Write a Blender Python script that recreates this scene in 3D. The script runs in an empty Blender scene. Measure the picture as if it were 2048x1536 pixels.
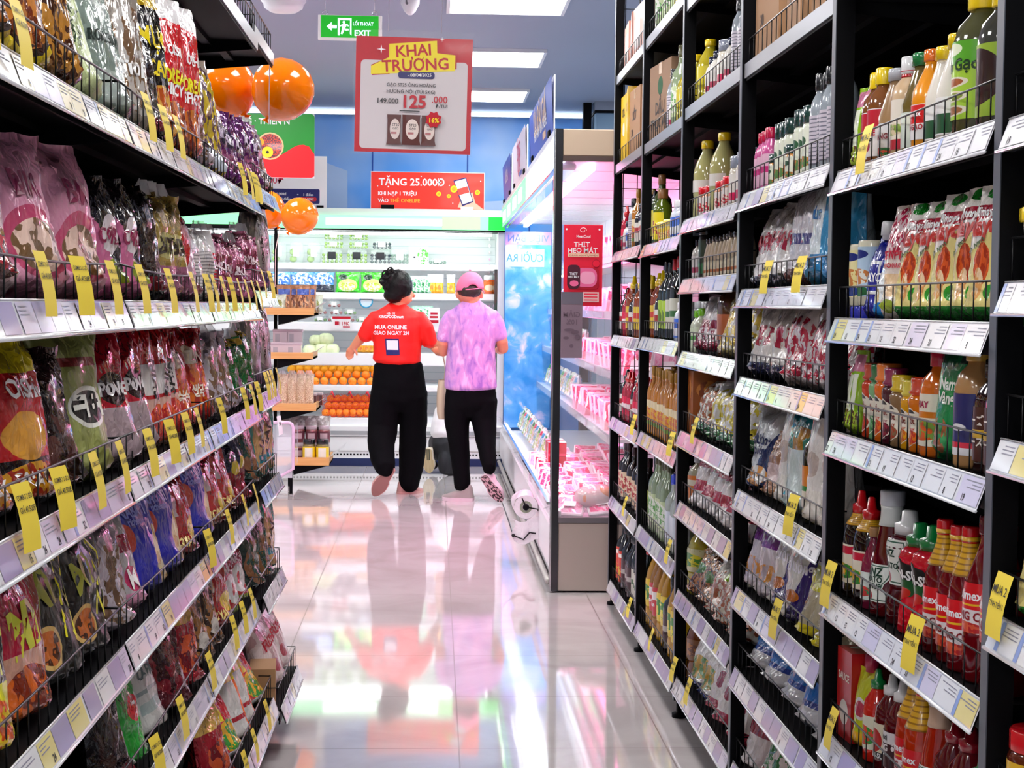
import bpy, math, random
from mathutils import Vector, Matrix, noise
PI = math.pi
S = bpy.context.scene
COL = S.collection
# ---------------------------------------------------------------- camera
F = 3140.0                       # focal length in pixels of the 2048 px frame
CAMZ = 1.27
YAW, PITCH, ROLL = math.atan(156/F), math.atan(156/F), 0.011
cam = bpy.data.cameras.new('camera'); cam_o = bpy.data.objects.new('camera', cam); COL.objects.link(cam_o)
cam.sensor_width = 36; cam.lens = 36*F/2048; cam.clip_start = .05; cam.clip_end = 60
CR = Matrix.Rotation(-YAW, 3, 'Z') @ Matrix.Rotation(PI/2-PITCH, 3, 'X') @ Matrix.Rotation(ROLL, 3, 'Z')
cam_o.matrix_world = Matrix.Translation((0, 0, CAMZ)) @ CR.to_4x4()
S.camera = cam_o
cam.dof.use_dof = False
def at(px, py, Y):
    "the point of the plane y = Y seen at a pixel of the photograph"
    d = CR @ Vector(((px-1024)/F, -(py-768)/F, -1))
    return Vector((0, 0, CAMZ)) + d*(Y/d.y)
def XZ(px, py, Y):
    p = at(px, py, Y); return p.x, p.z
# ---------------------------------------------------------------- world and exposure
W = bpy.data.worlds.new('world'); S.world = W; W.use_nodes = True
W.node_tree.nodes['Background'].inputs[0].default_value = (.80, .86, 1, 1)
W.node_tree.nodes['Background'].inputs[1].default_value = .27
S.view_settings.view_transform = 'Standard'; S.view_settings.look = 'None'
S.view_settings.exposure = 0.55; S.view_settings.gamma = 1; S.view_settings.use_curve_mapping = False
try:
    S.cycles.max_bounces = 7; S.cycles.transparent_max_bounces = 12; S.cycles.sample_clamp_indirect = 4
    S.cycles.caustics_reflective = False; S.cycles.caustics_refractive = False; S.cycles.use_denoising = True
except Exception: pass
PANEL_E, TUBE_E = 13.0, 5.0      # ceiling panels, cooler tubes
# ---------------------------------------------------------------- materials
MATS = {}
def lin(c):
    if isinstance(c, str):
        c = c.lstrip('#'); c = [int(c[i:i+2], 16)/255 for i in (0, 2, 4)]
        return tuple(x/12.92 if x <= .04045 else ((x+.055)/1.055)**2.4 for x in c)
    return tuple(c[:3])
def mat(name, col=(.5, .5, .5), rough=.5, metal=0, coat=0, trans=0, emit=0, ecol=None, alpha=1, bump=0, bscale=60, spec=.5, ior=1.45):
    if name in MATS: return MATS[name]
    m = bpy.data.materials.new(name); m.use_nodes = True; nt = m.node_tree
    b = nt.nodes['Principled BSDF']; I = b.inputs
    I['Base Color'].default_value = (*lin(col), 1); I['Roughness'].default_value = rough; I['Metallic'].default_value = metal
    I['Coat Weight'].default_value = coat; I['Coat Roughness'].default_value = .06
    I['Transmission Weight'].default_value = trans; I['IOR'].default_value = ior; I['Specular IOR Level'].default_value = spec
    I['Alpha'].default_value = alpha
    if emit:
        I['Emission Color'].default_value = (*lin(ecol or col), 1); I['Emission Strength'].default_value = emit
    if bump:
        n = nt.nodes.new('ShaderNodeTexNoise'); n.inputs['Scale'].default_value = bscale; n.inputs['Detail'].default_value = 3
        tc = nt.nodes.new('ShaderNodeTexCoord'); nt.links.new(tc.outputs['Object'], n.inputs['Vector'])
        bp = nt.nodes.new('ShaderNodeBump'); bp.inputs['Strength'].default_value = bump; bp.inputs['Distance'].default_value = .01
        nt.links.new(n.outputs['Fac'], bp.inputs['Height']); nt.links.new(bp.outputs['Normal'], I['Normal'])
    MATS[name] = m; return m
def pack(name, base, layers=(), rough=.3, metal=0, coat=.4, foil=.0, fscale=9):
    """printed packaging on UV. layers: ('r',cx,cy,rx,ry,col) ('e',cx,cy,rx,ry,col) ('n',cx,cy,rx,ry,colA,colB,scale) ('d',slope,off,col) half plane
       foil = strength of the creased film relief"""
    if name in MATS: return MATS[name]
    m = bpy.data.materials.new(name); m.use_nodes = True; nt = m.node_tree; N, L = nt.nodes, nt.links
    b = N['Principled BSDF']; I = b.inputs; I['Coat IOR'].default_value = 1.5
    I['Roughness'].default_value = rough; I['Metallic'].default_value = metal; I['Coat Weight'].default_value = coat; I['Coat Roughness'].default_value = .03
    uv = N.new('ShaderNodeTexCoord').outputs['UV']
    def rgb(c):
        n = N.new('ShaderNodeRGB'); n.outputs[0].default_value = (*lin(c), 1); return n.outputs[0]
    def M(op, a, bb=0.0):
        n = N.new('ShaderNodeMath'); n.operation = op
        for i, v in enumerate((a, bb)):
            if isinstance(v, (int, float)): n.inputs[i].default_value = v
            else: L.new(v, n.inputs[i])
        return n.outputs[0]
    cur = rgb(base)
    for ly in layers:
        k = ly[0]
        if k in 'ren':
            _, cx, cy, rx, ry = ly[:5]
            v = N.new('ShaderNodeVectorMath'); v.operation = 'SUBTRACT'; L.new(uv, v.inputs[0]); v.inputs[1].default_value = (cx, cy, 0)
            w = N.new('ShaderNodeVectorMath'); w.operation = 'DIVIDE'; L.new(v.outputs[0], w.inputs[0]); w.inputs[1].default_value = (rx, ry, 1)
            if k == 'r':
                a = N.new('ShaderNodeVectorMath'); a.operation = 'ABSOLUTE'; L.new(w.outputs[0], a.inputs[0])
                s = N.new('ShaderNodeSeparateXYZ'); L.new(a.outputs[0], s.inputs[0])
                fac = M('LESS_THAN', M('MAXIMUM', s.outputs[0], s.outputs[1]), 1.0)
            else:
                a = N.new('ShaderNodeVectorMath'); a.operation = 'LENGTH'; L.new(w.outputs[0], a.inputs[0])
                fac = M('LESS_THAN', a.outputs['Value'], 1.0)
            if k == 'n':
                t = N.new('ShaderNodeTexNoise'); t.inputs['Scale'].default_value = ly[7]; t.inputs['Detail'].default_value = 2; L.new(uv, t.inputs['Vector'])
                r = N.new('ShaderNodeValToRGB'); r.color_ramp.interpolation = 'CONSTANT'
                e = r.color_ramp.elements; e[0].position = 0; e[0].color = (*lin(ly[5]), 1); e[1].position = .5; e[1].color = (*lin(ly[6]), 1)
                L.new(t.outputs['Fac'], r.inputs[0]); col = r.outputs[0]
            else: col = rgb(ly[5])
        elif k == 'd':
            s = N.new('ShaderNodeSeparateXYZ'); L.new(uv, s.inputs[0])
            fac = M('LESS_THAN', M('ADD', s.outputs[1], M('MULTIPLY', s.outputs[0], ly[1])), ly[2]); col = rgb(ly[3])
        elif k == 's':      # stripes: along v (count, duty, col)
            s = N.new('ShaderNodeSeparateXYZ'); L.new(uv, s.inputs[0])
            fac = M('LESS_THAN', M('FRACT', M('MULTIPLY', s.outputs[1], ly[1])), ly[2]); col = rgb(ly[3])
        mx = N.new('ShaderNodeMix'); mx.data_type = 'RGBA'; L.new(fac, mx.inputs[0]); L.new(cur, mx.inputs[6]); L.new(col, mx.inputs[7]); cur = mx.outputs[2]
    L.new(cur, I['Base Color'])
    if foil:
        tc = N.new('ShaderNodeTexCoord').outputs['Object']
        mp = N.new('ShaderNodeMapping'); L.new(tc, mp.inputs[0]); mp.inputs['Scale'].default_value = (1.2, 1.2, .55); mp.inputs['Rotation'].default_value = (.4, .2, 0)
        n1 = N.new('ShaderNodeTexNoise'); n1.inputs['Scale'].default_value = fscale*3; n1.inputs['Detail'].default_value = 2; n1.inputs['Distortion'].default_value = 1.5; L.new(mp.outputs[0], n1.inputs['Vector'])
        v1 = N.new('ShaderNodeTexVoronoi'); v1.feature = 'DISTANCE_TO_EDGE'; v1.inputs['Scale'].default_value = fscale*3.2
        ad = N.new('ShaderNodeVectorMath'); ad.operation = 'MULTIPLY_ADD'; L.new(n1.outputs['Color'], ad.inputs[0]); ad.inputs[1].default_value = (.12, .12, .12); L.new(mp.outputs[0], ad.inputs[2])
        L.new(ad.outputs[0], v1.inputs['Vector'])
        v2 = N.new('ShaderNodeTexVoronoi'); v2.inputs['Scale'].default_value = fscale*7; L.new(ad.outputs[0], v2.inputs['Vector'])
        v1.feature = 'F1'; v1.inputs['Scale'].default_value = fscale*2.6
        def VM(op, a, bb):      # facets of creased film: every cell tilts its own way
            n = N.new('ShaderNodeVectorMath'); n.operation = op; L.new(a, n.inputs[0])
            if isinstance(bb, tuple): n.inputs[1].default_value = bb
            else: L.new(bb, n.inputs[1])
            return n.outputs[0]
        c1 = VM('MULTIPLY', VM('SUBTRACT', v1.outputs['Color'], (.5, .5, .5)), (foil*1.0,)*3); c2 = VM('MULTIPLY', VM('SUBTRACT', v2.outputs['Color'], (.5, .5, .5)), (foil*.6,)*3)
        bp = N.new('ShaderNodeBump'); bp.inputs['Strength'].default_value = .6*foil; bp.inputs['Distance'].default_value = .02; L.new(n1.outputs['Fac'], bp.inputs['Height'])
        nn = VM('NORMALIZE', VM('ADD', VM('ADD', bp.outputs['Normal'], c1), c2), (0, 0, 0))
        L.new(nn, I['Normal']); L.new(nn, I['Coat Normal'])
    MATS[name] = m; return m
# ---------------------------------------------------------------- mesh builder
TXT = {}
def text_geo(s, bold=.012):
    key = (s, bold)
    if key not in TXT:
        c = bpy.data.curves.new('t', 'FONT'); c.body = s; c.resolution_u = 2; c.offset = bold; c.fill_mode = 'FRONT'
        o = bpy.data.objects.new('t', c); COL.objects.link(o)
        bpy.context.view_layer.update()
        me = bpy.data.meshes.new_from_object(o.evaluated_get(bpy.context.evaluated_depsgraph_get()))
        vs = [(v.co.x, v.co.y) for v in me.vertices]; fs = [tuple(p.vertices) for p in me.polygons]
        bpy.data.objects.remove(o); bpy.data.curves.remove(c); bpy.data.meshes.remove(me)
        if vs:
            x0, x1 = min(v[0] for v in vs), max(v[0] for v in vs)
            vs = [(x-(x0+x1)/2, y) for x, y in vs]
        TXT[key] = (vs, fs, (x1-x0) if vs else 1)
    return TXT[key]
class MB:
    def __init__(s): s.v, s.f, s.mi, s.uv, s.mats = [], [], [], [], []; s.m = 0; s.sm = []; s.smooth = True
    def mt(s, m):
        if m not in s.mats: s.mats.append(m)
        s.m = s.mats.index(m); return s
    def add(s, vs, fs, uv=None, smooth=None):
        n = len(s.v); s.v += [tuple(v) for v in vs]; s.uv += (uv or [(0.5, 0.5)]*len(vs))
        for f in fs: s.f.append(tuple(i+n for i in f)); s.mi.append(s.m); s.sm.append(s.smooth if smooth is None else smooth)
        return s
    def box(s, x0, x1, y0, y1, z0, z1, uvm=None):
        vs = [(x, y, z) for z in (z0, z1) for y in (y0, y1) for x in (x0, x1)]
        fs = [(0, 2, 3, 1), (4, 5, 7, 6), (0, 1, 5, 4), (2, 6, 7, 3), (0, 4, 6, 2), (1, 3, 7, 5)]
        if uvm is None: return s.add(vs, fs, None, False)
        for f in fs:        # every face its own uv square
            q = [vs[i] for i in f]; s.add(q, [(0, 1, 2, 3)], [((p[1]-y0)/(y1-y0) if abs(q[0][0]-q[2][0]) < 1e-6 else (p[0]-x0)/(x1-x0), (p[2]-z0)/(z1-z0) if abs(q[0][2]-q[2][2]) > 1e-6 else (p[1]-y0)/(y1-y0)) for p in q], False)
        return s
    def bbox(s, x0, x1, y0, y1, z0, z1, b=.004):
        "box with chamfered edges"
        def q(x, y, z): return (x, y, z)
        X, Y, Z = (x0, x1), (y0, y1), (z0, z1); vs = []; idx = {}
        for i in (0, 1):
            for j in (0, 1):
                for k in (0, 1):
                    sx, sy, sz = (b if i == 0 else -b), (b if j == 0 else -b), (b if k == 0 else -b)
                    for a, p in enumerate(((X[i], Y[j]+sy, Z[k]+sz), (X[i]+sx, Y[j], Z[k]+sz), (X[i]+sx, Y[j]+sy, Z[k]))):
                        idx[(i, j, k, a)] = len(vs); vs.append(p)
        fs = []
        for i in (0, 1): fs.append([idx[(i, j, k, 0)] for j, k in ((0, 0), (1, 0), (1, 1), (0, 1))][::(-1 if i == 0 else 1)])
        for j in (0, 1): fs.append([idx[(i, j, k, 1)] for i, k in ((0, 0), (0, 1), (1, 1), (1, 0))][::(-1 if j == 0 else 1)])
        for k in (0, 1): fs.append([idx[(i, j, k, 2)] for i, j in ((0, 0), (1, 0), (1, 1), (0, 1))][::(-1 if k == 0 else 1)])
        for j in (0, 1):
            for k in (0, 1): fs.append([idx[(0, j, k, 1)], idx[(1, j, k, 1)], idx[(1, j, k, 2)], idx[(0, j, k, 2)]])
        for i in (0, 1):
            for k in (0, 1): fs.append([idx[(i, 0, k, 0)], idx[(i, 1, k, 0)], idx[(i, 1, k, 2)], idx[(i, 0, k, 2)]])
            for j in (0, 1): fs.append([idx[(i, j, 0, 0)], idx[(i, j, 1, 0)], idx[(i, j, 1, 1)], idx[(i, j, 0, 1)]])
            for j in (0, 1):
                for k in (0, 1): fs.append([idx[(i, j, k, 0)], idx[(i, j, k, 1)], idx[(i, j, k, 2)]])
        return s.add(vs, fs, None, False)
    def lathe(s, prof, seg=20, c=(0, 0, 0), sx=1, sy=1, u0=0):
        vs, uv = [], []; zmin, zmax = prof[0][1], prof[-1][1]; dz = max(1e-6, zmax-zmin)
        for r, z in prof:
            for i in range(seg+1):
                a = 2*PI*i/seg + u0
                vs.append((c[0]+r*math.cos(a)*sx, c[1]+r*math.sin(a)*sy, c[2]+z)); uv.append((i/seg, (z-zmin)/dz))
        w = seg+1
        fs = [(j*w+i, j*w+i+1, (j+1)*w+i+1, (j+1)*w+i) for j in range(len(prof)-1) for i in range(seg)]
        if prof[0][0] > 1e-5: fs.append(tuple(range(seg-1, -1, -1)))
        if prof[-1][0] > 1e-5: fs.append(tuple((len(prof)-1)*w+i for i in range(seg)))
        return s.add(vs, fs, uv)
    def tube(s, pts, r, seg=6, closed=False):
        pts = [Vector(p) for p in pts]; n = len(pts); vs = []
        rr = r if isinstance(r, (list, tuple)) else [r]*n
        for i, p in enumerate(pts):
            t = (pts[min(i+1, n-1)]-pts[max(i-1, 0)]).normalized()
            ref = Vector((0, 1, 0)) if abs(t.y) < .8 else Vector((0, 0, 1))
            e1 = t.cross(ref).normalized(); e2 = e1.cross(t)
            ra, rb = rr[i] if isinstance(rr[i], tuple) else (rr[i], rr[i])
            for k in range(seg):
                a = 2*PI*k/seg; vs.append(p+e1*math.cos(a)*ra+e2*math.sin(a)*rb)
        fs = [(j*seg+i, j*seg+(i+1) % seg, (j+1)*seg+(i+1) % seg, (j+1)*seg+i) for j in range(n-1) for i in range(seg)]
        fs += [tuple(range(seg-1, -1, -1)), tuple((n-1)*seg+i for i in range(seg))]
        return s.add(vs, fs)
    def grid(s, fn, nu, nv, smooth=None):
        vs, uv = [], []
        for j in range(nv+1):
            for i in range(nu+1): vs.append(fn(i/nu, j/nv)); uv.append((i/nu, j/nv))
        w = nu+1
        return s.add(vs, [(j*w+i, j*w+i+1, (j+1)*w+i+1, (j+1)*w+i) for j in range(nv) for i in range(nu)], uv, smooth)
    def ball(s, c, rx, ry, rz, seg=14, rings=9):
        vs = [(c[0], c[1], c[2]-rz)]
        for j in range(1, rings):
            p = -PI/2+PI*j/rings
            vs += [(c[0]+rx*math.cos(p)*math.cos(2*PI*i/seg), c[1]+ry*math.cos(p)*math.sin(2*PI*i/seg), c[2]+rz*math.sin(p)) for i in range(seg)]
        vs.append((c[0], c[1], c[2]+rz)); n = len(vs)-1
        fs = [(0, 1+(i+1) % seg, 1+i) for i in range(seg)]
        fs += [(1+j*seg+i, 1+j*seg+(i+1) % seg, 1+(j+1)*seg+(i+1) % seg, 1+(j+1)*seg+i) for j in range(rings-2) for i in range(seg)]
        fs += [(n, 1+(rings-2)*seg+i, 1+(rings-2)*seg+(i+1) % seg) for i in range(seg)]
        return s.add(vs, fs)
    def poly(s, pts, uv=None):
        return s.add(pts, [tuple(range(len(pts)))], uv, False)
    def text(s, string, fn, size, bold=.012, maxw=None, rot=0, shear=0):
        "fn(x, y) maps flat text coordinates (metres, centred) to the surface"
        vs, fs, w = text_geo(string, bold)
        k = size
        if maxw and w*k > maxw: k = maxw/w; 
        ky = size if not maxw or w*size <= maxw else size*(.4+.6*k/size)
        c, sn = math.cos(rot), math.sin(rot)
        out = []
        for x, y in vs:
            X, Y = x*k+shear*y*ky, (y-.35)*ky; out.append(fn(X*c-Y*sn, X*sn+Y*c))
        return s.add(out, fs, None, False)
    def build(s, name, parent=None, loc=None, data_only=False):
        me = bpy.data.meshes.new(name); me.from_pydata(s.v, [], s.f)
        for m in s.mats: me.materials.append(m)
        me.polygons.foreach_set('material_index', s.mi); me.polygons.foreach_set('use_smooth', s.sm)
        ul = me.uv_layers.new(name='UVMap')
        co = []
        for p in me.polygons:
            for vi in p.vertices: co += s.uv[vi]
        ul.data.foreach_set('uv', co); me.update()
        if data_only: return me
        o = bpy.data.objects.new(name, me); COL.objects.link(o)
        if parent: o.parent = parent
        if loc: o.location = loc
        return o
def tag(o, label=None, cat=None, group=None, kind=None):
    for k, v in (('label', label), ('category', cat), ('group', group), ('kind', kind)):
        if v: o[k] = v
    return o
def empty(name, loc, rz=0, label=None, cat=None, group=None):
    o = bpy.data.objects.new(name, None); COL.objects.link(o); o.location = loc; o.rotation_euler = (0, 0, rz); o.empty_display_size = .05
    return tag(o, label, cat, group)
def copy_tree(o, parent=None):
    c = o.copy(); COL.objects.link(c); c.parent = parent
    for ch in [x for x in CH.get(o.name, ())]: copy_tree(ch, c)
    return c
CH = {}
def kids(root, *parts):
    CH.setdefault(root.name, []).extend(parts); return root
def emis(name, col, st): return mat(name, col, .5, emit=st)
ORD = 'zeroth first second third fourth fifth sixth seventh eighth ninth tenth eleventh twelfth thirteenth fourteenth fifteenth sixteenth seventeenth eighteenth nineteenth twentieth'.split()
# common materials
BLACK = mat('black_metal', (.004, .004, .005), .5, spec=.08)
BLACKP = mat('black_back', (.004, .004, .0045), .6, spec=.1)
EDGE = mat('post_lit_front', (.09, .10, .125), .35, metal=.2)  # lighter colour on post fronts stands in for light on black metal
WIRE = mat('wire', (.02, .02, .022), .3, metal=.6)
CHROME = mat('chrome', (.75, .75, .77), .15, metal=1)
WHITE = mat('white_enamel', (.82, .83, .85), .3)
PAPER = mat('paper', (.85, .85, .86), .5)
YEL = mat('yellow_paper', '#eed444', .5)
INK = mat('ink', (.03, .03, .035), .6)
# ---------------------------------------------------------------- the room
CEIL, WALLY = 2.90, 13.30
def floor_mat():
    m = bpy.data.materials.new('floor_tiles'); m.use_nodes = True; N, L = m.node_tree.nodes, m.node_tree.links
    b = N['Principled BSDF']; tc = N.new('ShaderNodeTexCoord'); mp = N.new('ShaderNodeMapping'); L.new(tc.outputs['Object'], mp.inputs[0])
    mp.inputs['Location'].default_value = (.52, -.25, 0)
    def M(op, a, c=0.0):
        n = N.new('ShaderNodeMath'); n.operation = op
        for i, v in enumerate((a, c)):
            if isinstance(v, (int, float)): n.inputs[i].default_value = v
            else: L.new(v, n.inputs[i])
        return n.outputs[0]
    s = N.new('ShaderNodeSeparateXYZ'); L.new(mp.outputs[0], s.inputs[0])
    d = []
    for k in (0, 1):
        t = M('FRACT', M('DIVIDE', s.outputs[k], .6)); d.append(M('MINIMUM', t, M('SUBTRACT', 1.0, t)))
    g = M('LESS_THAN', M('MINIMUM', d[0], d[1]), .0035)
    vr = N.new('ShaderNodeTexNoise'); vr.inputs['Scale'].default_value = 2.2; vr.inputs['Detail'].default_value = 5; vr.inputs['Distortion'].default_value = 1.6; L.new(tc.outputs['Object'], vr.inputs['Vector'])
    rp = N.new('ShaderNodeValToRGB'); rp.color_ramp.elements[0].color = (.56, .505, .50, 1); rp.color_ramp.elements[1].color = (.66, .61, .61, 1)
    rp.color_ramp.elements[0].position = .3; rp.color_ramp.elements[1].position = .6; L.new(vr.outputs['Fac'], rp.inputs[0])
    mx = N.new('ShaderNodeMix'); mx.data_type = 'RGBA'; L.new(g, mx.inputs[0]); L.new(rp.outputs[0], mx.inputs[6]); mx.inputs[7].default_value = (.20, .17, .16, 1)
    L.new(mx.outputs[2], b.inputs['Base Color'])
    L.new(M('ADD', M('MULTIPLY', g, .4), .055), b.inputs['Roughness'])
    b.inputs['IOR'].default_value = 1.55; b.inputs['Coat Weight'].default_value = .5; b.inputs['Coat Roughness'].default_value = .04
    wn = N.new('ShaderNodeTexNoise'); wn.inputs['Scale'].default_value = 3; wn.inputs['Detail'].default_value = 1; L.new(tc.outputs['Object'], wn.inputs['Vector'])
    bp = N.new('ShaderNodeBump'); bp.inputs['Strength'].default_value = .018; bp.inputs['Distance'].default_value = .02; L.new(wn.outputs['Fac'], bp.inputs['Height'])
    L.new(bp.outputs['Normal'], b.inputs['Normal']); L.new(bp.outputs['Normal'], b.inputs['Coat Normal'])
    return m
def struct(name, mb, **k): return tag(mb.build(name), kind='structure', **k)
struct('floor', MB().mt(floor_mat()).box(-4.2, 4.2, -2.5, WALLY+.1, -.1, 0))
CEILM = mat('ceiling_paint', '#98a0b4', .7, bump=.02, bscale=40)
struct('ceiling', MB().mt(CEILM).box(-4.2, 4.2, -2.5, WALLY+.1, CEIL, CEIL+.1))
WALLM = mat('wall_paint', '#8f98a8', .7)
struct('wall_left', MB().mt(WALLM).box(-4.3, -4.2, -2.5, WALLY+.1, 0, CEIL))
struct('wall_right', MB().mt(WALLM).box(4.2, 4.3, -2.5, WALLY+.1, 0, CEIL))
def wall_print():
    m = bpy.data.materials.new('wall_print'); m.use_nodes = True; N, L = m.node_tree.nodes, m.node_tree.links; b = N['Principled BSDF']
    tc = N.new('ShaderNodeTexCoord'); n = N.new('ShaderNodeTexNoise'); n.inputs['Scale'].default_value = 1.1; n.inputs['Detail'].default_value = 3; L.new(tc.outputs['Object'], n.inputs['Vector'])
    r = N.new('ShaderNodeValToRGB'); e = r.color_ramp.elements; e[0].position = .42; e[0].color = (*lin('#45a4ff'), 1); e[1].position = .75; e[1].color = (*lin('#c4e0ff'), 1)
    L.new(n.outputs['Fac'], r.inputs[0]); L.new(r.outputs[0], b.inputs['Base Color']); b.inputs['Roughness'].default_value = .35
    b.inputs['Emission Strength'].default_value = 0
    return m
wb = MB().mt(wall_print()).box(-4.2, 4.2, WALLY, WALLY+.1, 0, CEIL)
seam = mat('panel_seam', '#1553b0', .5); pale = mat('print_pale', '#b9d5fa', .4)
for px in (745, 935, 1060, 620):
    x = at(px, 330, WALLY).x; wb.mt(seam).box(x-.006, x+.006, WALLY-.004, WALLY, 1.9, CEIL-.02)
def wq(pts, m, off=.003):
    wb.mt(m).poly([tuple(Vector((at(a, b, WALLY).x, WALLY-off, at(a, b, WALLY).z))) for a, b in pts])
wq([(620, 308), (628, 316), (695, 342), (695, 440), (620, 440)][::-1], pale)
wq([(940, 405), (1030, 400), (1060, 450), (940, 450)][::-1], pale)
wb.build('wall_back')['kind'] = 'structure'
cov = emis('cove_light', (.75, .88, 1), 3.0)
struct('trim_1', MB().mt(WHITE).box(-4.2, 4.2, WALLY-.06, WALLY-.005, CEIL-.05, CEIL-.0).mt(cov).box(-4.2, 4.2, WALLY-.075, WALLY-.06, CEIL-.045, CEIL-.02))
# dark column and grey pillar beyond the meat cooler
x0 = at(1167, 230, 12.6).x; struct('pillar', MB().mt(BLACK).box(x0, x0+.065, 12.6, 12.7, 0, CEIL), label='slim black column beyond the meat cooler')
x0 = at(1190, 230, 12.5).x; struct('pillar', MB().mt(mat('pillar_grey', '#6f8ba4', .6)).bbox(x0, x0+.6, 12.5, 13.0, 0, CEIL-.09, .01).mt(BLACK).box(x0, x0+.6, 12.5, 13.0, CEIL-.09, CEIL-.07).mt(WALLM).box(x0, x0+.6, 12.5, 13, CEIL-.07, CEIL), label='square grey pillar behind the meat cooler')
# ceiling light panels
def ceiling_light(x, y, lab):
    t = empty('ceiling_light', (x, y, CEIL), 0, lab, 'ceiling light', 'square ceiling light panels')
    f = MB().mt(mat('lamp_frame', (.8, .8, .82), .4))
    a, w = .325, .02
    f.box(-a, a, -a, -a+w, -.022, 0).box(-a, a, a-w, a, -.022, 0).box(-a, -a+w, -a+w, a-w, -.022, 0).box(a-w, a, -a+w, a-w, -.022, 0)
    f.build('frame', t)
    MB().mt(emis('lamp_diffuser', (1, .985, .97), PANEL_E)).box(-a+w, a-w, -a+w, a-w, -.016, -.002).build('diffuser', t)
XS = [(-4.0+.8, 'outer column'), (-1.41, 'column over the snack gondola'), (.375, 'column over the aisle'), (2.15, 'column over the sauce gondola')]
for x, nm in XS:
    for k, y in enumerate((12.19, 10.36, 8.45, 6.55, 4.65, 2.75, .85, -1.05)):
        if k >= 1 or x > -1: ceiling_light(x, y, 'square white ceiling light panel, %s, %s from back wall' % (nm, ORD[k+1]))
# round vent and camera dome
p = at(567, 3, 8.3)
t = empty('smoke_detector', (p.x, 8.3, CEIL), 0, 'round white stepped fixture on the ceiling above the orange balloons', 'ceiling fixture')
MB().mt(WHITE).lathe([(.135, 0), (.135, -.015), (.125, -.03)], 28).build('base', t)
MB().mt(WHITE).lathe([(.12, -.03), (.118, -.06), (.105, -.075), (.10, -.095), (.07, -.115), (.03, -.122), (.0001, -.123)], 28).build('dome', t)
p = at(820, 6, 8.3)
t = empty('security_camera', (p.x, 8.3, CEIL), 0, 'white dome security camera under the ceiling beside the exit sign', 'security camera')
MB().mt(WHITE).lathe([(.06, 0), (.06, -.02), (.055, -.025)], 24).build('mount', t)
MB().mt(WHITE).lathe([(.052, -.02), (.05, -.06), (.03, -.1), (.012, -.118), (.0001, -.12)], 24).build('housing', t)
MB().mt(mat('lens_grey', (.2, .2, .22), .2)).ball((-.012, -.035, -.055), .016, .014, .02).build('lens', t)
# ---------------------------------------------------------------- flat signs
class Board(MB):
    "local x right, z up, facing -y; coordinates in photo pixels from the centre, k metres per pixel"
    def __init__(s, k, cx, cy): super().__init__(); s.k, s.cx, s.cy, s.off = k, cx, cy, 0
    def P(s, x, y, o=None): return ((x-s.cx)*s.k, -(s.off if o is None else o), -(y-s.cy)*s.k)
    def up(s, m): s.off += .0006; return s.mt(m)
    def pg(s, pts, m): s.up(m); return s.poly([s.P(*p) for p in pts])
    def rect(s, x0, y0, x1, y1, m, r=0):
        if not r: return s.pg([(x0, y1), (x1, y1), (x1, y0), (x0, y0)], m)
        pts = []
        for cx, cy, a in ((x0+r, y1-r, 90), (x0+r, y0+r, 180), (x1-r, y0+r, 270), (x1-r, y1-r, 0)):
            for i in range(5):
                t = math.radians(a+i*22.5); pts.append((cx+r*math.cos(t), cy+r*math.sin(t)))
        return s.pg(pts[::-1], m)
    def ell(s, cx, cy, rx, ry, m, n=20): return s.pg([(cx+rx*math.cos(2*PI*i/n), cy-ry*math.sin(2*PI*i/n)) for i in range(n)], m)
    def tx(s, string, cx, cy, size, m, bold=.012, maxw=None, rot=0, shear=0):
        "size = cap height in pixels"
        s.up(m); o = s.off
        return s.text(string, lambda x, y: ((cx-s.cx)*s.k+x, -o, -(cy-s.cy)*s.k+y), size*s.k/.7, bold, maxw*s.k if maxw else None, rot, shear)
RED, DRED, SG = mat('sign_red', '#c00222', .35, coat=.3), mat('sign_dark_red', '#b5002a', .4), mat('sign_grey', '#d6ced2', .4, coat=.3)
SW, SY, NAVY, SR2 = mat('sign_white', (.9, .9, .92), .4), mat('sign_yellow', '#f5e11f', .4), mat('sign_navy', '#1c1e66', .4), mat('sign_red_orange', '#f52a16', .4, coat=.3)
# exit sign
Y = 7.6; c = at(700, 56, Y); k = Y/F
t = empty('exit_sign', c, 0, 'green lit LOI THOAT EXIT sign with running figure hanging from the ceiling', 'exit sign')
b = Board(k, 700, 56); b.mt(mat('sign_frame', (.8, .76, .77), .3)).bbox(-63*k, 63*k, 0, .02, -24*k, 25*k, .002); b.build('frame', t)
eg = emis('exit_green', '#0b9c1c', .42); ew = emis('exit_white', '#d8ecff', .7)
b = Board(k, 700, 56); b.off = .001; b.rect(643, 32, 756, 75, eg)
b.pg([(654, 54), (664, 62), (664, 57), (674, 57), (674, 51), (664, 51), (664, 45)], ew)
b.pg([(676, 37), (676, 71), (680, 71), (680, 41), (700, 41), (700, 68), (703, 71), (703, 37)], ew)
b.ell(688, 45, 2.6, 2.6, ew, 10); b.pg([(686, 48), (684, 57), (689, 60), (694, 50), (690, 47)], ew)
b.pg([(685, 56), (682, 68), (685, 69), (690, 59)], ew); b.pg([(688, 57), (692, 62), (698, 61), (697, 58), (693, 58)], ew); b.pg([(686, 49), (680, 52), (681, 54), (688, 51)], ew); b.pg([(692, 50), (697, 54), (698, 52), (694, 48)], ew)
b.tx('LỐI THOÁT', 726, 48, 8, ew, .02, 40); b.tx('EXIT', 725, 66, 11, ew, .025, 35)
b.build('sign_panel', t)
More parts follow.
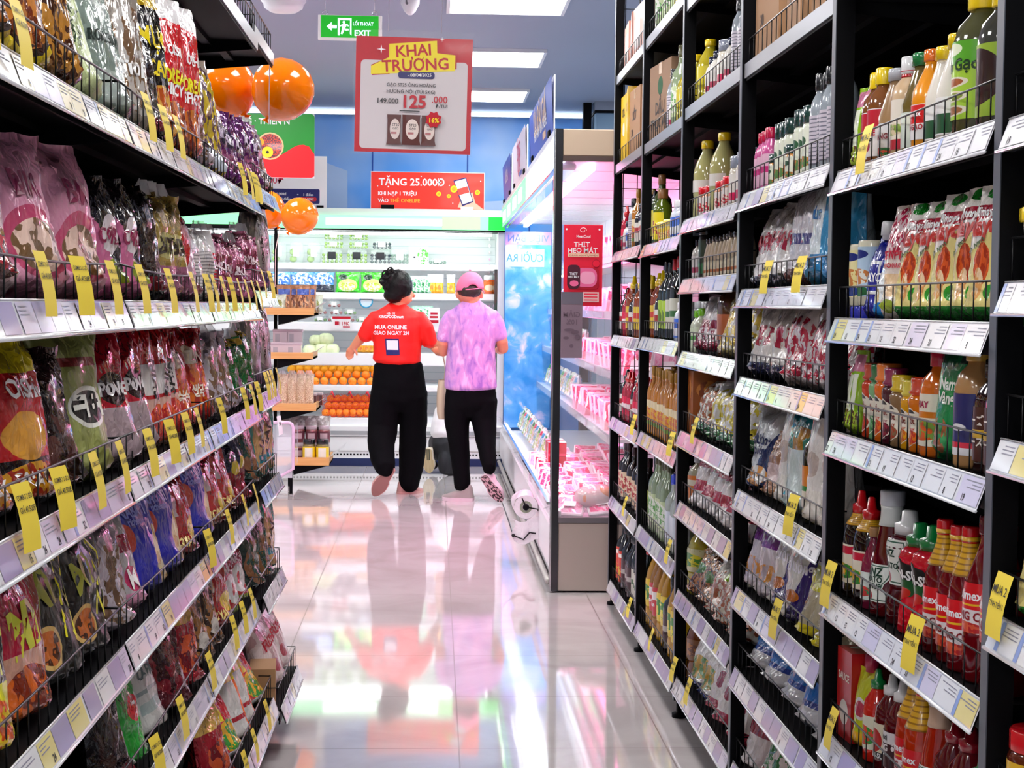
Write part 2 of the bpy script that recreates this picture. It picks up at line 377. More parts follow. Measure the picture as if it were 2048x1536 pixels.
for px in (650, 749):
    q = at(px, 22, Y); MB().mt(CHROME).tube([(q.x-c.x, .01, 24*k), (q.x-c.x, .01, CEIL-c.z)], .0015, 5).tube([(q.x-c.x+.012*math.cos(a/8*2*PI), .01, 30*k+.012*math.sin(a/8*2*PI)) for a in range(9)], .002, 5).build('hook', t)
# big red offer poster in a clear sleeve
Y = 6.0; k = Y/F; c = at(827, 190, Y)
t = empty('offer_poster', c, 0, 'red and grey KHAI TRUONG price poster 125.000 hanging in a clear sleeve', 'poster')
t.rotation_euler = (math.radians(2), math.radians(.9), 0)
b = Board(k, 827, 190); b.off = .002; b.rect(712, 78, 942, 304, RED); b.rect(722, 124, 933, 297, SG, 8)
b.pg([(742, 134), (744, 154), (779, 151), (779, 145), (911, 137), (911, 107), (777, 118)], DRED)
b.pg([(777, 92), (777, 118), (742, 136), (742, 152), (908, 141), (908, 110), (872, 107), (871, 83)], SY)
b.tx('KHAI', 825, 103, 22, RED, .02, 88, .09); b.tx('TRƯƠNG', 829, 131, 22, RED, .02, 156, .07)
b.rect(796, 145, 868, 158, NAVY, 5); b.tx('- 08/04/2025', 838, 151, 6.5, SW, .01, 62, .03)
b.tx('GẠO ST25 ÔNG HOÀNG', 822, 171, 7, INK, .01, 96); b.tx('HƯƠNG NỘI (TÚI 5KG)', 822, 184, 7, INK, .01, 96)
b.tx('149.000', 777, 203, 9.5, INK, .02, 45); b.tx('125', 830, 203, 24, RED, .03, 56); b.tx('.000', 879, 198, 13, RED, .01, 40); b.tx('Đ/TÚI', 883, 211, 6.5, INK, .008, 24)
br, cr = mat('rice_brown', '#5a2a26', .4), mat('rice_cream', '#e6d5cf', .5)
b.pg([(800, 221), (800, 223), (840, 223), (840, 221)][::-1], INK)
for cx, w in ((790, 14), (858, 14), (824, 18)):
    b.pg([(cx-w, 230), (cx-w+1, 240), (cx-w+1, 280), (cx-w-1, 289), (cx+w+1, 289), (cx+w-1, 280), (cx+w-1, 240), (cx+w, 230)], br)
    b.ell(cx+2, 258, w*.72, 20, cr); b.tx('ST25', cx+3, 250, 5, INK, .01, w); b.tx('GẠO', cx+3, 257, 4, INK, .01, w*.8); b.rect(cx-6, 264, cx+5, 268, mat('rice_pic', '#b7777a', .5))
b.pg([(868+17*(1 if i % 2 else .78)*math.cos(i*PI/8), 238-17*(1 if i % 2 else .78)*math.sin(i*PI/8)) for i in range(16)], RED); b.tx('16%', 869, 239, 9, SY, .02, 23)
for sx, sy, r in ((762, 104, 9), (881, 81, 5)): b.pg([(sx+r*(1 if i % 2 == 0 else .22)*math.cos(i*PI/4), sy-r*(1 if i % 2 == 0 else .22)*math.sin(i*PI/4)) for i in range(8)], SW)
b.build('printed_sheet', t)
sl = mat('clear_sleeve', (.9, .9, .92), .12, trans=0, alpha=.045, coat=.4)
rnd = random.Random(5)
def slv(u, v):
    x = (707+238*u-827)*k; z = -(66+243*(1-v)-190)*k
    a = .004+.010*abs(noise.noise(Vector((u*2.1, v*3+u*1.5, 3))))+.006*noise.noise(Vector((u*7, v*5+u*3, 8)))
    return (x, -.010-a, z)
g = MB().mt(sl).grid(slv, 24, 24); g.build('plastic_sleeve', t)
MB().mt(CHROME).tube([(-.1, 0, 122*k), (-.1, 0, CEIL-c.z+.005)], .0008, 4).tube([(.1, 0, 122*k), (.1, 0, CEIL-c.z+.005)], .0008, 4).build('hanging_wire', t)
# red card sign on the back cooler
BY = 12.35            # front plane of the back cooler
Y = 12.42; k = Y/F; c = at(855, 419, Y)
t = empty('promotion_sign', c, 0, 'red TANG 25.000D card standing on top of the produce cooler', 'sign')
b = Board(k, 855, 419); b.mt(SW).box(-113*k, 113*k, 0, .01, 0, 74*k); b.off = .001; b.rect(743, 346, 967, 418, SR2)
b.tx('TẶNG 25.000Đ', 823, 365, 14, SW, .02, 134); b.tx('KHI NẠP 1 TRIỆU', 795, 388, 7.5, SW, .02, 76); b.tx('VÀO', 767, 402, 7.5, SW, .02, 21); b.tx('THẺ ONELIFE', 810, 402, 7.5, mat('sign_orange', '#ffb02a', .4), .02, 60)
skin = mat('print_skin', '#f0b9a0', .5)
b.pg([(920, 400), (915, 414), (950, 418), (967, 418), (950, 405), (944, 384)], skin)
b.pg([(906, 361), (931, 354), (946, 403), (924, 412)], NAVY); b.pg([(908, 363), (930, 357), (944, 401), (925, 408)], SW); b.pg([(913, 378), (934, 372), (938, 384), (917, 390)], SR2)
for x, y, r in ((907, 378, 7), (877, 388, 5), (897, 392, 4), (954, 384, 5)): b.ell(x, y, r, r, SY, 14); b.ell(x, y, r*.6, r*.6, mat('coin', '#e0a91c', .4), 12)
for x, y in ((842, 354), (756, 374), (905, 406), (960, 362), (898, 371)): b.ell(x, y, 1.2, 1.2, SW, 6)
b.build('printed_card', t)
g = MB().mt(BLACK).box((763-855)*k, (789-855)*k, -.012, -.002, 0, 8*k).build('clip', t)
g = MB().mt(WHITE).box((921-855)*k, (946-855)*k, -.012, -.002, 0, 6*k).build('clip', t)
# round-cornered green and red hanging sign and the white card behind the balloons
Y = 11.45; k = Y/F; c = at(520, 290, Y)
t = empty('hanging_sign', c, 0, 'green and red sign with bowls of nuts hanging above the nut rack', 'sign')
b = Board(k, 520, 290); b.mt(WHITE).box(-107*k, 107*k, 0, .008, -64*k, 62*k); b.off = .001
b.rect(413, 228, 627, 353, mat('sign_green', '#12962a', .4), 7)
b.pg([(413, 300)]+[(413+i*10.7, 300+12*math.sin(i*.62)) for i in range(1, 20)]+[(627, 307), (627, 350), (621, 353), (413, 353)][0:4], mat('sign_pure_red', '#f5061c', .4))
b.tx('DƯỠNG · THIÊN N', 512, 243, 12, SW, .02, 132)
bw = pack('nut_print', '#c88a4a', [('n', .5, .5, 9, 9, '#e9c48a', '#8c3a1e', 18)]); bw2 = pack('fruit_print', '#8c1a2a', [('n', .5, .5, 9, 9, '#d83a1e', '#5a1230', 16)])
rim = mat('bowl_rim', '#e8c892', .5)
for x, y, r, m in ((478, 300, 38, bw), (500, 328, 26, bw), (540, 292, 27, bw2)):
    b.ell(x, y, r, r, rim); n = 20; b.up(m); b.add([b.P(x+(r-3)*math.cos(2*PI*i/n), y-(r-3)*math.sin(2*PI*i/n)) for i in range(n)], [tuple(range(n))], [(.5+.5*math.cos(2*PI*i/n), .5+.5*math.sin(2*PI*i/n)) for i in range(n)], False)
b.ell(535, 304, 11, 11, SY); b.ell(535, 304, 3, 3, INK, 10); b.ell(522, 284, 7, 7, mat('coin', '#e0a91c', .4), 12)
b.build('printed_board', t)
MB().mt(CHROME).tube([(80*k, .004, 60*k), (80*k, .004, CEIL-c.z)], .0015, 4).tube([(-60*k, .004, 60*k), (-60*k, .004, CEIL-c.z)], .0015, 4).build('hanging_wire', t)
Y = 12.45; k = Y/F; c = at(560, 417, Y)
t = empty('points_sign', c, 0, 'white card with a blue points table standing on the produce cooler', 'sign')
b = Board(k, 560, 417); b.mt(SW).box(-100*k, 92*k, 0, .01, 0, 104*k); b.off = .001
b.tx('50.000Đ', 535, 361, 14, mat('sign_pink', '#d0305a', .4), .0, 84); b.rect(500, 378, 638, 407, NAVY, 3)
b.tx('1.000đ', 563, 388, 5, SW, .01, 26); b.tx('=', 595, 389, 4, SW); b.tx('1 điểm', 616, 389, 5, SW, .01, 22); b.tx('100 điểm', 569, 398, 5, SW, .01, 34); b.rect(601, 394, 632, 402, RED, 3); b.tx('10.000đ', 616, 398, 4.5, SW, .01, 24)
b.build('printed_card', t); MB().mt(BLACK).box(72*k, 86*k, -.01, -.001, 0, 7*k).build('clip', t)
# ---------------------------------------------------------------- balloons
OR = mat('balloon_orange', '#ff8000', .12, coat=.5)
b_ = OR.node_tree.nodes['Principled BSDF'].inputs; b_['Subsurface Weight'].default_value = .35; b_['Subsurface Scale'].default_value = .05; b_['Subsurface Radius'].default_value = (1, .4, .1)
def balloon(px, py, Y, rpx, lab, ang=0):
    c = at(px, py, Y); r = rpx*Y/F
    t = empty('balloon', c, 0, lab, 'balloon', 'orange balloons')
    MB().mt(OR).lathe([(.0001, -1.04*r), (.2*r, -1.0*r), (.5*r, -.86*r), (.78*r, -.6*r), (.95*r, -.28*r), (r, .05*r), (.95*r, .36*r), (.8*r, .64*r), (.55*r, .86*r), (.25*r, .98*r), (.0001, r)], 40).build('skin', t)
    MB().mt(OR).lathe([(.03*r, 0), (.05*r, -.06*r), (.12*r, -.13*r), (.14*r, -.15*r)], 12, (0, 0, -1.0*r)).build('knot', t)
    t.rotation_euler = (0, ang, 0); return c
balloon(565, 180, 5.12, 62, 'large orange balloon in front, round and glossy, by the gondola end', .5)
balloon(446, 176, 5.25, 66, 'large orange balloon half hidden behind the snack gondola top', -.7)
balloon(599, 433, 10.6, 37, 'small orange balloon in front of the cooler canopy', .6)
balloon(533, 420, 10.8, 38, 'small orange balloon partly behind the snack gondola corner', -.6)
c = at(565, 180, 5.12)
tag(MB().mt(mat('ribbon', (.9, .6, .6), .4)).tube([(c.x-.04, 5.10, c.z-.11), (c.x-.03, 5.0, c.z-.05), (-.51, 4.87, 2.02)], .0016, 5).build('balloon_ribbon'), 'thin ribbon tying the large front balloon to the snack gondola corner', 'ribbon')
c = at(560, 455, 10.65)
tag(MB().mt(mat('ribbon', (.9, .6, .6), .4)).tube([(c.x, 10.65, c.z), (c.x-.03, 10.66, c.z-.15), (c.x-.035, 10.68, c.z-.4)], .003, 5).build('balloon_ribbon'), 'thin pale ribbon tied under the small orange balloons', 'ribbon')
# ---------------------------------------------------------------- gondola shelving
STRIP = mat('price_rail_plastic', (.80, .80, .84), .18, coat=1)
TK = [mat('ticket_white', (.80, .80, .83), .25, coat=.8), mat('ticket_yellow', '#e9d98a', .25, coat=.8), mat('ticket_lilac', '#a99bc4', .25, coat=.8), mat('ticket_pale', '#d9d2ea', .25, coat=.8)]
TKI = mat('ticket_ink', (.25, .25, .32), .5)
TKB = mat('ticket_blue', '#8ea4dc', .3, coat=.8)
rnd = random.Random(11)
def price_rail(parent, sx, X, y0, y1, zt, h=.044, dx=.016, seed=0, mix=(.5, .2, .2, .1)):
    """slanted ticket rail facing the aisle; sx = -1 faces -x (sauce gondola), +1 faces +x (snack gondola)"""
    r = random.Random(seed); b = MB().mt(STRIP); g = .006
    y0 += g; y1 -= g
    def P(y, t, o=0): return (X+sx*(dx*t+o), y, zt-h*t)
    def quad(ya, yb, ta, tb, o, m):
        b.mt(m); q = [P(ya, ta, o), P(yb, ta, o), P(yb, tb, o), P(ya, tb, o)]
        b.poly(q if sx < 0 else q[::-1])
    quad(y0, y1, 0, 1, 0, STRIP); b.mt(BLACK); b.poly([P(y0, 0, -.003), P(y0, 1, -.003), P(y1, 1, -.003), P(y1, 0, -.003)][::(1 if sx < 0 else -1)])
    # rolled lower lip and upper lip
    b.mt(STRIP).tube([P(y0, 1.0, .001), P(y1, 1.0, .001)], .0028, 5).tube([P(y0, 0, 0), P(y1, 0, 0)], .0016, 5)
    y = y0+.004
    while y < y1-.03:
        w = r.uniform(.06, .09); w = min(w, y1-y-.002); m = r.choices(range(4), mix)[0]
        quad(y, y+w-.002, .06, .9, .0012, TK[m])
        if m != 2:
            for k in range(3):
                t = .16+.11*k; quad(y+.006, y+w*r.uniform(.45, .85), t, t+.035, .0016, TKI)
            if r.random() < .55:
                s = r.choice(['32', '15', '12', '24', '19', '8']); f = lambda a, c, yy=y+w*.68: P(yy+(-a if sx < 0 else a), .72-c/h, .0018)
                b.mt(INK).text(s, f, .014, .02)
            if r.random() < .25: quad(y+w-.014, y+w-.002, .06, .9, .0017, TKB)
        y += w+r.choice((0, 0, .01))
    return b.build('price_rail', parent)
def fence(parent, sx, X, y0, y1, z, h=.062, bow=.0, step=.050, nm='wire_fence'):
    b = MB().mt(WIRE); n = 8
    rail = [(X-sx*.006+sx*0, y0+.004+(y1-y0-.008)*i/n, z+h-bow*math.sin(PI*i/n)) for i in range(n+1)]
    b.tube([(X-sx*.04, y0+.004, z+h)]+rail+[(X-sx*.04, y1-.004, z+h)], .0019, 5)
    k = int((y1-y0)/step)
    for i in range(k+1):
        y = y0+.008+(y1-y0-.016)*i/k; b.tube([(X-sx*.006, y, z), (X-sx*.006, y, z+h-bow*math.sin(PI*i/k))], .0012, 4)
    return b.build(nm, parent)
def shelf(parent, sx, Xf, Xb, y0, y1, z, rail=True, fen=True, seed=0, mix=(.5, .2, .2, .1), bow=0, proud=.0):
    b = MB().mt(BLACK); lo, hi = min(Xf, Xb), max(Xf, Xb)
    b.box(lo, hi, y0+.002, y1-.002, z-.012, z)
    xf = Xf; b.box(min(xf, xf-sx*.004), max(xf, xf-sx*.004), y0+.002, y1-.002, z-.04, z)       # front lip
    for fx in (.3, .62): b.box(Xf+(Xb-Xf)*fx-.012, Xf+(Xb-Xf)*fx+.012, y0+.01, y1-.01, z-.024, z-.012)   # ribs under the deck
    for y in (y0+.004, y1-.010):          # side brackets
        b.add([(Xf, y, z-.012), (Xb, y, z-.012), (Xb, y, z-.07), (Xf, y, z-.03)], [(0, 1, 2, 3)], None, False)
        b.add([(Xf, y+.006, z-.012), (Xb, y+.006, z-.012), (Xb, y+.006, z-.07), (Xf, y+.006, z-.03)], [(3, 2, 1, 0)], None, False)
    if not rail: b.mt(mat('shelf_edge', (.35, .37, .41), .3, metal=.5)).box(min(Xf, Xf+sx*.004), max(Xf, Xf+sx*.004), y0+.004, y1-.004, z-.034, z+.001)
    s = b.build('shelf', parent)
    if rail: price_rail(s, sx, Xf+sx*.002, y0, y1, z+.004, seed=seed, mix=mix)
    if fen: fence(s, sx, Xf, y0, y1, z, bow=bow)
    return s
# sauce gondola (faces -x): five bays and a sliver of a sixth
RX, RXB = .750, 1.16
RY = [1.17, 2.075, 2.96, 3.87, 4.79, 5.72, 6.63]
RL = {0: [2.0, 1.52, 1.305, 1.097, .86, .60, .36, .12], 1: [1.95, 1.525, 1.25, 1.037, .731, .463, .18], 2: [1.867, 1.547, 1.313, 1.098, .819, .576, .374, .135],
      3: [2.20, 1.872, 1.532, 1.353, 1.135, .892, .675, .402, .130], 4: [2.235, 1.858, 1.49, 1.16, .815, .472, .115], 5: [2.235, 1.864, 1.496, 1.15, .805, .47, .108]}
NORAIL = {0: 0, 1: 0, 2: 1, 3: 2, 4: 2, 5: 2}
TOPZ = 2.62
for i in range(6):
    y0, y1 = RY[i], RY[i+1]
    t = empty('gondola_shelf_bay', (RX, (y0+y1)/2, 0), 0, 'tall black shelf bay of the sauce gondola, %s from the meat cooler' % ORD[6-i], 'shelving', 'sauce gondola bays')
    t.location = (0, 0, 0); t.location = (0, 0, 0)
    b = MB().mt(BLACKP).box(RXB, RXB+.01, y0+.0145, y1-.0145, .06, TOPZ); b.build('back_panel', t)
    for yy in ((y1-.014, y1+.014),):
        b = MB().mt(BLACK).box(RX, RX+.035, yy[0], yy[1], .055, TOPZ).mt(EDGE).box(RX-.0015, RX, yy[0]+.001, yy[1]-.001, .055, TOPZ)
        b.mt(BLACK).box(RXB-.04, RXB, yy[0], yy[1], .055, TOPZ); b.build('post', t)
        for xx in (RX+.018, RXB-.02): MB().mt(BLACK).lathe([(.022, 0), (.022, .012), (.008, .016), (.008, .055)], 12, (xx, (yy[0]+yy[1])/2, 0)).build('levelling_foot', t)
    if i in (0,):
        MB().mt(BLACK).box(RX, RX+.035, y0-.012, y0+.016, .055, TOPZ).box(RXB-.04, RXB, y0-.012, y0+.016, .055, TOPZ).lathe([(.022, 0), (.022, .012), (.008, .016), (.008, .055)], 12, (RX+.018, y0, 0)).build('post', t)
    b = MB().mt(BLACK)
    for k, z in enumerate(RL[i]):
        fx = RX+.012
        if i == 5 and False: pass
        shelf(t, -1, fx-.004, RXB-.002, y0+.016, y1-.016, z, rail=k >= NORAIL[i] or i < 2, fen=True, seed=i*20+k, mix=(.78, .10, .03, .09) if i < 2 or k < 5 else (.40, .08, .42, .10))
    if i == 5:      # wire grid end panel
        g = MB().mt(WIRE)
        for x in [RX+.04+.06*j for j in range(6)]: g.tube([(x, y1, .1), (x, y1, TOPZ)], .0022, 4)
        for z in [.12+.075*j for j in range(33)]: g.tube([(RX+.03, y1, z), (RXB, y1, z)], .0018, 4)
        g.build('grid_end_panel', t)
# snack gondola (faces +x)
LX, LXB = -.490, -.93
LY = [1.58, 2.50, 3.41, 4.34, 4.88]
LL = [1.99, 1.552, 1.267, .993, .722, .452, .176]
for i in range(4):
    y0, y1 = LY[i], LY[i+1]
    t = empty('gondola_shelf_bay', (0, 0, 0), 0, 'black shelf bay of the snack gondola full of foil bags, %s from the balloons' % ORD[4-i], 'shelving', 'snack gondola bays')
    MB().mt(BLACKP).box(LXB-.01, LXB, y0+.001, y1-.001, .02, 2.3).build('back_panel', t)
    MB().mt(BLACK).box(LXB, LXB+.04, y1-.02, y1, .02, 2.3).build('upright', t)
    MB().mt(BLACK).box(LXB, LX-.06, y0+.001, y1-.001, .012, .10).build('plinth', t)
    for k, z in enumerate(LL):
        xf = LX+(.05 if k == 6 else .0); zz = z
        if i == 3: xf += (-.012, -.005, -.005, .0, .01, .02, .02)[k]; zz = (2.03, 1.59, 1.30, 1.01, .745, .45, .14)[k]
        shelf(t, 1, xf, LXB+.002, y0, y1, zz, rail=k > 0, seed=200+i*20+k, mix=(.3, .3, .25, .15) if i < 1 else (.55, .12, .13, .2), bow=.004*(k % 3) if i != 3 else 0, proud=0)
    MB().mt(BLACK).lathe([(.02, 0), (.02, .012)], 10, (LX-.08, y1-.03, 0)).build('levelling_foot', t)
# ---------------------------------------------------------------- products
def wrinkle(p, k, amp):
    a = noise.noise(Vector((p[0]*k, p[1]*k, p[2]))); b = noise.noise(Vector((p[0]*k*2.3+7, p[1]*k*2.1, p[2]+3)))
    return amp*(1-2.2*abs(a)+.7*(1-2*abs(b)))
def bag_geo(w, h, t, seed, wr=1.0, gus=0, pinch=0, tall_top=.06, nu=16, nv=24):
    "front and back surface functions of a filled pouch standing on z = 0, front towards +x"
    def prof(u, v):
        e = abs(2*u-1); s = (1-e**2.6)**.62 if e < 1 else 0
        vv = min(1, max(0, (v-.03)/(1-.03-tall_top))); body = min(1, vv/.09)**.5*max(0, 1-vv**2.3)**.62*(1.02-.10*vv)
        return s*body
    def side(u, v, sg):
        th = prof(u, v)*t/2; e = (2*u-1)
        ww = w/2*(1-.10*math.sin(PI*v)**.8*(1 if t > .03 else .4))*(1-pinch*max(0, v-.7)/.3)
        near_end = max(0, 1-v*4)+max(0, (v-.72)/.28)
        amp = wr*(.0035+.0065*near_end)*(.35+min(1, th/(t/2+1e-6)))
        if v < .04 or v > 1-tall_top*.5: amp *= .25
        n = wrinkle((u*(1+1.3*near_end), v*.9, seed*3.7+sg), 4.2, 1)*amp
        bend = .010*wr*noise.noise(Vector((v*2.2, seed*1.9, 1)))+.006*wr*math.sin(u*9+seed)*max(0, v-.85)/.15
        zz = v*h*(1-.012*wr*noise.noise(Vector((u*3, seed, 5)))) - (.015*wr*h*abs(noise.noise(Vector((u*4, seed, 9))))if v > .9 else 0)
        return (sg*(th+n*(1 if th > .001 else .3))+bend+sg*.0006, -e*ww, zz)
    return (lambda u, v: side(1-u, v, 1)), (lambda u, v: side(u, v, -1)), nu, nv
def bag_parts(P):
    "list of (name, mesh) of a pouch"
    f, bk, nu, nv = bag_geo(P['w'], P['h'], P['t'], P.get('seed', 1), P.get('wr', 1), pinch=P.get('pinch', 0), tall_top=P.get('top', .06))
    b = MB().mt(P['m']); b.grid(f, nu, nv); b.grid(bk, nu, nv)
    for s, u, v, size, col, *r in P.get('text', ()):
        mw = P['w']*.82
        def fn(x, y, u=u, v=v):
            uu = min(.99, max(.01, u+x/P['w'])); vv = min(.99, max(.01, v+y/P['h'])); p = f(uu, vv); q = f(min(1, uu+.02), vv); r_ = f(uu, min(1, vv+.02))
            n = (Vector(q)-Vector(p)).cross(Vector(r_)-Vector(p)).normalized(); return Vector(p)+n*.0016
        b.mt(mat('print_'+col.strip('#'), col, .3, coat=.4)).text(s, fn, size, r[1] if len(r) > 1 else .03, mw, r[0] if r else 0)
    parts = [('pouch', b.build('pouch', data_only=True), None)]
    if P.get('cap'):
        c = P['cap']; h = P['h']
        g = MB().mt(mat('cap_'+c.strip('#'), c, .3, coat=.3)).lathe([(.011, 0), (.011, .008), (.014, .008), (.014, .03), (.012, .033)], 16, (.0, 0, h-.006)); parts.append(('cap', g.build('cap', data_only=True), None))
    if P.get('seal'):      # twisted clear top
        g = MB().mt(mat('clear_film', (.8, .78, .82), .1, alpha=.55, coat=1))
        sd = P.get('seed', 1)
        g.grid(lambda u, v: (.006*math.sin(u*14+sd+v*2), (u-.5)*P['w']*(.75-.25*v), P['h']*.965+v*.028), 14, 2); parts.append(('sealed_top', g.build('sealed_top', data_only=True), None))
    return parts
PROF = {
 'sauce': ([(0, 0), (.94, 0), (1, .02), (1, .5), (.93, .6), (.5, .77), (.36, .84), (.35, .90)], [(.42, .885), (.43, .9), (.43, .985), (.38, 1)], (.12, .46)),
 'ketchup': ([(0, 0), (.9, 0), (1, .03), (.97, .3), (.80, .5), (.5, .78), (.47, .86), (.5, .88)], [(.56, .88), (.58, .89), (.58, .99), (.54, 1)], (.12, .42)),
 'nozzle': ([(0, 0), (.94, 0), (1, .02), (1, .56), (.9, .66), (.5, .76), (.44, .80)], [(.52, .79), (.52, .87), (.3, .885), (.2, .99), (.1, 1)], (.14, .5)),
 'squeeze': ([(0, 0), (.9, 0), (1, .03), (.96, .2), (.78, .38), (.9, .55), (1, .68), (.9, .75), (.6, .79)], [(.66, .79), (.66, .88), (.38, .9), (.34, .99), (.2, 1)], (.3, .68)),
 'waist': ([(0, 0), (.8, 0), (.92, .03), (.8, .28), (.8, .4), (1, .66), (.98, .72), (.8, .76)], [(.8, .76), (.95, .79), (.95, .81), (.82, .84), (.86, .97), (.8, 1)], (.08, .6)),
 'plain': ([(0, 0), (.93, 0), (1, .03), (1, .62), (.85, .72), (.5, .8), (.45, .85)], [(.55, .83), (.56, .84), (.56, .985), (.5, 1)], (.1, .58)),
 'milk': ([(0, 0), (.93, 0), (1, .03), (1, .5), (.5, .82), (.46, .88)], [(.56, .87), (.56, .985), (.5, 1)], (.08, .42)),
 'jar': ([(0, 0), (.94, 0), (1, .03), (1, .7), (.88, .78)], [(.93, .77), (.95, .78), (.95, .98), (.9, 1)], (.12, .66)),
 'cup': ([(0, 0), (.78, 0), (.82, .03), (.98, .82)], [(1.06, .80), (1.08, .84), (1.08, .97), (1, 1)], (.15, .7)),
 'wine': ([(0, 0), (.95, 0), (1, .02), (1, .58), (.9, .66), (.4, .76), (.33, .82), (.33, .9)], [(.37, .86), (.38, .87), (.38, .99), (.34, 1)], (.14, .5)),
 'oil': ([(0, 0), (.94, 0), (1, .03), (.98, .2), (.94, .26), (1, .32), (1, .58), (.85, .7), (.4, .86), (.36, .91)], [(.44, .9), (.45, .91), (.45, .985), (.4, 1)], (.3, .58)),
 'tube': ([(0, 0), (.82, 0), (.85, .02), (.85, .17), (.8, .18)], [(.78, .18), (.9, .2), (.97, .6), (.95, .97), (.9, 1)], None),
 'spice': ([(0, 0), (.96, 0), (1, .02), (1, .72), (.9, .76)], [(.98, .76), (1, .77), (1, .99), (.95, 1)], (.1, .68)),
}
def bottle_parts(P):
    bp, cp, lr = PROF[P['prof']]; r, h = P['r'], P['h']; seg = P.get('seg', 20); fl = P.get('flat', 1)
    parts = []
    g = MB().mt(P['m']).lathe([(max(1e-4, a*r), z*h) for a, z in bp], seg, u0=0, sx=fl); parts.append(('bottle_body', g.build('bottle_body', data_only=True), None))
    nm = 'tube_body' if P['prof'] == 'tube' else ('lid' if P['prof'] in ('jar', 'cup', 'spice') else 'cap')
    g = MB().mt(P['cm']).lathe([(a*r, z*h) for a, z in cp], seg, sx=fl); parts.append((nm, g.build(nm, data_only=True), None))
    if P.get('neck'):     # printed neck sleeve
        n0, n1, nmx = P['neck']
        def rad(z, pr):
            for (a0, z0), (a1, z1) in zip(pr[:-1], pr[1:]):
                if z0 <= z <= z1 and z1 > z0: return a0+(a1-a0)*(z-z0)/(z1-z0)
            return pr[-1][0]
        pts = [(rad(n0+(n1-n0)*i/5, bp+cp)*r*1.05+.0008, (n0+(n1-n0)*i/5)*h) for i in range(6)]
        g = MB().mt(nmx).lathe(pts, seg); parts.append(('neck_sleeve', g.build('neck_sleeve', data_only=True), None))
    if (P.get('lm') or P.get('text')) and (lr or P.get('lr')):
        z0, z1 = P.get('lr', lr)
        body = bp if P['prof'] != 'tube' else cp
        def rad(z):
            for (a0, q0), (a1, q1) in zip(body[:-1], body[1:]):
                if q0 <= z <= q1 and q1 > q0: return a0+(a1-a0)*(z-q0)/(q1-q0)
            return body[-1][0]
        wrap = P.get('wrap', .5)*2*PI       # total angle covered, centred on +x
        n = 12; g = MB(); sq = P.get('lshape')
        def S_(x, z, o):      # x arc length from the front
            R = rad(z/h)*r; a = -x/max(.004, R) if False else x/max(.004, R); return ((R+o)*math.cos(a)*fl, (R+o)*math.sin(a), z)
        if P.get('lm'):
            g.mt(P['lm'])
            def lf(u, v):
                z = z0+(z1-z0)*v; a = (u-.5)*wrap; R = rad(z)*r+.0007
                if sq == 'e': a *= max(.05, math.sqrt(max(0, 1-(2*v-1)**2)))
                if sq == 'w': a *= (.55+.45*abs(math.cos(PI*(v*1.2))))
                return (R*math.cos(a)*fl, R*math.sin(a), z*h)
            g.grid(lf, 16, 8)
        for s, v, size, col, *rr in P.get('text', ()):
            zc = (z0+(z1-z0)*v)*h; R = rad(zc/h)*r+.0014
            g.mt(mat('print_'+col.strip('#'), col, .35)).text(s, lambda x, y, R=R, zc=zc: ((rad(min(z1, max(z0, (zc+y)/h)))*r+.0014)*math.cos(x/R)*fl, (rad(min(z1, max(z0, (zc+y)/h)))*r+.0014)*math.sin(x/R), zc+y), size, rr[0] if rr else .03, 2.6*R)
        parts.append(('label', g.build('label', data_only=True), None))
    return parts
def box_parts(P):
    w, d, h = P['w'], P['t'], P['h']; g = MB().mt(P['m'])
    g.box(-d/2, d/2, -w/2, w/2, 0, h, True)
    if P.get('tape'): g.mt(mat('parcel_tape', '#b98d5a', .25)).box(-d/2, d/2+.0006, -.02, .02, h-.04, h+.0006)
    for s, u, v, size, col, *r in P.get('text', ()):
        g.mt(mat('print_'+col.strip('#'), col, .5)).text(s, lambda x, y: (d/2+.001, (u-.5)*w+x, v*h+y), size, r[1] if len(r) > 1 else .03, w*.85)
        g.text(s, lambda x, y: ((u-.5)*d+x, -w/2-.001, v*h+y), size, .03, d*.85)
    parts = [('carton', g.build('carton', data_only=True), None)]
    if P.get('lid'):
        c = P['lid']; parts.append(('lid', MB().mt(mat('cap_'+c.strip('#'), c, .3)).bbox(-d/2-.003, d/2+.003, -w/2-.003, w/2+.003, h*.82, h+.002, .004).build('lid', data_only=True), None))
    return parts
PARTS = {'bag': bag_parts, 'bottle': bottle_parts, 'box': box_parts}
KIND = {}
def kind(key, typ, name, cat, desc, **P): P.update(typ=typ, name=name, cat=cat, desc=desc); KIND[key] = P
CACHE = {}
USED = set()
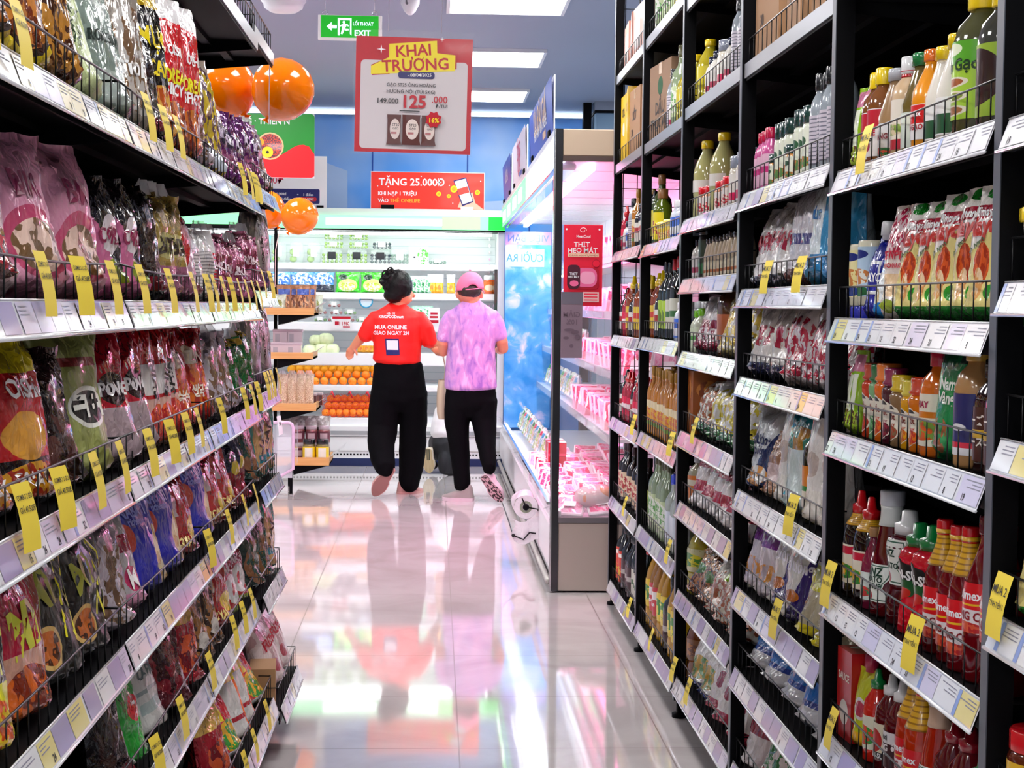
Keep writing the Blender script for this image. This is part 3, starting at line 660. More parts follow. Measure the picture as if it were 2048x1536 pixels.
def put(key, x, y, z, face, label, group=None, tilt=0, jit=0, s=1, variant=0, yaw=0):
    """face = +1 front towards +x, -1 towards -x; tilt = radians leaning back"""
    P = KIND[key]; ck = (key, variant)
    if ck not in CACHE:
        Q = dict(P); Q['seed'] = P.get('seed', 1)+variant*5.3; CACHE[ck] = PARTS[P['typ']](Q)
    parts = CACHE[ck]
    o = bpy.data.objects.new(P['name'], None); COL.objects.link(o); o.empty_display_size = .02
    rz = (0 if face > 0 else PI)+jit+yaw
    o.matrix_world = Matrix.Translation((x, y, z)) @ Matrix.Rotation(rz, 4, 'Z') @ Matrix.Rotation(-tilt, 4, 'Y') @ Matrix.Scale(s, 4)
    lb = ' '.join(label.split())
    assert lb not in USED, lb
    USED.add(lb); tag(o, lb, P['cat'], group)
    if len(parts) == 1:     # single-piece product: the mesh itself is the thing
        bpy.data.objects.remove(o); o2 = bpy.data.objects.new(P['name'], parts[0][1]); COL.objects.link(o2)
        o2.matrix_world = Matrix.Translation((x, y, z)) @ Matrix.Rotation(rz, 4, 'Z') @ Matrix.Rotation(-tilt, 4, 'Y') @ Matrix.Scale(s, 4)
        return tag(o2, lb, P['cat'], group)
    for nm, me, _ in parts:
        c = bpy.data.objects.new(nm, me); COL.objects.link(c); c.parent = o
    return o
def depth(key):
    P = KIND[key]; return P['t'] if P['typ'] != 'bottle' else 2*P['r']
def width(key):
    P = KIND[key]; return P['w'] if P['typ'] != 'bottle' else 2*P['r']
def row(items, y_far, y_near, z, xfront, face, where, rows=1, gap=.0, tilt=0.0, seed=0, rise=.014):
    """items from the far end to the near end: 'key' or ('key', n). Products stand in one line along y"""
    r = random.Random(seed*7+3); seq = []
    for it in items:
        k, n = it if isinstance(it, tuple) else (it, 1); seq += [k]*n
    tot = sum(width(k) if k != '_' else .05 for k in seq); L = y_far-y_near
    sp = L/tot; y = y_far; cnt = {}
    tk = {k: seq.count(k) for k in seq}
    for i, k in enumerate(seq):
        wd = (width(k) if k != '_' else .05)*sp
        if k == '_': y -= wd; continue
        P = KIND[k]; tl = P.get('tilt', tilt if P['typ'] == 'bag' else 0)
        yc = y-wd/2; y -= wd; cnt[k] = cnt.get(k, 0)+1
        nr = P.get('rows', rows)
        d = depth(k)
        for q in range(nr):
            lab = '%s, %s' % (P['desc'], where)
            if tk[k] > 1 or any(KIND[o]['desc'] == P['desc'] for o in tk if o != k and o != '_'): lab += ', %s from far end' % ORD[min(20, i+1)]
            if q: lab += ', behind' if q == 1 else ', at back'
            if len(lab.split()) > 16: lab = lab.replace('from far end', 'along')
            if len(lab.split()) > 16: lab = lab.replace('shelf of ', 'shelf, ').replace(' with ', ', ')
            if len(lab.split()) > 16: print('LONG', lab)
            xx = xfront-face*(d/2+.003+q*(d+.012)+r.uniform(0, .008))
            sc = 1+r.uniform(-.03, .03)
            v = r.randrange(P.get('variants', 3 if P['typ'] == 'bag' else 1))
            zr = z+.001
            put(k, xx, yc+r.uniform(-.003, .003), zr, face, lab, '%s, %s' % (P['gname'] if 'gname' in P else P['desc']+'s', where) if tk[k]*nr > 1 else None,
                tilt=tl+(r.uniform(-.03, .05) if P['typ'] == 'bag' else 0), jit=r.uniform(-.12, .12)+(P.get('yaw', -.24 if P['typ'] == 'bag' else 0))*face, s=sc, variant=v)
# ---- kinds on the snack gondola
def foil(name, base, layers=(), f=.55, metal=.55, rough=.18, fs=9): return pack(name, base, layers, rough=rough, metal=metal*.8, coat=.55, foil=f, fscale=fs)
NOOD = ('#c9762e', '#e8b070')
kind('yel_noodle', 'bag', 'noodle_bag', 'noodle bag', 'yellow and red noodle bag', w=.155, h=.25, t=.07, wr=1.1, m=foil('f_yelnoodle', '#f2d410', [('e', .5, .3, .4, .22, '#3a1c10'), ('n', .5, .3, .34, .18, '#d98a3a', '#7c3416', 9), ('r', .5, .78, .42, .1, '#d8202a')], metal=.1), text=[('MÌ', .5, .78, .05, '#ffffff'), ('HẢO', .5, .6, .035, '#202020')])
kind('amber', 'bag', 'snack_bag', 'snack bag', 'amber brown clear snack bag', w=.13, h=.26, t=.06, wr=1.3, m=foil('f_amber', '#8a5a22', [('n', .5, .45, .5, .4, '#c98b35', '#4a2410', 10), ('r', .5, .85, .5, .1, '#e9dcb0')], metal=.2))
kind('palegreen', 'bag', 'snack_bag', 'snack bag', 'pale green matt snack bag', w=.2, h=.30, t=.08, wr=.8, tilt=.25, m=foil('f_pgreen', '#c9d99a', [('r', .5, .93, .5, .06, '#3a9a38'), ('e', .3, .6, .16, .1, '#f2f4e4')], metal=.05, rough=.4), text=[('GREEN RICE', .5, .42, .022, '#24401c', 1.2), ('SNACK', .62, .4, .022, '#24401c', 1.2)])
kind('greygreen', 'bag', 'snack_bag', 'snack bag', 'grey green snack bag', w=.18, h=.27, t=.07, wr=1.0, tilt=.2, m=foil('f_ggreen', '#8c9d93', [('r', .5, .9, .5, .08, '#5a3aa0'), ('r', .5, .2, .34, .1, '#b9c6bf')], metal=.25), text=[('RONG BIỂN', .5, .5, .024, '#26332e')])
kind('greyclear', 'bag', 'snack_bag', 'snack bag', 'tall grey clear snack bag', w=.14, h=.33, t=.06, wr=1.2, tilt=.05, m=foil('f_gclear', '#a49a90', [('n', .5, .4, .5, .3, '#8a6a4e', '#d8d2cc', 7)], metal=.35), text=[('STORY', .5, .35, .035, '#ffffff')])
kind('blackyel', 'bag', 'snack_bag', 'snack bag', 'black snack bag with yellow lettering', w=.13, h=.31, t=.06, wr=1.1, m=foil('f_blackyel', '#17100f', [('n', .5, .22, .42, .16, '#c9561e', '#f0b13a', 8), ('r', .5, .9, .5, .05, '#c8a21e')], metal=.3), text=[('MỰC', .5, .66, .055, '#f2d81e'), ('CAY', .5, .48, .04, '#f2d81e')])
kind('redkorea', 'bag', 'snack_bag', 'snack bag', 'tall red and white snack bag', w=.17, h=.33, t=.075, wr=.9, tilt=-.02, m=foil('f_redk', '#d80f1e', [('r', .5, .93, .5, .08, '#f2eef0'), ('d', .3, .42, '#2a1416'), ('n', .5, .2, .4, .15, '#d9722a', '#8c2a16', 8)], metal=.15), text=[('OISHI', .55, .66, .028, '#ffffff'), ('KOREAN', .5, .5, .045, '#f2e81e'), ('SPICY', .5, .42, .032, '#ffffff')])
kind('clearyel', 'bag', 'snack_bag', 'snack bag', 'clear snack bag with yellow print', w=.12, h=.27, t=.05, wr=1.4, m=foil('f_clearyel', '#b9a79a', [('n', .5, .5, .5, .5, '#e2c22a', '#6a4a5a', 6), ('r', .5, .16, .35, .08, '#e7f0ff')], metal=.35))
kind('purple', 'bag', 'snack_bag', 'snack bag', 'shiny purple foil snack bag', w=.105, h=.2, t=.05, wr=1.6, m=foil('f_purple', '#6a2070', [('e', .5, .62, .28, .14, '#2c1440'), ('n', .5, .3, .4, .12, '#c06a9a', '#8a3a6a', 8)], metal=.6), text=[('MIX', .5, .62, .03, '#e8d8f0')])
kind('pinkbig', 'bag', 'snack_bag', 'snack bag', 'big crinkled pink snack bag', w=.22, h=.235, t=.10, wr=1.4, tilt=.08, m=foil('f_pinkbig', '#e39ab8', [('e', .5, .32, .36, .22, '#c84a72'), ('n', .5, .3, .3, .16, '#f2d0c0', '#7a5a3a', 7)], metal=.15, rough=.3), text=[('BIM', .5, .66, .05, '#8c2a52')])
kind('yelfoil', 'bag', 'snack_bag', 'snack bag', 'yellow foil topped snack bag', w=.16, h=.22, t=.08, wr=1.3, m=foil('f_yelfoil', '#eec41e', [('r', .5, .25, .5, .25, '#d8b8c0'), ('n', .5, .25, .36, .16, '#c83a4a', '#5a3a3a', 7)], metal=.2))
kind('blackpink', 'bag', 'snack_bag', 'snack bag', 'black and pink foil snack bag', w=.15, h=.215, t=.07, wr=1.5, m=foil('f_blackpink', '#1d1620', [('d', .9, .75, '#d870a0'), ('e', .5, .5, .25, .16, '#f0e4ea'), ('e', .5, .22, .2, .1, '#8a9a2a')], metal=.35), text=[('CORN', .5, .5, .035, '#8c1a4a')])
kind('darkclear', 'bag', 'snack_bag', 'snack bag', 'dark glossy snack bag', w=.14, h=.22, t=.06, wr=1.6, m=foil('f_dark', '#140f14', [('n', .5, .4, .42, .3, '#3a2420', '#191014', 6), ('r', .5, .15, .35, .06, '#7a1a2a')], metal=.3, rough=.15))
kind('gold', 'bag', 'snack_bag', 'snack bag', 'gold foil snack bag with clear film', w=.15, h=.215, t=.07, wr=1.7, m=foil('f_gold', '#b59a4a', [('r', .5, .16, .5, .16, '#b0688a'), ('e', .5, .5, .32, .12, '#d8cf8a')], metal=.7, rough=.25), text=[('BIBI', .5, .5, .045, '#2a1a0e')], seal=True)
kind('redclear', 'bag', 'snack_bag', 'snack bag', 'red and clear foil snack bag', w=.13, h=.2, t=.06, wr=1.6, m=foil('f_redclear', '#c3141e', [('d', -1.2, -.1, '#d8b0c2'), ('r', .5, .1, .5, .1, '#c07a9a')], metal=.35), seal=True)
kind('whitered', 'bag', 'snack_bag', 'snack bag', 'small white bag with red corner', w=.12, h=.17, t=.05, wr=1.0, m=foil('f_whitered', '#d6d0d2', [('r', .9, .5, .18, .5, '#c9182a'), ('s', 22, .35, '#8a8488'), ('r', .5, .85, .5, .16, '#e6e2e4')], metal=.1))
kind('pinkfoil', 'bag', 'snack_bag', 'snack bag', 'crumpled pink foil snack bag', w=.115, h=.17, t=.06, wr=1.9, m=foil('f_pinkfoil', '#c46a92', [('e', .5, .5, .3, .2, '#8c2a4a'), ('r', .5, .9, .5, .06, '#7a2a4a')], metal=.65, fs=13), text=[('RAU', .5, .5, .03, '#f0dfe6')], seal=True)
kind('tallgrey', 'bag', 'chips_bag', 'snack bag', 'tall grey sweet potato chips bag', w=.2, h=.25, t=.09, wr=.7, tilt=-.04, m=foil('f_tallgrey', '#5d5854', [('e', .5, .62, .4, .34, '#86807a'), ('r', .5, .1, .5, .13, '#3a1a66')], metal=.15, rough=.35), text=[('KHOAI LANG TÍM', .42, .58, .026, '#2a1a10', 1.57), ('BÁNH GẠO', .62, .6, .018, '#2a1a10', 1.57)])
kind('yelred', 'bag', 'snack_bag', 'snack bag', 'yellow topped red snack bag', w=.18, h=.225, t=.09, wr=1.2, m=foil('f_yelred', '#c31a22', [('r', .5, .93, .5, .12, '#f0d81e'), ('r', .5, .14, .5, .18, '#181014'), ('e', .45, .45, .3, .14, '#e6a23a'), ('n', .5, .2, .4, .1, '#e0a02a', '#a02a1a', 8)], metal=.2), text=[('OISHI', .5, .72, .035, '#f4f0f0'), ('SNACK', .5, .2, .03, '#f4f0f0')])
kind('brownclear', 'bag', 'snack_bag', 'snack bag', 'dark brown clear snack bag', w=.17, h=.21, t=.08, wr=1.6, m=foil('f_brownclear', '#3a2022', [('n', .5, .4, .5, .4, '#5a3430', '#241416', 5)], metal=.4, rough=.15))
kind('olive', 'bag', 'snack_bag', 'snack bag', 'olive green matt snack bag', w=.19, h=.225, t=.08, wr=.9, m=foil('f_olive', '#9aa05a', [('e', .55, .5, .3, .14, '#f0efe6'), ('e', .55, .5, .26, .11, '#141414'), ('r', .5, .8, .34, .03, '#8c2a2a')], metal=.05, rough=.4), text=[('ㅋㅋ', .55, .5, .06, '#f0efe6')])
kind('redwhite', 'bag', 'snack_bag', 'snack bag', 'crimson foil snack bag with white lettering', w=.16, h=.23, t=.075, wr=1.5, m=foil('f_redwhite', '#c0102c', [('r', .5, .2, .5, .22, '#b7a0a8'), ('e', .5, .55, .26, .12, '#2a0c12')], metal=.4), text=[('SPONGE', .5, .55, .03, '#f4eef0')], seal=True)
kind('shin', 'bag', 'noodle_pack', 'noodle pack', 'slim red and white noodle pack', w=.1, h=.235, t=.05, wr=.8, m=foil('f_shin', '#c4141e', [('r', .5, .55, .5, .12, '#ede6e6'), ('r', .5, .2, .5, .2, '#d8a89a'), ('n', .5, .2, .4, .16, '#e05a2a', '#b01a1a', 7)], metal=.15), text=[('SHIN', .5, .55, .034, '#141414', 1.4)])
kind('redorange', 'bag', 'noodle_bag', 'noodle bag', 'red and orange noodle bag', w=.16, h=.22, t=.07, wr=1.2, m=foil('f_redorange', '#a8101c', [('n', .5, .4, .44, .26, '#e8701e', '#c8281a', 6), ('e', .35, .72, .2, .1, '#f0d8c0')], metal=.25), text=[('ZIN', .5, .7, .04, '#f6ead8'), ('쌀국수', .5, .35, .03, '#f6ead8')])
kind('greenfoil', 'bag', 'snack_bag', 'snack bag', 'green and silver foil snack bag', w=.13, h=.19, t=.06, wr=1.8, m=foil('f_greenfoil', '#0f6a2c', [('d', 1.2, .8, '#c48ab0'), ('r', .5, .92, .5, .05, '#c8a21e')], metal=.5), seal=True)
kind('bao', 'bag', 'noodle_bag', 'noodle bag', 'dark noodle bag with red noodles pictured', w=.2, h=.21, t=.09, wr=.8, tilt=.3, m=foil('f_bao', '#3a1c16', [('n', .5, .28, .46, .22, '#e0452a', '#8c2a16', 12), ('r', .35, .66, .2, .1, '#e6e2e0'), ('e', .5, .93, .3, .06, '#d8c02a')], metal=.15), text=[('BẢO', .35, .66, .035, '#b01a2a'), ('ZONES', .5, .9, .035, '#f0d81e')])
kind('whitebag', 'bag', 'snack_bag', 'snack bag', 'white bag with a red emblem', w=.18, h=.2, t=.09, wr=1.0, tilt=.25, m=foil('f_whitebag', '#b8b2b6', [('r', .5, .62, .5, .08, '#a01a3a'), ('e', .62, .3, .16, .12, '#c83a6a'), ('r', .5, .1, .5, .08, '#d890b0')], metal=.2), text=[('M', .62, .3, .05, '#f4eef0')])
kind('bluebig', 'bag', 'wafer_bag', 'snack bag', 'large royal blue wafer bag', w=.24, h=.235, t=.11, wr=.7, m=foil('f_bluebig', '#1218a8', [('e', .22, .5, .14, .12, '#d8402a'), ('n', .8, .3, .16, .26, '#e0cf9a', '#b8913a', 6), ('r', .5, .93, .5, .04, '#2a3ad0')], metal=.1, rough=.3), text=[('NABATI', .45, .7, .03, '#8c98f0'), ('richeese', .45, .62, .02, '#8c98f0')])
kind('redbig', 'bag', 'snack_bag', 'snack bag', 'large red foil pillow bag', w=.22, h=.20, t=.10, wr=1.2, m=foil('f_redbig', '#b3101e', [('r', .25, .6, .13, .1, '#d8c8cc'), ('r', .5, .1, .5, .12, '#7a0c16'), ('e', .7, .35, .16, .12, '#e8c83a')], metal=.3), text=[('ROYAL', .4, .22, .03, '#f0d88a')])
kind('navyred', 'bag', 'snack_bag', 'snack bag', 'navy and crimson crumpled snack bag', w=.13, h=.19, t=.06, wr=1.8, m=foil('f_navyred', '#151a48', [('r', .5, .3, .5, .26, '#8c1428'), ('e', .5, .6, .24, .1, '#e8cf3a')], metal=.45), seal=True)
kind('mi', 'bag', 'noodle_bag', 'noodle bag', 'crimson noodle bag with yellow MI lettering', w=.19, h=.22, t=.08, wr=.9, m=foil('f_mi', '#b8143a', [('r', .5, .2, .5, .24, '#d8a08a'), ('n', .5, .2, .36, .16, '#d8641e', '#7a2410', 6), ('r', .9, .5, .14, .5, '#8c2a1a')], metal=.12), text=[('Mì', .5, .58, .08, '#d8d83a', .2, .05)])
kind('zone', 'bag', 'noodle_bag', 'noodle bag', 'black noodle bag with yellow lightning', w=.19, h=.215, t=.08, wr=.9, m=foil('f_zone', '#0d0d0c', [('e', .3, .3, .18, .14, '#d9b26a'), ('n', .3, .3, .15, .11, '#c86a2a', '#4a2410', 9), ('r', .5, .95, .5, .05, '#e6e2da')], metal=.1, rough=.3), text=[('ZZZ', .75, .6, .07, '#e8e01e', 1.35, .0), ('Mì', .35, .66, .07, '#a8a83a', .2, .03)])
kind('yellowmi', 'bag', 'noodle_bag', 'noodle bag', 'lemon yellow and black noodle bag', w=.17, h=.21, t=.08, wr=.8, m=foil('f_ymi', '#e6e01e', [('r', .5, .55, .5, .12, '#181410'), ('n', .5, .22, .38, .14, '#e0571e', '#e8c21e', 7)], metal=.08), text=[('Mì LY', .5, .55, .04, '#f2ee8a')])
kind('brownfilm', 'bag', 'snack_bag', 'snack bag', 'brown snack bag in glossy film', w=.16, h=.2, t=.07, wr=1.6, m=foil('f_brownfilm', '#5a3a2a', [('n', .5, .45, .44, .34, '#a8703a', '#3a2014', 6), ('e', .5, .3, .2, .1, '#e0d8d0')], metal=.35), seal=True)
kind('cupred', 'bag', 'seaweed_pack', 'snack bag', 'crimson pack with a white drop emblem', w=.16, h=.17, t=.07, wr=1.0, m=foil('f_cupred', '#b01428', [('e', .5, .42, .3, .22, '#e8e4e6'), ('e', .5, .42, .08, .1, '#c8142a'), ('r', .5, .9, .5, .08, '#2a2a2c'), ('r', .5, .08, .5, .08, '#8a9a3a')], metal=.2), text=[('OMACHI', .5, .72, .03, '#f0e8ea')])
kind('whitemint', 'bag', 'tissue_bag', 'snack bag', 'soft white bag with grey print', w=.2, h=.2, t=.1, wr=1.1, tilt=.2, m=foil('f_whitemint', '#c3c2bf', [('r', .5, .45, .32, .02, '#7a8a8a'), ('r', .5, .3, .3, .05, '#9cacac')], metal=.05, rough=.4), text=[('CÀ PHÊ', .5, .62, .03, '#5a6a6a')])
kind('greenbag', 'bag', 'snack_bag', 'snack bag', 'bright green bag with red badge', w=.15, h=.17, t=.07, wr=1.0, m=foil('f_greenbag', '#2aa03a', [('e', .6, .6, .2, .14, '#d81e2a'), ('d', 1.0, .4, '#e8ecec')], metal=.15), text=[('T', .6, .6, .03, '#f4f4f4')])
kind('redgold', 'bag', 'candy_bag', 'snack bag', 'red and gold foil candy bag', w=.17, h=.19, t=.08, wr=1.7, m=foil('f_redgold', '#a30f22', [('r', .5, .86, .5, .14, '#d8b04a'), ('n', .5, .4, .4, .2, '#e05a2a', '#7a0c1a', 5)], metal=.5, fs=12))
kind('maroonfoil', 'bag', 'candy_bag', 'snack bag', 'dark maroon foil candy bag', w=.16, h=.18, t=.08, wr=1.8, m=foil('f_maroon', '#5a0c1e', [('n', .5, .5, .44, .3, '#8c1a2a', '#3a0814', 5)], metal=.5, rough=.15), seal=True)
kind('orangestick', 'bag', 'snack_tube_bag', 'snack bag', 'white pack with orange band and yellow top', w=.12, h=.19, t=.05, wr=.6, tilt=.25, m=foil('f_orangestick', '#d8d4d2', [('r', .78, .5, .12, .5, '#f0641e'), ('r', .4, .9, .5, .12, '#f2dc1e'), ('r', .4, .3, .3, .03, '#b01a2a')], metal=.05))
kind('redmix', 'bag', 'candy_bag', 'snack bag', 'red jelly bag with yellow square badge', w=.18, h=.18, t=.07, wr=.8, tilt=.35, m=foil('f_redmix', '#c8142a', [('r', .32, .68, .2, .16, '#f0d81e'), ('n', .6, .3, .38, .22, '#e8b01e', '#3a9a3a', 6), ('r', .5, .05, .5, .06, '#e6e2e6')], metal=.1), text=[('MIX', .32, .68, .03, '#b0142a')])
kind('pinkwhite', 'bag', 'cake_bag', 'snack bag', 'white rice cake bag with red script', w=.2, h=.22, t=.1, wr=.9, tilt=.2, m=foil('f_pinkwhite', '#dac4c4', [('n', .5, .5, .5, .5, '#e4d2d2', '#c9a0a4', 4), ('e', .5, .3, .14, .09, '#b01a3a')], metal=.1, rough=.35), text=[('FRESH', .5, .62, .04, '#b01a2e', .2)])
kind('brownbox', 'box', 'paper_carton', 'carton', 'small brown paper carton', w=.13, h=.11, t=.07, m=mat('kraft', '#b58b62', .7))
kind('teal', 'bag', 'seaweed_bag', 'snack bag', 'teal and tan seaweed bag', w=.17, h=.235, t=.075, wr=.9, tilt=-.05, m=foil('f_teal', '#1f8a80', [('e', .45, .5, .3, .4, '#c79a68'), ('r', .45, .3, .2, .05, '#1a7a8a')], metal=.1), text=[('HAK', .45, .55, .05, '#3a1a1a', 1.3)])
kind('darkteal', 'bag', 'seaweed_bag', 'snack bag', 'dark green clear snack bag', w=.16, h=.22, t=.07, wr=1.5, m=foil('f_darkteal', '#12302c', [('n', .5, .4, .4, .3, '#8a5a3a', '#1a4a42', 5), ('r', .5, .86, .4, .06, '#6a1a5a')], metal=.35), text=[('NORI', .5, .86, .026, '#e8e4ee')], seal=True)
kind('whitefilm', 'bag', 'snack_bag', 'snack bag', 'silvery clear film snack bag', w=.15, h=.21, t=.07, wr=1.8, m=foil('f_silver', '#b8a8b4', [('n', .5, .4, .44, .34, '#8a6a52', '#d8ccd8', 6)], metal=.6, rough=.18), seal=True)
LW = ['', 'top snack shelf', 'second snack shelf', 'third snack shelf', 'fourth snack shelf', 'fifth snack shelf', 'bottom snack shelf']
BW = ['nearest bay', 'second bay', 'third bay', 'end bay']
LROWS = {  # (bay, level): items far -> near
 (0, 1): ['palegreen', 'amber', 'yel_noodle', 'yel_noodle', 'yel_noodle'], (1, 1): ['redkorea', 'redkorea', 'blackyel', 'darkclear', 'greyclear', 'greygreen'], (2, 1): [('purple', 5), 'clearyel', 'clearyel', 'whitefilm'], (3, 1): ['brownfilm', 'whitefilm', ('purple', 3)],
 (0, 2): ['pinkbig', 'pinkbig', 'yelfoil', 'yelfoil'], (1, 2): ['redclear', 'gold', 'gold', 'darkclear', 'blackpink', 'blackpink'], (2, 2): [('pinkfoil', 5), 'whitered', 'whitered'], (3, 2): ['tallgrey', 'pinkfoil', 'pinkfoil', 'pinkfoil'],
 (0, 3): ['olive', 'brownclear', 'yelred', 'yelred', 'yelred'], (1, 3): ['redorange', 'shin', 'shin', 'shin', 'redwhite', 'redwhite'], (2, 3): ['greenfoil', 'greenfoil', 'whitefilm', 'whitefilm', 'redorange'], (3, 3): ['tallgrey', 'tallgrey', 'greenfoil'],
 (0, 4): ['zone', 'zone', 'mi', 'yellowmi', 'yellowmi'], (1, 4): ['redbig', 'bluebig', 'bluebig', 'whitebag', 'whitefilm'], (2, 4): ['navyred', 'navyred', 'redbig', 'redbig', 'bluebig'], (3, 4): ['teal', 'teal', 'darkteal'],
 (1, 5): ['redgold', 'maroonfoil', 'whitemint', 'greenbag', 'darkclear'], (2, 5): ['cupred', 'cupred', 'redbig', 'brownfilm', 'brownfilm'], (3, 5): ['teal', 'darkteal', 'darkteal'],
 (2, 6): ['redmix', 'orangestick', 'orangestick', 'redmix', 'redgold'], (3, 6): ['pinkwhite', 'pinkwhite', 'brownbox'],
}
for (i, k), items in LROWS.items():
    z = LL[k]; xf = LX+(.05 if k == 6 else 0)
    if i == 3: xf += (-.012, -.005, -.005, .0, .01, .02, .02)[k]; z = (2.03, 1.59, 1.30, 1.01, .745, .45, .14)[k]
    row(items, LY[i+1]-.01, LY[i]+.01, z, xf-.010, 1, '%s of %s' % (LW[k], BW[i]), tilt=.10, seed=i*10+k)
# deeper stock seen over the front row
deep = 0
def deeprow(i, k, items, back=.16, seed=1):
    row(items, LY[i+1]-.02, LY[i]+.02, LL[k], LX-back, 1, 'deep on %s of %s' % (LW[k].replace(' snack', ''), BW[i]), tilt=.05, seed=seed)
deeprow(2, 2, ['darkclear', 'maroonfoil', 'darkclear', 'brownfilm', 'darkclear'], seed=51)
deeprow(2, 3, ['darkteal', 'amber', 'amber', 'brownfilm', 'darkclear'], seed=52)
deeprow(1, 1, ['darkclear', 'brownclear', 'amber', 'yel_noodle', 'amber'], seed=53)
deeprow(2, 5, ['maroonfoil', 'brownclear', 'maroonfoil', 'darkclear'], seed=54)
deeprow(0, 4, ['whitebag', 'bao', 'bao', 'bao'], seed=55)
deeprow(1, 4, ['darkclear', 'maroonfoil', 'darkclear', 'whitebag'], seed=56)
# yellow promotion tags hung on the fences
def promo_tag(x, y, z, face, w, h, lines, label, yellow=True, tilt=.1, group=None):
    g = MB(); m = YEL if yellow else PAPER; n = 6
    hz = lambda v: -h*v
    def P(a, v, o=0): return (face*(.004+.016*v+.004*math.sin(v*3)+o), a, hz(v))
    g.mt(m).grid(lambda u, v: P((u-.5)*w, v), 3, n)
    for s, v, sz in lines:
        g.mt(INK).text(s, lambda a, c: P(a if face > 0 else -a, v-c/h, .0012), sz, .015, w*.86)
    o = g.build('promotion_tag'); o.location = (x, y, z); o.rotation_euler = (0, 0, -.10*face+random.Random(y*99+z).uniform(-.12, .12))
    return tag(o, label, 'price tag', group)
r = random.Random(77)
TGY = {(0, 1): [.28, .12], (1, 1): [.16, .34, .50], (2, 1): [.55, .72, .84, .93], (0, 2): [.40, .62, .85], (1, 2): [.1, .40, .70, .92], (2, 2): [.03, .18, .34, .50, .66, .82, .96], (3, 2): [.12, .5],
       (0, 3): [.3, .5, .72, .92], (1, 3): [.18, .42, .62, .78], (2, 3): [.15, .62, .8, .95], (3, 3): [.3, .45, .6, .9], (1, 4): [.95], (2, 4): [.3, .62, .88], (1, 5): [.25, .55, .97], (2, 5): [.4, .6, .8], (2, 6): [.2, .4, .7]}
for (i, k), fr in TGY.items():
    for n, f in enumerate(fr):
        y = LY[i]+(LY[i+1]-LY[i])*f; z = LL[k] if i < 3 else (2.03, 1.59, 1.30, 1.01, .745, .45, .14)[k]; xf = LX+(.05 if k == 6 else 0)
        promo_tag(xf+.002, y, z+.064, 1, .050 if i < 2 else .036, .080, [('COMBO 2 GÓI', .2, .011), ('GIÁ 40.500Đ', .38, .012)], 'yellow combo tag on %s fence, %s, %s from near side' % (LW[k], BW[i], ORD[n+1]), group='yellow combo offer tags')
# ---- kinds on the sauce gondola
def gl(name, col, rough=.08, **k): return mat(name, col, rough, coat=.8, **k)
CW, CY, CR_, CG, CK, CS, CO = [gl('cap_'+n, c, .25) for n, c in (('white', '#e4e4e6'), ('yellow', '#f2cf12'), ('red', '#d0101c'), ('green', '#0c7a3a'), ('black', '#16161a'), ('silver', '#b9bcc4'), ('orange', '#f08a1e'))]
clearG = mat('clear_glass', (.75, .78, .76), .05, alpha=.55, coat=1)
def B(key, name, desc, prof, r, h, m, cm, **k): kind(key, 'bottle', name, k.pop('cat', 'bottle'), desc, prof=prof, r=r, h=h, m=m, cm=cm, **k)
neckY = pack('neck_yellow', '#e6b021', [('s', 7, .3, '#a8741a')], rough=.35)
B('fish', 'fish_sauce_bottle', 'small yellow capped fish sauce bottle', 'plain', .029, .172, gl('g_fish', '#7a4a24'), CY, lm=pack('l_fish', '#ece6e6', [('r', .5, .78, .5, .2, '#c31a34'), ('e', .5, .22, .12, .12, '#b8284a')]), text=[('KEWPIE', .5, .014, '#c31a34'), ('Rang', .36, .018, '#202020')])
B('sesame', 'dressing_bottle', 'sesame dressing bottle with silver cap', 'milk', .034, .168, gl('g_sesame', '#9c7a55', .2), CS, lm=pack('l_sesame', '#dcdce0', [('n', .5, .12, .5, .14, '#2a7a4a', '#c84a3a', 6)]), text=[('MÈ RANG', .6, .014, '#8a2a3a')])
B('tan', 'dressing_bottle', 'tan dressing bottle with red collar', 'plain', .034, .18, gl('g_tan', '#c8a882', .3), CW, lm=pack('l_tan', '#e9e0d2', [('r', .5, .1, .4, .1, '#b8203a'), ('n', .5, .4, .35, .12, '#8aa84a', '#d8c8a8', 6)]), neck=(.8, .86, CR_))
B('greencap', 'vinegar_bottle', 'brown vinegar bottle with green cap', 'milk', .036, .175, gl('g_greencap', '#6b5a2a'), CG, lm=pack('l_greencap', '#d6e0d4', [('r', .5, .8, .5, .14, '#e8f0e0')]))
B('chili', 'chili_sauce_bottle', 'orange chili sauce bottle', 'sauce', .032, .168, gl('g_chili', '#e8941a', .2), gl('cap_net', '#f07a2a'), lm=pack('l_chili', '#f0ecec', [('r', .5, .72, .5, .26, '#d81a1e')]), text=[('Cholimex', .74, .012, '#ffffff'), ('DẤM GẠO', .36, .012, '#b81a2a')])
B('whitetall', 'milk_bottle', 'white dressing bottle with yellow cap', 'milk', .033, .165, gl('g_white', '#ddd6ca', .3), CY, lm=pack('l_whitetall', '#f2f0ee', [('r', .5, .3, .5, .26, '#1e5a3a')]))
B('giamgao', 'vinegar_bottle', 'large vinegar bottle with lime green label', 'plain', .046, .225, gl('g_giam', '#4a4a2a'), CY, lr=(.12, .62), lm=pack('l_giam', '#a6cf3a', [('r', .5, .86, .5, .16, '#5aa82a'), ('e', .5, .9, .16, .08, '#e8f0d0'), ('e', .5, .48, .24, .07, '#e8e0c8'), ('e', .5, .48, .18, .05, '#a85a2a'), ('e', .5, .3, .24, .07, '#e8e0c8'), ('e', .5, .3, .18, .05, '#8a9a3a'), ('e', .5, .12, .24, .07, '#e8e0c8'), ('e', .5, .12, .18, .05, '#a86a3a')]), text=[('Giấm Gạo', .70, .024, '#1a3a1a')])
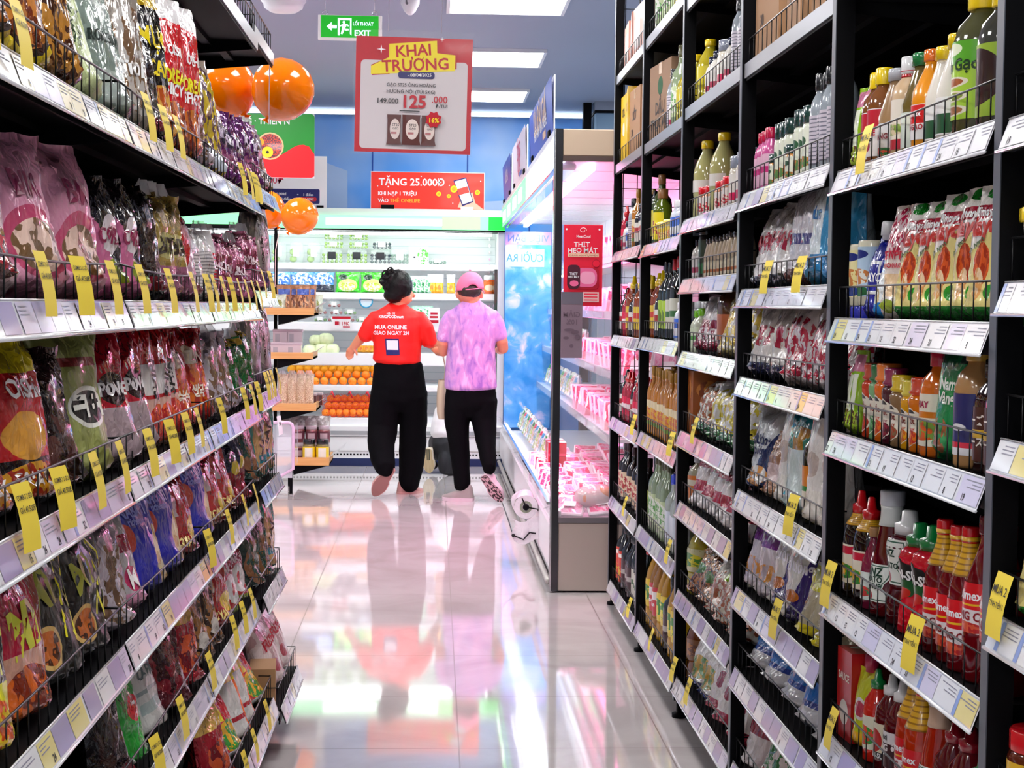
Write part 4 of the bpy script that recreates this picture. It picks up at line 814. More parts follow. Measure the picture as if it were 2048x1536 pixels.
B('darksphere', 'sauce_bottle', 'clear sauce bottle with round maroon label', 'plain', .044, .22, gl('g_ds', '#3a3a30'), CY, lm=pack('l_ds', '#9aba3a', [('e', .5, .55, .4, .4, '#2a0c10')]))
B('kewtube', 'mayonnaise_tube', 'cream mayonnaise tube on blue cap', 'tube', .027, .145, gl('cap_blue', '#1a2ab0', .25), gl('g_cream', '#e8e4ca', .35), lr=(.3, .92), lm=pack('l_kew', '#e8e0a8', [('e', .5, .85, .3, .09, '#142a7a'), ('n', .5, .4, .4, .2, '#c87a3a', '#e8dc9a', 5), ('e', .5, .12, .36, .1, '#1a3a8a')]))
B('kewtube2', 'mayonnaise_tube', 'pale blue mayonnaise tube on blue cap', 'tube', .028, .148, gl('cap_blue', '#1a2ab0', .25), gl('g_cream', '#e8e4ca', .35), lr=(.3, .92), lm=pack('l_kew2', '#b8d4ec', [('e', .5, .85, .3, .09, '#142a7a'), ('n', .5, .4, .4, .16, '#c87a3a', '#e8e8e0', 5), ('e', .5, .1, .36, .1, '#1a6a3a')]))
kind('heinzmayo', 'bag', 'mayonnaise_pouch', 'mayonnaise pouch', 'navy mayonnaise pouch with white cap', w=.075, h=.15, t=.05, wr=.5, m=foil('f_hm', '#141c8c', [('r', .4, .5, .3, .2, '#e6e8ee'), ('r', .4, .5, .24, .16, '#1e2a9c')], f=.25, metal=.1), text=[('MAYO', .42, .5, .022, '#ffffff')], cap='#e6e6ea', pinch=.5)
kind('bluemayo', 'bag', 'mayonnaise_pouch', 'mayonnaise pouch', 'white and blue mayonnaise pouch', w=.065, h=.14, t=.05, wr=.6, tilt=.1, m=foil('f_bm', '#dfe8ee', [('r', .5, .1, .5, .12, '#1a7ac8'), ('r', .5, .7, .5, .08, '#9cc8e8'), ('n', .4, .3, .2, .1, '#c8b080', '#e0e8d8', 6)], f=.3, metal=.05))
kind('pinkmayo', 'bag', 'mayonnaise_pouch', 'mayonnaise pouch', 'pink and white lattice mayonnaise pouch', w=.078, h=.195, t=.05, wr=.7, tilt=.06, pinch=.3, m=foil('f_pm', '#e8dcd6', [('n', .5, .78, .5, .2, '#b81e48', '#e8ccd0', 12), ('r', .5, .3, .5, .1, '#e8c8a0'), ('e', .5, .12, .3, .06, '#9ab03a')], f=.3, metal=.05), text=[('KEWPIE', .5, .56, .022, '#c81a3a'), ('MAYONNAISE', .5, .47, .012, '#c81a3a')])
kind('mayo', 'bag', 'mayonnaise_pouch', 'mayonnaise pouch', 'mayonnaise pouch with fried chicken picture', w=.092, h=.2, t=.06, wr=.7, tilt=.04, pinch=.25, m=foil('f_mayo', '#efe9e4', [('d', -.35, .42, '#e8d88c'), ('n', .58, .42, .2, .16, '#d8561e', '#a8300e', 14), ('n', .55, .28, .12, .12, '#e8c8a0', '#d89a5a', 9), ('r', .5, .05, .5, .07, '#1e7a2a'), ('e', .85, .22, .14, .06, '#2a9a2a'), ('r', .5, .80, .34, .05, '#a81430'), ('e', .5, .95, .3, .05, '#1e8a2a')], f=.3, metal=.03), text=[('Ajimayo', .5, .80, .018, '#ffffff'), ('Mayo', .5, .70, .042, '#c8281e', .08, .05), ('Tính Ngon', .35, .55, .012, '#3a5a2a', .5)])
kind('slimpack', 'bag', 'sauce_sachet', 'sauce pack', 'slim lime green sauce pack', w=.045, h=.155, t=.04, wr=.5, m=foil('f_slim', '#8ab81e', [('r', .5, .85, .4, .1, '#c87a9a'), ('r', .4, .5, .25, .22, '#e8eed8'), ('n', .5, .18, .4, .12, '#5a3a2a', '#a8c83a', 8)], f=.2, metal=.05))
def W_(key, col, capc, desc, lab, h=.135, r=.026): B(key, 'dressing_bottle', desc, 'waist', r, h, gl('w_'+key, col, .15), gl('wc_'+key, capc, .25), wrap=.34, lshape='e', lm=pack('wl_'+key, '#efe8d8', [('n', .5, .2, .4, .2, col, lab, 6), ('r', .5, .9, .3, .05, '#3a3a3a')]), text=[('Sốt', .66, .014, '#8c2a1a'), ('CAY', .42, .01, lab)])
W_('w_or', '#e06a14', '#e87a2a', 'orange dressing bottle with orange cap', '#c83a1a'); W_('w_gr', '#7ab07a', '#1e6a3a', 'pale green dressing bottle', '#2a7a3a'); W_('w_ma', '#4a1424', '#8c2050', 'maroon dressing bottle with plum cap', '#8c1a3a')
W_('w_ta', '#8a6a4a', '#d8b81e', 'tan dressing bottle with yellow cap', '#a83a1a', .12, .024); W_('w_ye', '#e0a012', '#d8c84a', 'yellow dressing bottle with gold cap', '#c85a1a', .12, .024); W_('w_re', '#d87414', '#c83a1a', 'amber dressing bottle with red cap', '#c8281a', .125, .031)
W_('w_rd', '#c83a14', '#b8402a', 'red orange dressing bottle', '#a8281a')
B('mush', 'sauce_bottle', 'orange sauce bottle with pink cap', 'plain', .033, .17, gl('g_mush', '#d86a1a'), gl('cap_pinkred', '#c81a3a', .25), lm=pack('l_mush', '#ece4d0', [('n', .5, .3, .4, .2, '#7aa03a', '#d85a1a', 6), ('r', .5, .6, .4, .06, '#d87a1a')]), text=[('CHAY', .8, .014, '#a81a4a')])
kind('greenpouch', 'bag', 'salad_sauce_pouch', 'sauce pouch', 'large emerald green sauce pouch', w=.11, h=.2, t=.05, wr=.3, tilt=0, m=foil('f_gp', '#0f8a4a', [('r', .5, .92, .5, .16, '#20342c'), ('e', .5, .8, .22, .09, '#0c5a30'), ('n', .4, .2, .26, .14, '#a8643a', '#2a9a5a', 5)], f=.1, metal=.03), text=[('Nam', .52, .60, .026, '#e8f4e8'), ('Vàng', .52, .49, .026, '#e8f4e8')])
B('jpsauce', 'sauce_bottle', 'sauce bottle with navy label and tan cap', 'plain', .035, .185, gl('g_jp', '#b98a58', .2), gl('cap_tan', '#c89a3a', .3), lm=pack('l_jp', '#262a6a', [('r', .5, .16, .5, .05, '#e0304a'), ('r', .5, .05, .5, .07, '#e8e6ea'), ('e', .6, .45, .14, .06, '#e8e6ea')]))
B('jpsauce2', 'sauce_bottle', 'dark brown sauce bottle with japanese label', 'plain', .033, .165, gl('g_jp2', '#2a1414'), CK, lm=pack('l_jp2', '#4a2420', [('r', .5, .5, .36, .08, '#d8b03a')]), text=[('チーズ', .75, .016, '#f0e8e0'), ('ソース', .35, .016, '#f0e8e0')])
B('soynoz', 'soy_sauce_bottle', 'dark soy sauce bottle with red nozzle', 'nozzle', .032, .195, gl('g_soy', '#1a0c08'), CR_, neck=(.68, .80, neckY), lm=pack('l_soy', '#e6dcc8', [('n', .5, .3, .4, .2, '#e8b01e', '#3a8a3a', 5), ('r', .5, .85, .4, .1, '#c81a3a')]))
B('corkb', 'salad_sauce_bottle', 'small bottle with cork top', 'sauce', .024, .15, gl('g_cork', '#7a1a3a'), gl('cap_cork', '#a87a4a', .6), lm=pack('l_cork', '#dce4e0', [('n', .5, .3, .4, .2, '#3a8a5a', '#c83a3a', 5)]))
heinz = pack('l_heinz', '#e6ebe4', [('r', .5, .5, .46, .46, '#2a5a48'), ('r', .5, .5, .43, .43, '#e8ece6'), ('e', .5, .16, .1, .12, '#a81e2a')])
B('heinz', 'ketchup_bottle', 'glass ketchup bottle with white keystone label', 'ketchup', .037, .215, gl('g_ket', '#5a0810'), CS, neck=(.72, .88, pack('neck_heinz', '#d0d4d2', [('e', .5, .5, .2, .3, '#8a9a92')])), lm=heinz, lshape='w', wrap=.42, text=[('HEINZ', .8, .02, '#143a2c'), ('TOMATO', .6, .014, '#143a2c'), ('KETCHUP', .42, .013, '#143a2c')])
B('heinzsq', 'ketchup_bottle', 'squeeze ketchup bottle with white nameplate', 'squeeze', .04, .20, gl('g_ket2', '#4a0a12'), CW, lm=heinz, lshape='w', wrap=.4, lr=(.35, .75), text=[('HEINZ', .7, .018, '#143a2c'), ('TOMATO', .42, .014, '#143a2c')])
chin = pack('l_chin', '#141414', [('r', .5, .5, .5, .16, '#141414'), ('r', .5, .28, .5, .22, '#1e5a2a'), ('e', .6, .15, .3, .16, '#c8281e')])
B('chinsu', 'chili_sauce_bottle', 'red squeeze bottle with green cap', 'squeeze', .037, .19, gl('g_chin', '#d00c24', .12), CG, lm=chin, lshape='e', wrap=.4, text=[('CHIN-SU', .62, .022, '#f4f4f4', .04)])
chol = pack('l_chol', '#e8e0e2', [('r', .5, .74, .5, .27, '#d81420'), ('e', .5, .62, .42, .08, '#e8b81e'), ('e', .5, .66, .42, .08, '#d81420'), ('n', .5, .1, .4, .12, '#b81e24', '#d85a3a', 6)])
B('chol', 'ketchup_bottle', 'tomato ketchup bottle with yellow neck', 'sauce', .032, .215, gl('g_chol', '#6a0812'), CR_, neck=(.66, .93, neckY), lr=(.12, .5), lm=chol, text=[('Cholimex', .76, .017, '#ffffff'), ('TƯƠNG CÀ', .34, .016, '#8c1420')])
B('cholbig', 'ketchup_bottle', 'tall ketchup bottle with maroon cap', 'sauce', .036, .245, gl('g_chol', '#6a0812'), gl('cap_maroon', '#6a1020'), lr=(.3, .6), lm=chol, text=[('Cholimex', .76, .019, '#ffffff'), ('TƯƠNG CÀ', .34, .018, '#8c1420')], prof2=1)
kind('redbox', 'box', 'sauce_carton', 'carton', 'tall red sauce carton', w=.08, h=.17, t=.08, m=pack('b_red', '#c01c20', [('e', .5, .3, .3, .14, '#e8e0d8')], coat=.2), text=[('SAUCE', .5, .7, .02, '#f4e8d8')])
kind('yelpouch', 'bag', 'sauce_pouch', 'sauce pouch', 'lime yellow sauce pouch with pink cap', w=.075, h=.15, t=.04, wr=.5, m=foil('f_yp', '#c8d01e', [('e', .5, .5, .3, .14, '#e8e4e0'), ('e', .5, .5, .24, .1, '#c83a5a'), ('r', .5, .1, .5, .12, '#e8b01e')], f=.2, metal=.02), cap='#b01e4a')
B('redgreen', 'chili_sauce_bottle', 'small red chili bottle with green cap', 'nozzle', .026, .165, gl('g_rg', '#d8281a'), CG, lm=pack('l_rg', '#e8e6d0', [('n', .5, .4, .4, .3, '#2a9a3a', '#d83a1a', 6)]))
B('whitecap', 'chili_sauce_bottle', 'cream label chili bottle with white cap', 'nozzle', .03, .165, gl('g_wc', '#5a0c14'), CW, lm=pack('l_wc', '#e6dcc0', [('e', .5, .5, .2, .34, '#b8201e'), ('r', .5, .05, .5, .12, '#14181a')]), text=[('CHIN-SU', .08, .012, '#f4f4f4')])
B('uot', 'chili_sauce_bottle', 'dark red chili bottle with black white label', 'nozzle', .032, .175, gl('g_uot', '#5a0a14'), CW, lm=pack('l_uot', '#3a0a14', [('r', .5, .82, .4, .16, '#e4e0e2')]), text=[('mexi', .84, .014, '#141414'), ('TƯƠNG ỚT', .55, .016, '#f0e8ea'), ('CHA', .4, .012, '#f0e8ea')])
B('ot', 'chili_sauce_bottle', 'orange red chili bottle with yellow neck', 'sauce', .031, .2, gl('g_ot', '#b8300e'), CR_, neck=(.62, .94, neckY), lm=chol, text=[('Cholimex', .76, .016, '#ffffff'), ('TƯƠNG ỚT', .34, .016, '#8c1420')])
B('heinzchili', 'chili_sauce_bottle', 'glass chili bottle with silver cap', 'ketchup', .037, .205, gl('g_hc', '#a82410'), CS, neck=(.72, .88, pack('neck_hc', '#c8a890', [('e', .5, .5, .2, .3, '#8a5a42')])), lm=heinz, lshape='w', wrap=.42, text=[('HEINZ', .8, .02, '#143a2c'), ('CHILI', .6, .014, '#143a2c')])
B('maroon', 'chili_sauce_bottle', 'maroon sauce bottle with dark red nozzle', 'nozzle', .036, .185, gl('g_mar', '#5a0c14'), gl('cap_dred', '#8c1022'), lm=pack('l_mar', '#d8d4cc', [('e', .5, .5, .3, .34, '#d84a1a')]))
# second bay
kind('ctn', 'box', 'cardboard_carton', 'carton', 'brown cardboard carton with printed numbers', w=.26, h=.26, t=.28, m=pack('b_card', '#a9805c', [('r', .5, .5, .5, .5, '#a9805c')], rough=.7, coat=0), tape=True, text=[('30', .3, .35, .04, '#3a2a20'), ('SỐT', .5, .6, .05, '#3a2a20')])
kind('redtin', 'box', 'gift_tin', 'tin', 'large red tin with red lid', w=.15, h=.245, t=.15, m=gl('b_tin', '#a80c14', .3), lid='#c81018')
B('pinkb', 'essence_bottle', 'slim pink bottle', 'plain', .02, .15, gl('g_pink', '#d05a9a', .2), gl('cap_pk', '#c81a4a', .2), lm=pack('l_pink', '#e8b8d0', [('r', .5, .5, .4, .1, '#c8287a')]), rows=2)
B('herb', 'spice_jar', 'white spice jar with dark green lid', 'spice', .027, .15, gl('g_herb', '#d8dcc8', .2), gl('cap_dg', '#1a3a34', .2), lm=pack('l_herb', '#e6ead8', [('n', .5, .2, .4, .14, '#c87a3a', '#5a8a4a', 5), ('e', .5, .7, .2, .12, '#2a5a3a')]), cat='spice jar')
B('herbs', 'spice_jar', 'short spice jar with green lid', 'spice', .024, .085, gl('g_herb2', '#c88a4a', .2), gl('cap_dg', '#1a3a34', .2), lm=pack('l_herb', '#e6ead8'), cat='spice jar')
B('clearb', 'vinegar_bottle', 'tall clear bottle with black cap', 'plain', .024, .21, gl('g_clearb', '#98a0a8', .1), CK, lm=pack('l_clearb', '#c8c0cc', [('s', 12, .3, '#6a6a7a')]))
def lighten(c):
    v = [int(c[i:i+2], 16) for i in (1, 3, 5)]
    return '#%02x%02x%02x' % tuple(int(q+(255-q)*(.42 if min(v) > 150 else .1)) for q in v)
def sugar(key, name, desc, base, lay, w, h, text=(), **k): kind(key, 'bag', name, k.pop('cat', 'bag'), desc, w=w, h=h*1.08, t=k.pop('t', .07), wr=k.pop('wr', 1.2), tilt=k.pop('tilt', .28)*.55, m=foil('s_'+key, lighten(base), lay, f=.4, metal=k.pop('metal', .03), rough=.22), text=list(text), **k)
sugar('salt', 'salt_bag', 'white and red salt bag', '#d5d0d3', [('n', .5, .55, .3, .14, '#b0284a', '#d5d0d3', 7), ('r', .5, .06, .5, .08, '#1a2038')], .15, .19, [('MUỐI', .5, .58, .035, '#b01e3a')], pinch=.3)
sugar('greysalt', 'salt_bag', 'pale grey seasoning bag', '#b9b6c6', [('r', .5, .45, .3, .05, '#4a4a8a'), ('r', .5, .08, .4, .09, '#5a3028')], .13, .215, pinch=.2, tilt=.14)
sugar('bluebag', 'salt_bag', 'white and sky blue seasoning bag', '#cfe4ee', [('r', .8, .5, .2, .5, '#3a9ad0'), ('r', .5, .1, .5, .16, '#2a80bc')], .14, .235, [('úc', .4, .6, .04, '#2a6aa8')], tilt=.1)
sugar('sugar', 'sugar_bag', 'white sugar bag with crimson print', '#c9c1bc', [('n', .5, .5, .34, .13, '#a8183a', '#c9c1bc', 6), ('r', .5, .08, .5, .1, '#141c48')], .17, .19, t=.08)
sugar('sugar2', 'sugar_bag', 'white sugar bag with crimson lattice', '#d0c0c0', [('n', .5, .4, .5, .34, '#b01a3a', '#d8ccd0', 10)], .17, .19, t=.08)
sugar('duongbien', 'sugar_bag', 'silver and navy sugar bag', '#b4bcc6', [('d', -.9, -.05, '#14285a'), ('n', .5, .2, .3, .12, '#d8944a', '#e8e4e0', 5)], .17, .2, [('đường', .45, .62, .035, '#14285a'), ('phèn', .45, .5, .032, '#14285a')], t=.07)
sugar('brownsug', 'sugar_bag', 'brown rock sugar bag', '#8a5a3a', [('r', .5, .4, .5, .12, '#d8c0c0')], .15, .15, t=.07)
sugar('whitepouch', 'flour_pouch', 'slim white pouch with clear top', '#d8cfc8', [('r', .5, .1, .5, .2, '#e8e2da'), ('e', .5, .5, .3, .1, '#c8b8b0')], .1, .24, tilt=.05)
sugar('tealpouch', 'vermicelli_pouch', 'teal pouch with golden picture', '#a9c4c4', [('r', .5, .86, .5, .16, '#1a8494'), ('n', .5, .66, .5, .1, '#a8781e', '#2a7a6a', 4), ('r', .12, .35, .08, .35, '#2ab0cc')], .15, .235, tilt=.06)
B('darkorange', 'cooking_wine_bottle', 'dark bottle with orange label', 'wine', .036, .25, gl('g_do', '#2a2a18'), CK, lm=pack('l_do', '#e0862a', [('r', .5, .2, .5, .2, '#e8e0d0'), ('r', .5, .45, .5, .06, '#2a8a3a')]))
sugar('purplep', 'rice_flour_bag', 'clear flour bag with purple bands', '#b8a8b8', [('r', .5, .78, .5, .2, '#7a2a92'), ('n', .5, .3, .4, .1, '#d8903a', '#c8b8c0', 5)], .15, .2, tilt=.2)
sugar('ong', 'rice_flour_bag', 'white bag with indigo edge', '#cfcac4', [('d', -1.4, -.35, '#2c1c6e'), ('e', .4, .3, .2, .06, '#d87a2a')], .17, .21, [('đường', .5, .6, .04, '#e8e4f0')], t=.08, tilt=.2)
sugar('yelfilm', 'dried_food_bag', 'clear bag with lemon yellow label', '#b9ae8e', [('r', .5, .8, .5, .16, '#d8d41e'), ('r', .5, .1, .5, .1, '#d8c81e')], .17, .15, t=.09, wr=1.6, tilt=.3)
sugar('bluesugar', 'sugar_bag', 'white sugar bag with bright blue band', '#c6c6cc', [('r', .5, .42, .5, .14, '#1678d8'), ('r', .5, .27, .5, .03, '#0e3c9a')], .19, .19, [('đường', .55, .78, .034, '#2a2a3a'), ('trắng', .55, .66, .034, '#2a2a3a')], t=.12, tilt=.5)
sugar('maroonw', 'flour_bag', 'white bag with maroon band', '#cbbfbc', [('r', .5, .6, .5, .1, '#8c1430')], .18, .17, t=.09, tilt=.3)
sugar('redchili', 'dried_chili_bag', 'red bag with green leaf print', '#c01c34', [('n', .5, .5, .4, .2, '#2a7a3a', '#e8e0dc', 6), ('e', .5, .2, .3, .1, '#e8e4e4')], .17, .17, t=.09, tilt=.3)
# third bay
B('oilye', 'cooking_oil_bottle', 'yellow oil bottle', 'oil', .04, .2, gl('g_oilye', '#a89a1e', .1), CY, lm=pack('l_oilye', '#c8b81e'))
B('dkcap', 'sauce_bottle', 'small cream bottle with dark blue cap', 'plain', .022, .125, gl('g_dk', '#d0ccc4', .2), gl('cap_navy', '#1a2038'), lm=pack('l_dk', '#e0dcd8', [('r', .5, .3, .5, .14, '#b83a5a')]))
B('jarpink', 'sauce_jar', 'clear jar with pink label', 'jar', .038, .14, gl('g_jp3', '#c8c0b0', .1), gl('cap_clear', '#8a90a0', .15), lm=pack('l_jpk', '#e0dcd4', [('r', .5, .2, .5, .14, '#d81e5a')]), cat='jar')
B('yelcapbig', 'cooking_oil_bottle', 'clear oil bottle with yellow cap', 'oil', .042, .24, gl('g_ycb', '#a8a46a', .08), CY, lr=(.35, .5), lm=pack('l_ycb', '#d8d4cc'))
B('redjar', 'spice_jar', 'small spice jar with red lid', 'jar', .025, .09, gl('g_rj', '#b87a5a', .2), CR_, lm=pack('l_rj', '#e6dcd8', [('n', .5, .4, .4, .3, '#c8283a', '#e8d8c8', 6)]), cat='spice jar', rows=2)
B('smallblk', 'spice_bottle', 'little bottle with dark cap', 'milk', .019, .12, gl('g_sb', '#c8b49a', .2), CK, lm=pack('l_sb', '#dcd0b4', [('r', .5, .3, .4, .1, '#b86a3a')]))
B('darktube', 'spice_tube', 'dark pepper grinder tube', 'spice', .022, .17, gl('g_dt', '#2a2628', .3), CK, lm=pack('l_dt', '#3a4a3a', [('r', .5, .1, .5, .2, '#2a7a4a')]))
B('limecap', 'juice_bottle', 'small white bottle with lime cap', 'plain', .026, .13, gl('g_lc', '#cfd8c0', .2), gl('cap_lime', '#7ac81e'), lm=pack('l_lc', '#dce8cc', [('r', .5, .5, .4, .1, '#4a9a2a')]))
B('jug', 'vinegar_jug', 'dark round jug with white cap', 'plain', .06, .235, gl('g_jug', '#5a3a24'), CW, lr=(.2, .5), lm=pack('l_jug', '#b8643a'))
sugar('maroonpouch', 'seasoning_bag', 'maroon and white seasoning bag', '#b0a4a6', [('r', .5, .3, .5, .26, '#8c1438'), ('n', .5, .3, .3, .12, '#e8dce0', '#8c1438', 7)], .15, .16, tilt=.3)
sugar('yelgreen', 'seasoning_bag', 'yellow and green seasoning bag', '#a89a5a', [('n', .5, .5, .5, .4, '#d8b83a', '#e0dcd0', 6)], .15, .16, tilt=.3)
kind('orangebox', 'box', 'seasoning_carton', 'carton', 'orange brown seasoning carton', w=.13, h=.19, t=.1, m=pack('b_orange', '#a85a1e', [('n', .5, .7, .4, .14, '#d88a3a', '#8c4014', 5)], coat=.2), text=[('AN', .4, .3, .03, '#f0d8b0')])
sugar('noodg', 'vermicelli_bag', 'clear noodle bag with green print', '#c4c4b8', [('n', .5, .5, .5, .4, '#d8dcd0', '#a85a2a', 8), ('r', .5, .1, .5, .12, '#1e5a3a')], .17, .15, t=.08, wr=1.7, tilt=.4, metal=.1)
sugar('noodw', 'vermicelli_bag', 'white noodle bag with yellow dots', '#cfd0cc', [('n', .5, .5, .5, .4, '#e0e0dc', '#c8b82a', 7), ('r', .5, .12, .5, .1, '#2a6a3a')], .17, .16, t=.08, wr=1.6, tilt=.35)
sugar('pinkpk', 'seasoning_bag', 'slim white pack with crimson stripe', '#d4c8c8', [('r', .5, .4, .5, .1, '#b8203e'), ('r', .5, .8, .5, .06, '#c85a6a')], .12, .15, t=.05, tilt=.4)
B('ghee', 'oil_jar', 'glass jar with orange label', 'plain', .04, .15, gl('g_ghee', '#a8a48a'), CS, lm=pack('l_ghee', '#d8782a', [('r', .5, .7, .4, .12, '#e8e4d0')]), cat='jar')
B('oiljug', 'cooking_oil_jug', 'large yellow oil jug', 'oil', .066, .235, gl('g_oj', '#a89a0e', .06), CY, lr=(.3, .6), lm=pack('l_oj', '#c8c89a', [('n', .5, .5, .4, .3, '#3a8a2a', '#d8d41e', 5)]))
sugar('brownnood', 'noodle_bag', 'big brown dried noodle bag', '#8a5430', [('n', .5, .5, .5, .5, '#b87a4a', '#5a2e1a', 12), ('e', .4, .5, .2, .1, '#3a7a2a')], .2, .16, t=.09, wr=1.5, tilt=.45, metal=.05)
sugar('greennood', 'noodle_bag', 'pale noodle bag with lime corner', '#c8c4b0', [('n', .5, .4, .5, .4, '#d8d0c0', '#a85a3a', 9), ('r', .8, .85, .24, .2, '#9ac81e')], .18, .15, t=.09, wr=1.4, tilt=.4)
B('amberjug', 'fish_sauce_jug', 'large amber bottle', 'oil', .065, .245, gl('g_aj', '#6e3408', .05), CK, lr=(.3, .56), lm=pack('l_aj', '#7a4a1a', [('n', .5, .5, .4, .3, '#a8641e', '#5a2c0a', 5)]))
sugar('maroonflour', 'flour_bag', 'white flour bag with maroon emblem', '#d6cecb', [('e', .55, .55, .16, .13, '#8c1438'), ('r', .6, .14, .34, .1, '#a81a3a')], .18, .17, t=.09, tilt=.4)
sugar('vegflour', 'flour_bag', 'white flour bag with vegetable picture', '#d2cdca', [('n', .5, .4, .4, .2, '#c8a03a', '#5a8a3a', 6), ('r', .5, .1, .5, .06, '#2a3a8a')], .18, .16, t=.08, tilt=.4)
# fourth and fifth bays
kind('oilctn', 'box', 'oil_carton', 'carton', 'brown oil carton with green leaf', w=.3, h=.27, t=.26, m=pack('b_oilc', '#9c7a5e', [('e', .5, .7, .12, .12, '#1e5a34')], rough=.7, coat=0), tape=True, text=[('DẦU', .5, .42, .06, '#241a14'), ('THỰC VẬT', .5, .22, .05, '#241a14')])
B('olive_b', 'olive_oil_bottle', 'olive oil bottle with brown cap', 'wine', .036, .25, gl('g_ol', '#3a4a14'), gl('cap_brown', '#8c5a2a', .5), lm=pack('l_ol', '#d8cc3a'))
B('cup', 'margarine_cup', 'small yellow lidded cup', 'cup', .03, .075, gl('g_cup', '#e8dcb0', .3), gl('cap_cup', '#f0dc3a', .3), lm=pack('l_cup', '#e8c81e', [('n', .5, .4, .4, .3, '#d86a2a', '#f0e08a', 5)]), cat='cup', rows=2)
B('butter', 'sauce_bottle', 'yellow mustard bottle with green neck', 'plain', .034, .2, gl('g_but', '#5a6a1a'), gl('cap_brown', '#8c5a2a', .5), lm=pack('l_but', '#e8d41e', [('n', .5, .4, .4, .3, '#a81e2a', '#f0dc3a', 5)]))
B('wb', 'milk_bottle', 'small white and blue bottle', 'plain', .024, .13, gl('g_wb', '#c8ccd8', .2), CW, lm=pack('l_wb', '#3a6ad0', [('r', .5, .3, .5, .2, '#e8e8ee')]), rows=2)
B('winered', 'soy_sauce_bottle', 'dark bottle with red foil neck', 'wine', .035, .275, gl('g_wr', '#0c1410'), CR_, lm=pack('l_wr', '#c8c8b8', [('r', .5, .5, .4, .1, '#3a6a3a')]))
B('winegr', 'olive_oil_bottle', 'dark green bottle with lime label', 'wine', .034, .27, gl('g_wg', '#101c10'), CK, lm=pack('l_wg', '#a8c83a', [('e', .5, .4, .2, .3, '#5a7a1e')]))
B('yelneck', 'sauce_bottle', 'amber bottle with yellow cap', 'nozzle', .034, .24, gl('g_yn', '#8a3a0e'), CY, lm=pack('l_yn', '#d8b82a', [('r', .5, .6, .4, .12, '#c83a1e')]))
B('dknz', 'soy_sauce_bottle', 'black soy bottle with pale label', 'nozzle', .033, .2, gl('g_dn', '#160a0a'), CK, lm=pack('l_dn', '#d8d4cc', [('r', .5, .6, .4, .14, '#a81e1e')]))
B('honeyb', 'soy_sauce_bottle', 'slim amber bottle with gold cap', 'wine', .026, .24, gl('g_hb', '#b8741e'), gl('cap_gold', '#a8781e', .25), lm=pack('l_hb', '#e0d0a8', [('n', .5, .4, .4, .34, '#d8a82a', '#c86a4a', 5), ('r', .5, .05, .5, .1, '#7a9a3a')]), rows=2)
B('clearv', 'vinegar_bottle', 'clear vinegar bottle', 'wine', .034, .27, gl('g_cv', '#8a9a7a', .05), gl('cap_cv', '#5a5a3a', .2), lm=pack('l_cv', '#b8c89a', [('n', .5, .5, .4, .4, '#5a9a4a', '#d8dcd0', 5)]))
B('clearblue', 'vinegar_bottle', 'clear bottle with blue cap', 'wine', .032, .24, gl('g_cb', '#a8b0a8', .05), gl('cap_blue2', '#1a3ad0', .2), lm=pack('l_cb', '#c8d0dc'))
B('litreoil', 'cooking_oil_bottle', 'golden cooking oil bottle with yellow label', 'oil', .042, .29, gl('g_lo', '#b8860e', .06), CY, lr=(.25, .6), lm=pack('l_lo', '#e8c81e', [('n', .5, .5, .4, .3, '#3a8a2a', '#e8d83a', 4)]))
B('litrered', 'cooking_oil_bottle', 'amber cooking oil bottle with red label', 'oil', .042, .29, gl('g_lr', '#9a640e', .06), CR_, lr=(.25, .6), lm=pack('l_lr', '#c8202a', [('r', .5, .7, .4, .14, '#e8e0e0')]), text=[('Meizan', .4, .02, '#f4ecec')])
B('litredark', 'soy_sauce_bottle', 'very dark sauce bottle', 'wine', .038, .25, gl('g_ld', '#14080a'), CK, lm=pack('l_ld', '#3a1418', [('r', .5, .5, .3, .1, '#a8a09a')]))
B('creamsoy', 'soy_sauce_bottle', 'dark soy bottle with cream patterned label', 'wine', .034, .235, gl('g_cs', '#1c0c0c'), gl('cap_dbrown', '#3a1a20', .2), lr=(.1, .52), lm=pack('l_cs', '#e0c8a8', [('n', .5, .5, .4, .42, '#b83a3a', '#e8d4b4', 8)]))
B('redyel', 'fish_sauce_bottle', 'dark bottle with red and yellow label', 'wine', .036, .26, gl('g_ry', '#1a0c0a'), CK, lr=(.08, .58), lm=pack('l_ry', '#d8381e', [('n', .5, .3, .5, .2, '#f0c81e', '#d8381e', 5), ('r', .5, .85, .5, .06, '#f0e4dc')]))
B('redsmall', 'chili_sauce_bottle', 'slim magenta red bottle', 'nozzle', .026, .2, gl('g_rs', '#a8102e'), CR_, lm=pack('l_rs', '#d81e4a', [('r', .5, .5, .4, .12, '#f0e0e4')]))
kind('pinkbox', 'box', 'paper_carton', 'carton', 'pink and white carton', w=.22, h=.2, t=.22, m=pack('b_pink', '#d8a89a', [('r', .5, .5, .3, .3, '#e8dcd8')], rough=.5, coat=.1))
kind('yelcarton', 'box', 'oil_carton', 'carton', 'yellow carton with black script', w=.18, h=.28, t=.25, m=pack('b_yel', '#eec41e', [('e', .5, .5, .2, .1, '#f0ecd8')], rough=.4, coat=.1), text=[('OIL', .5, .75, .05, '#3a2a14', 1.57)])
BN = {1: 'fifth', 2: 'fourth', 3: 'third', 4: 'second', 5: 'first', 0: 'sixth'}
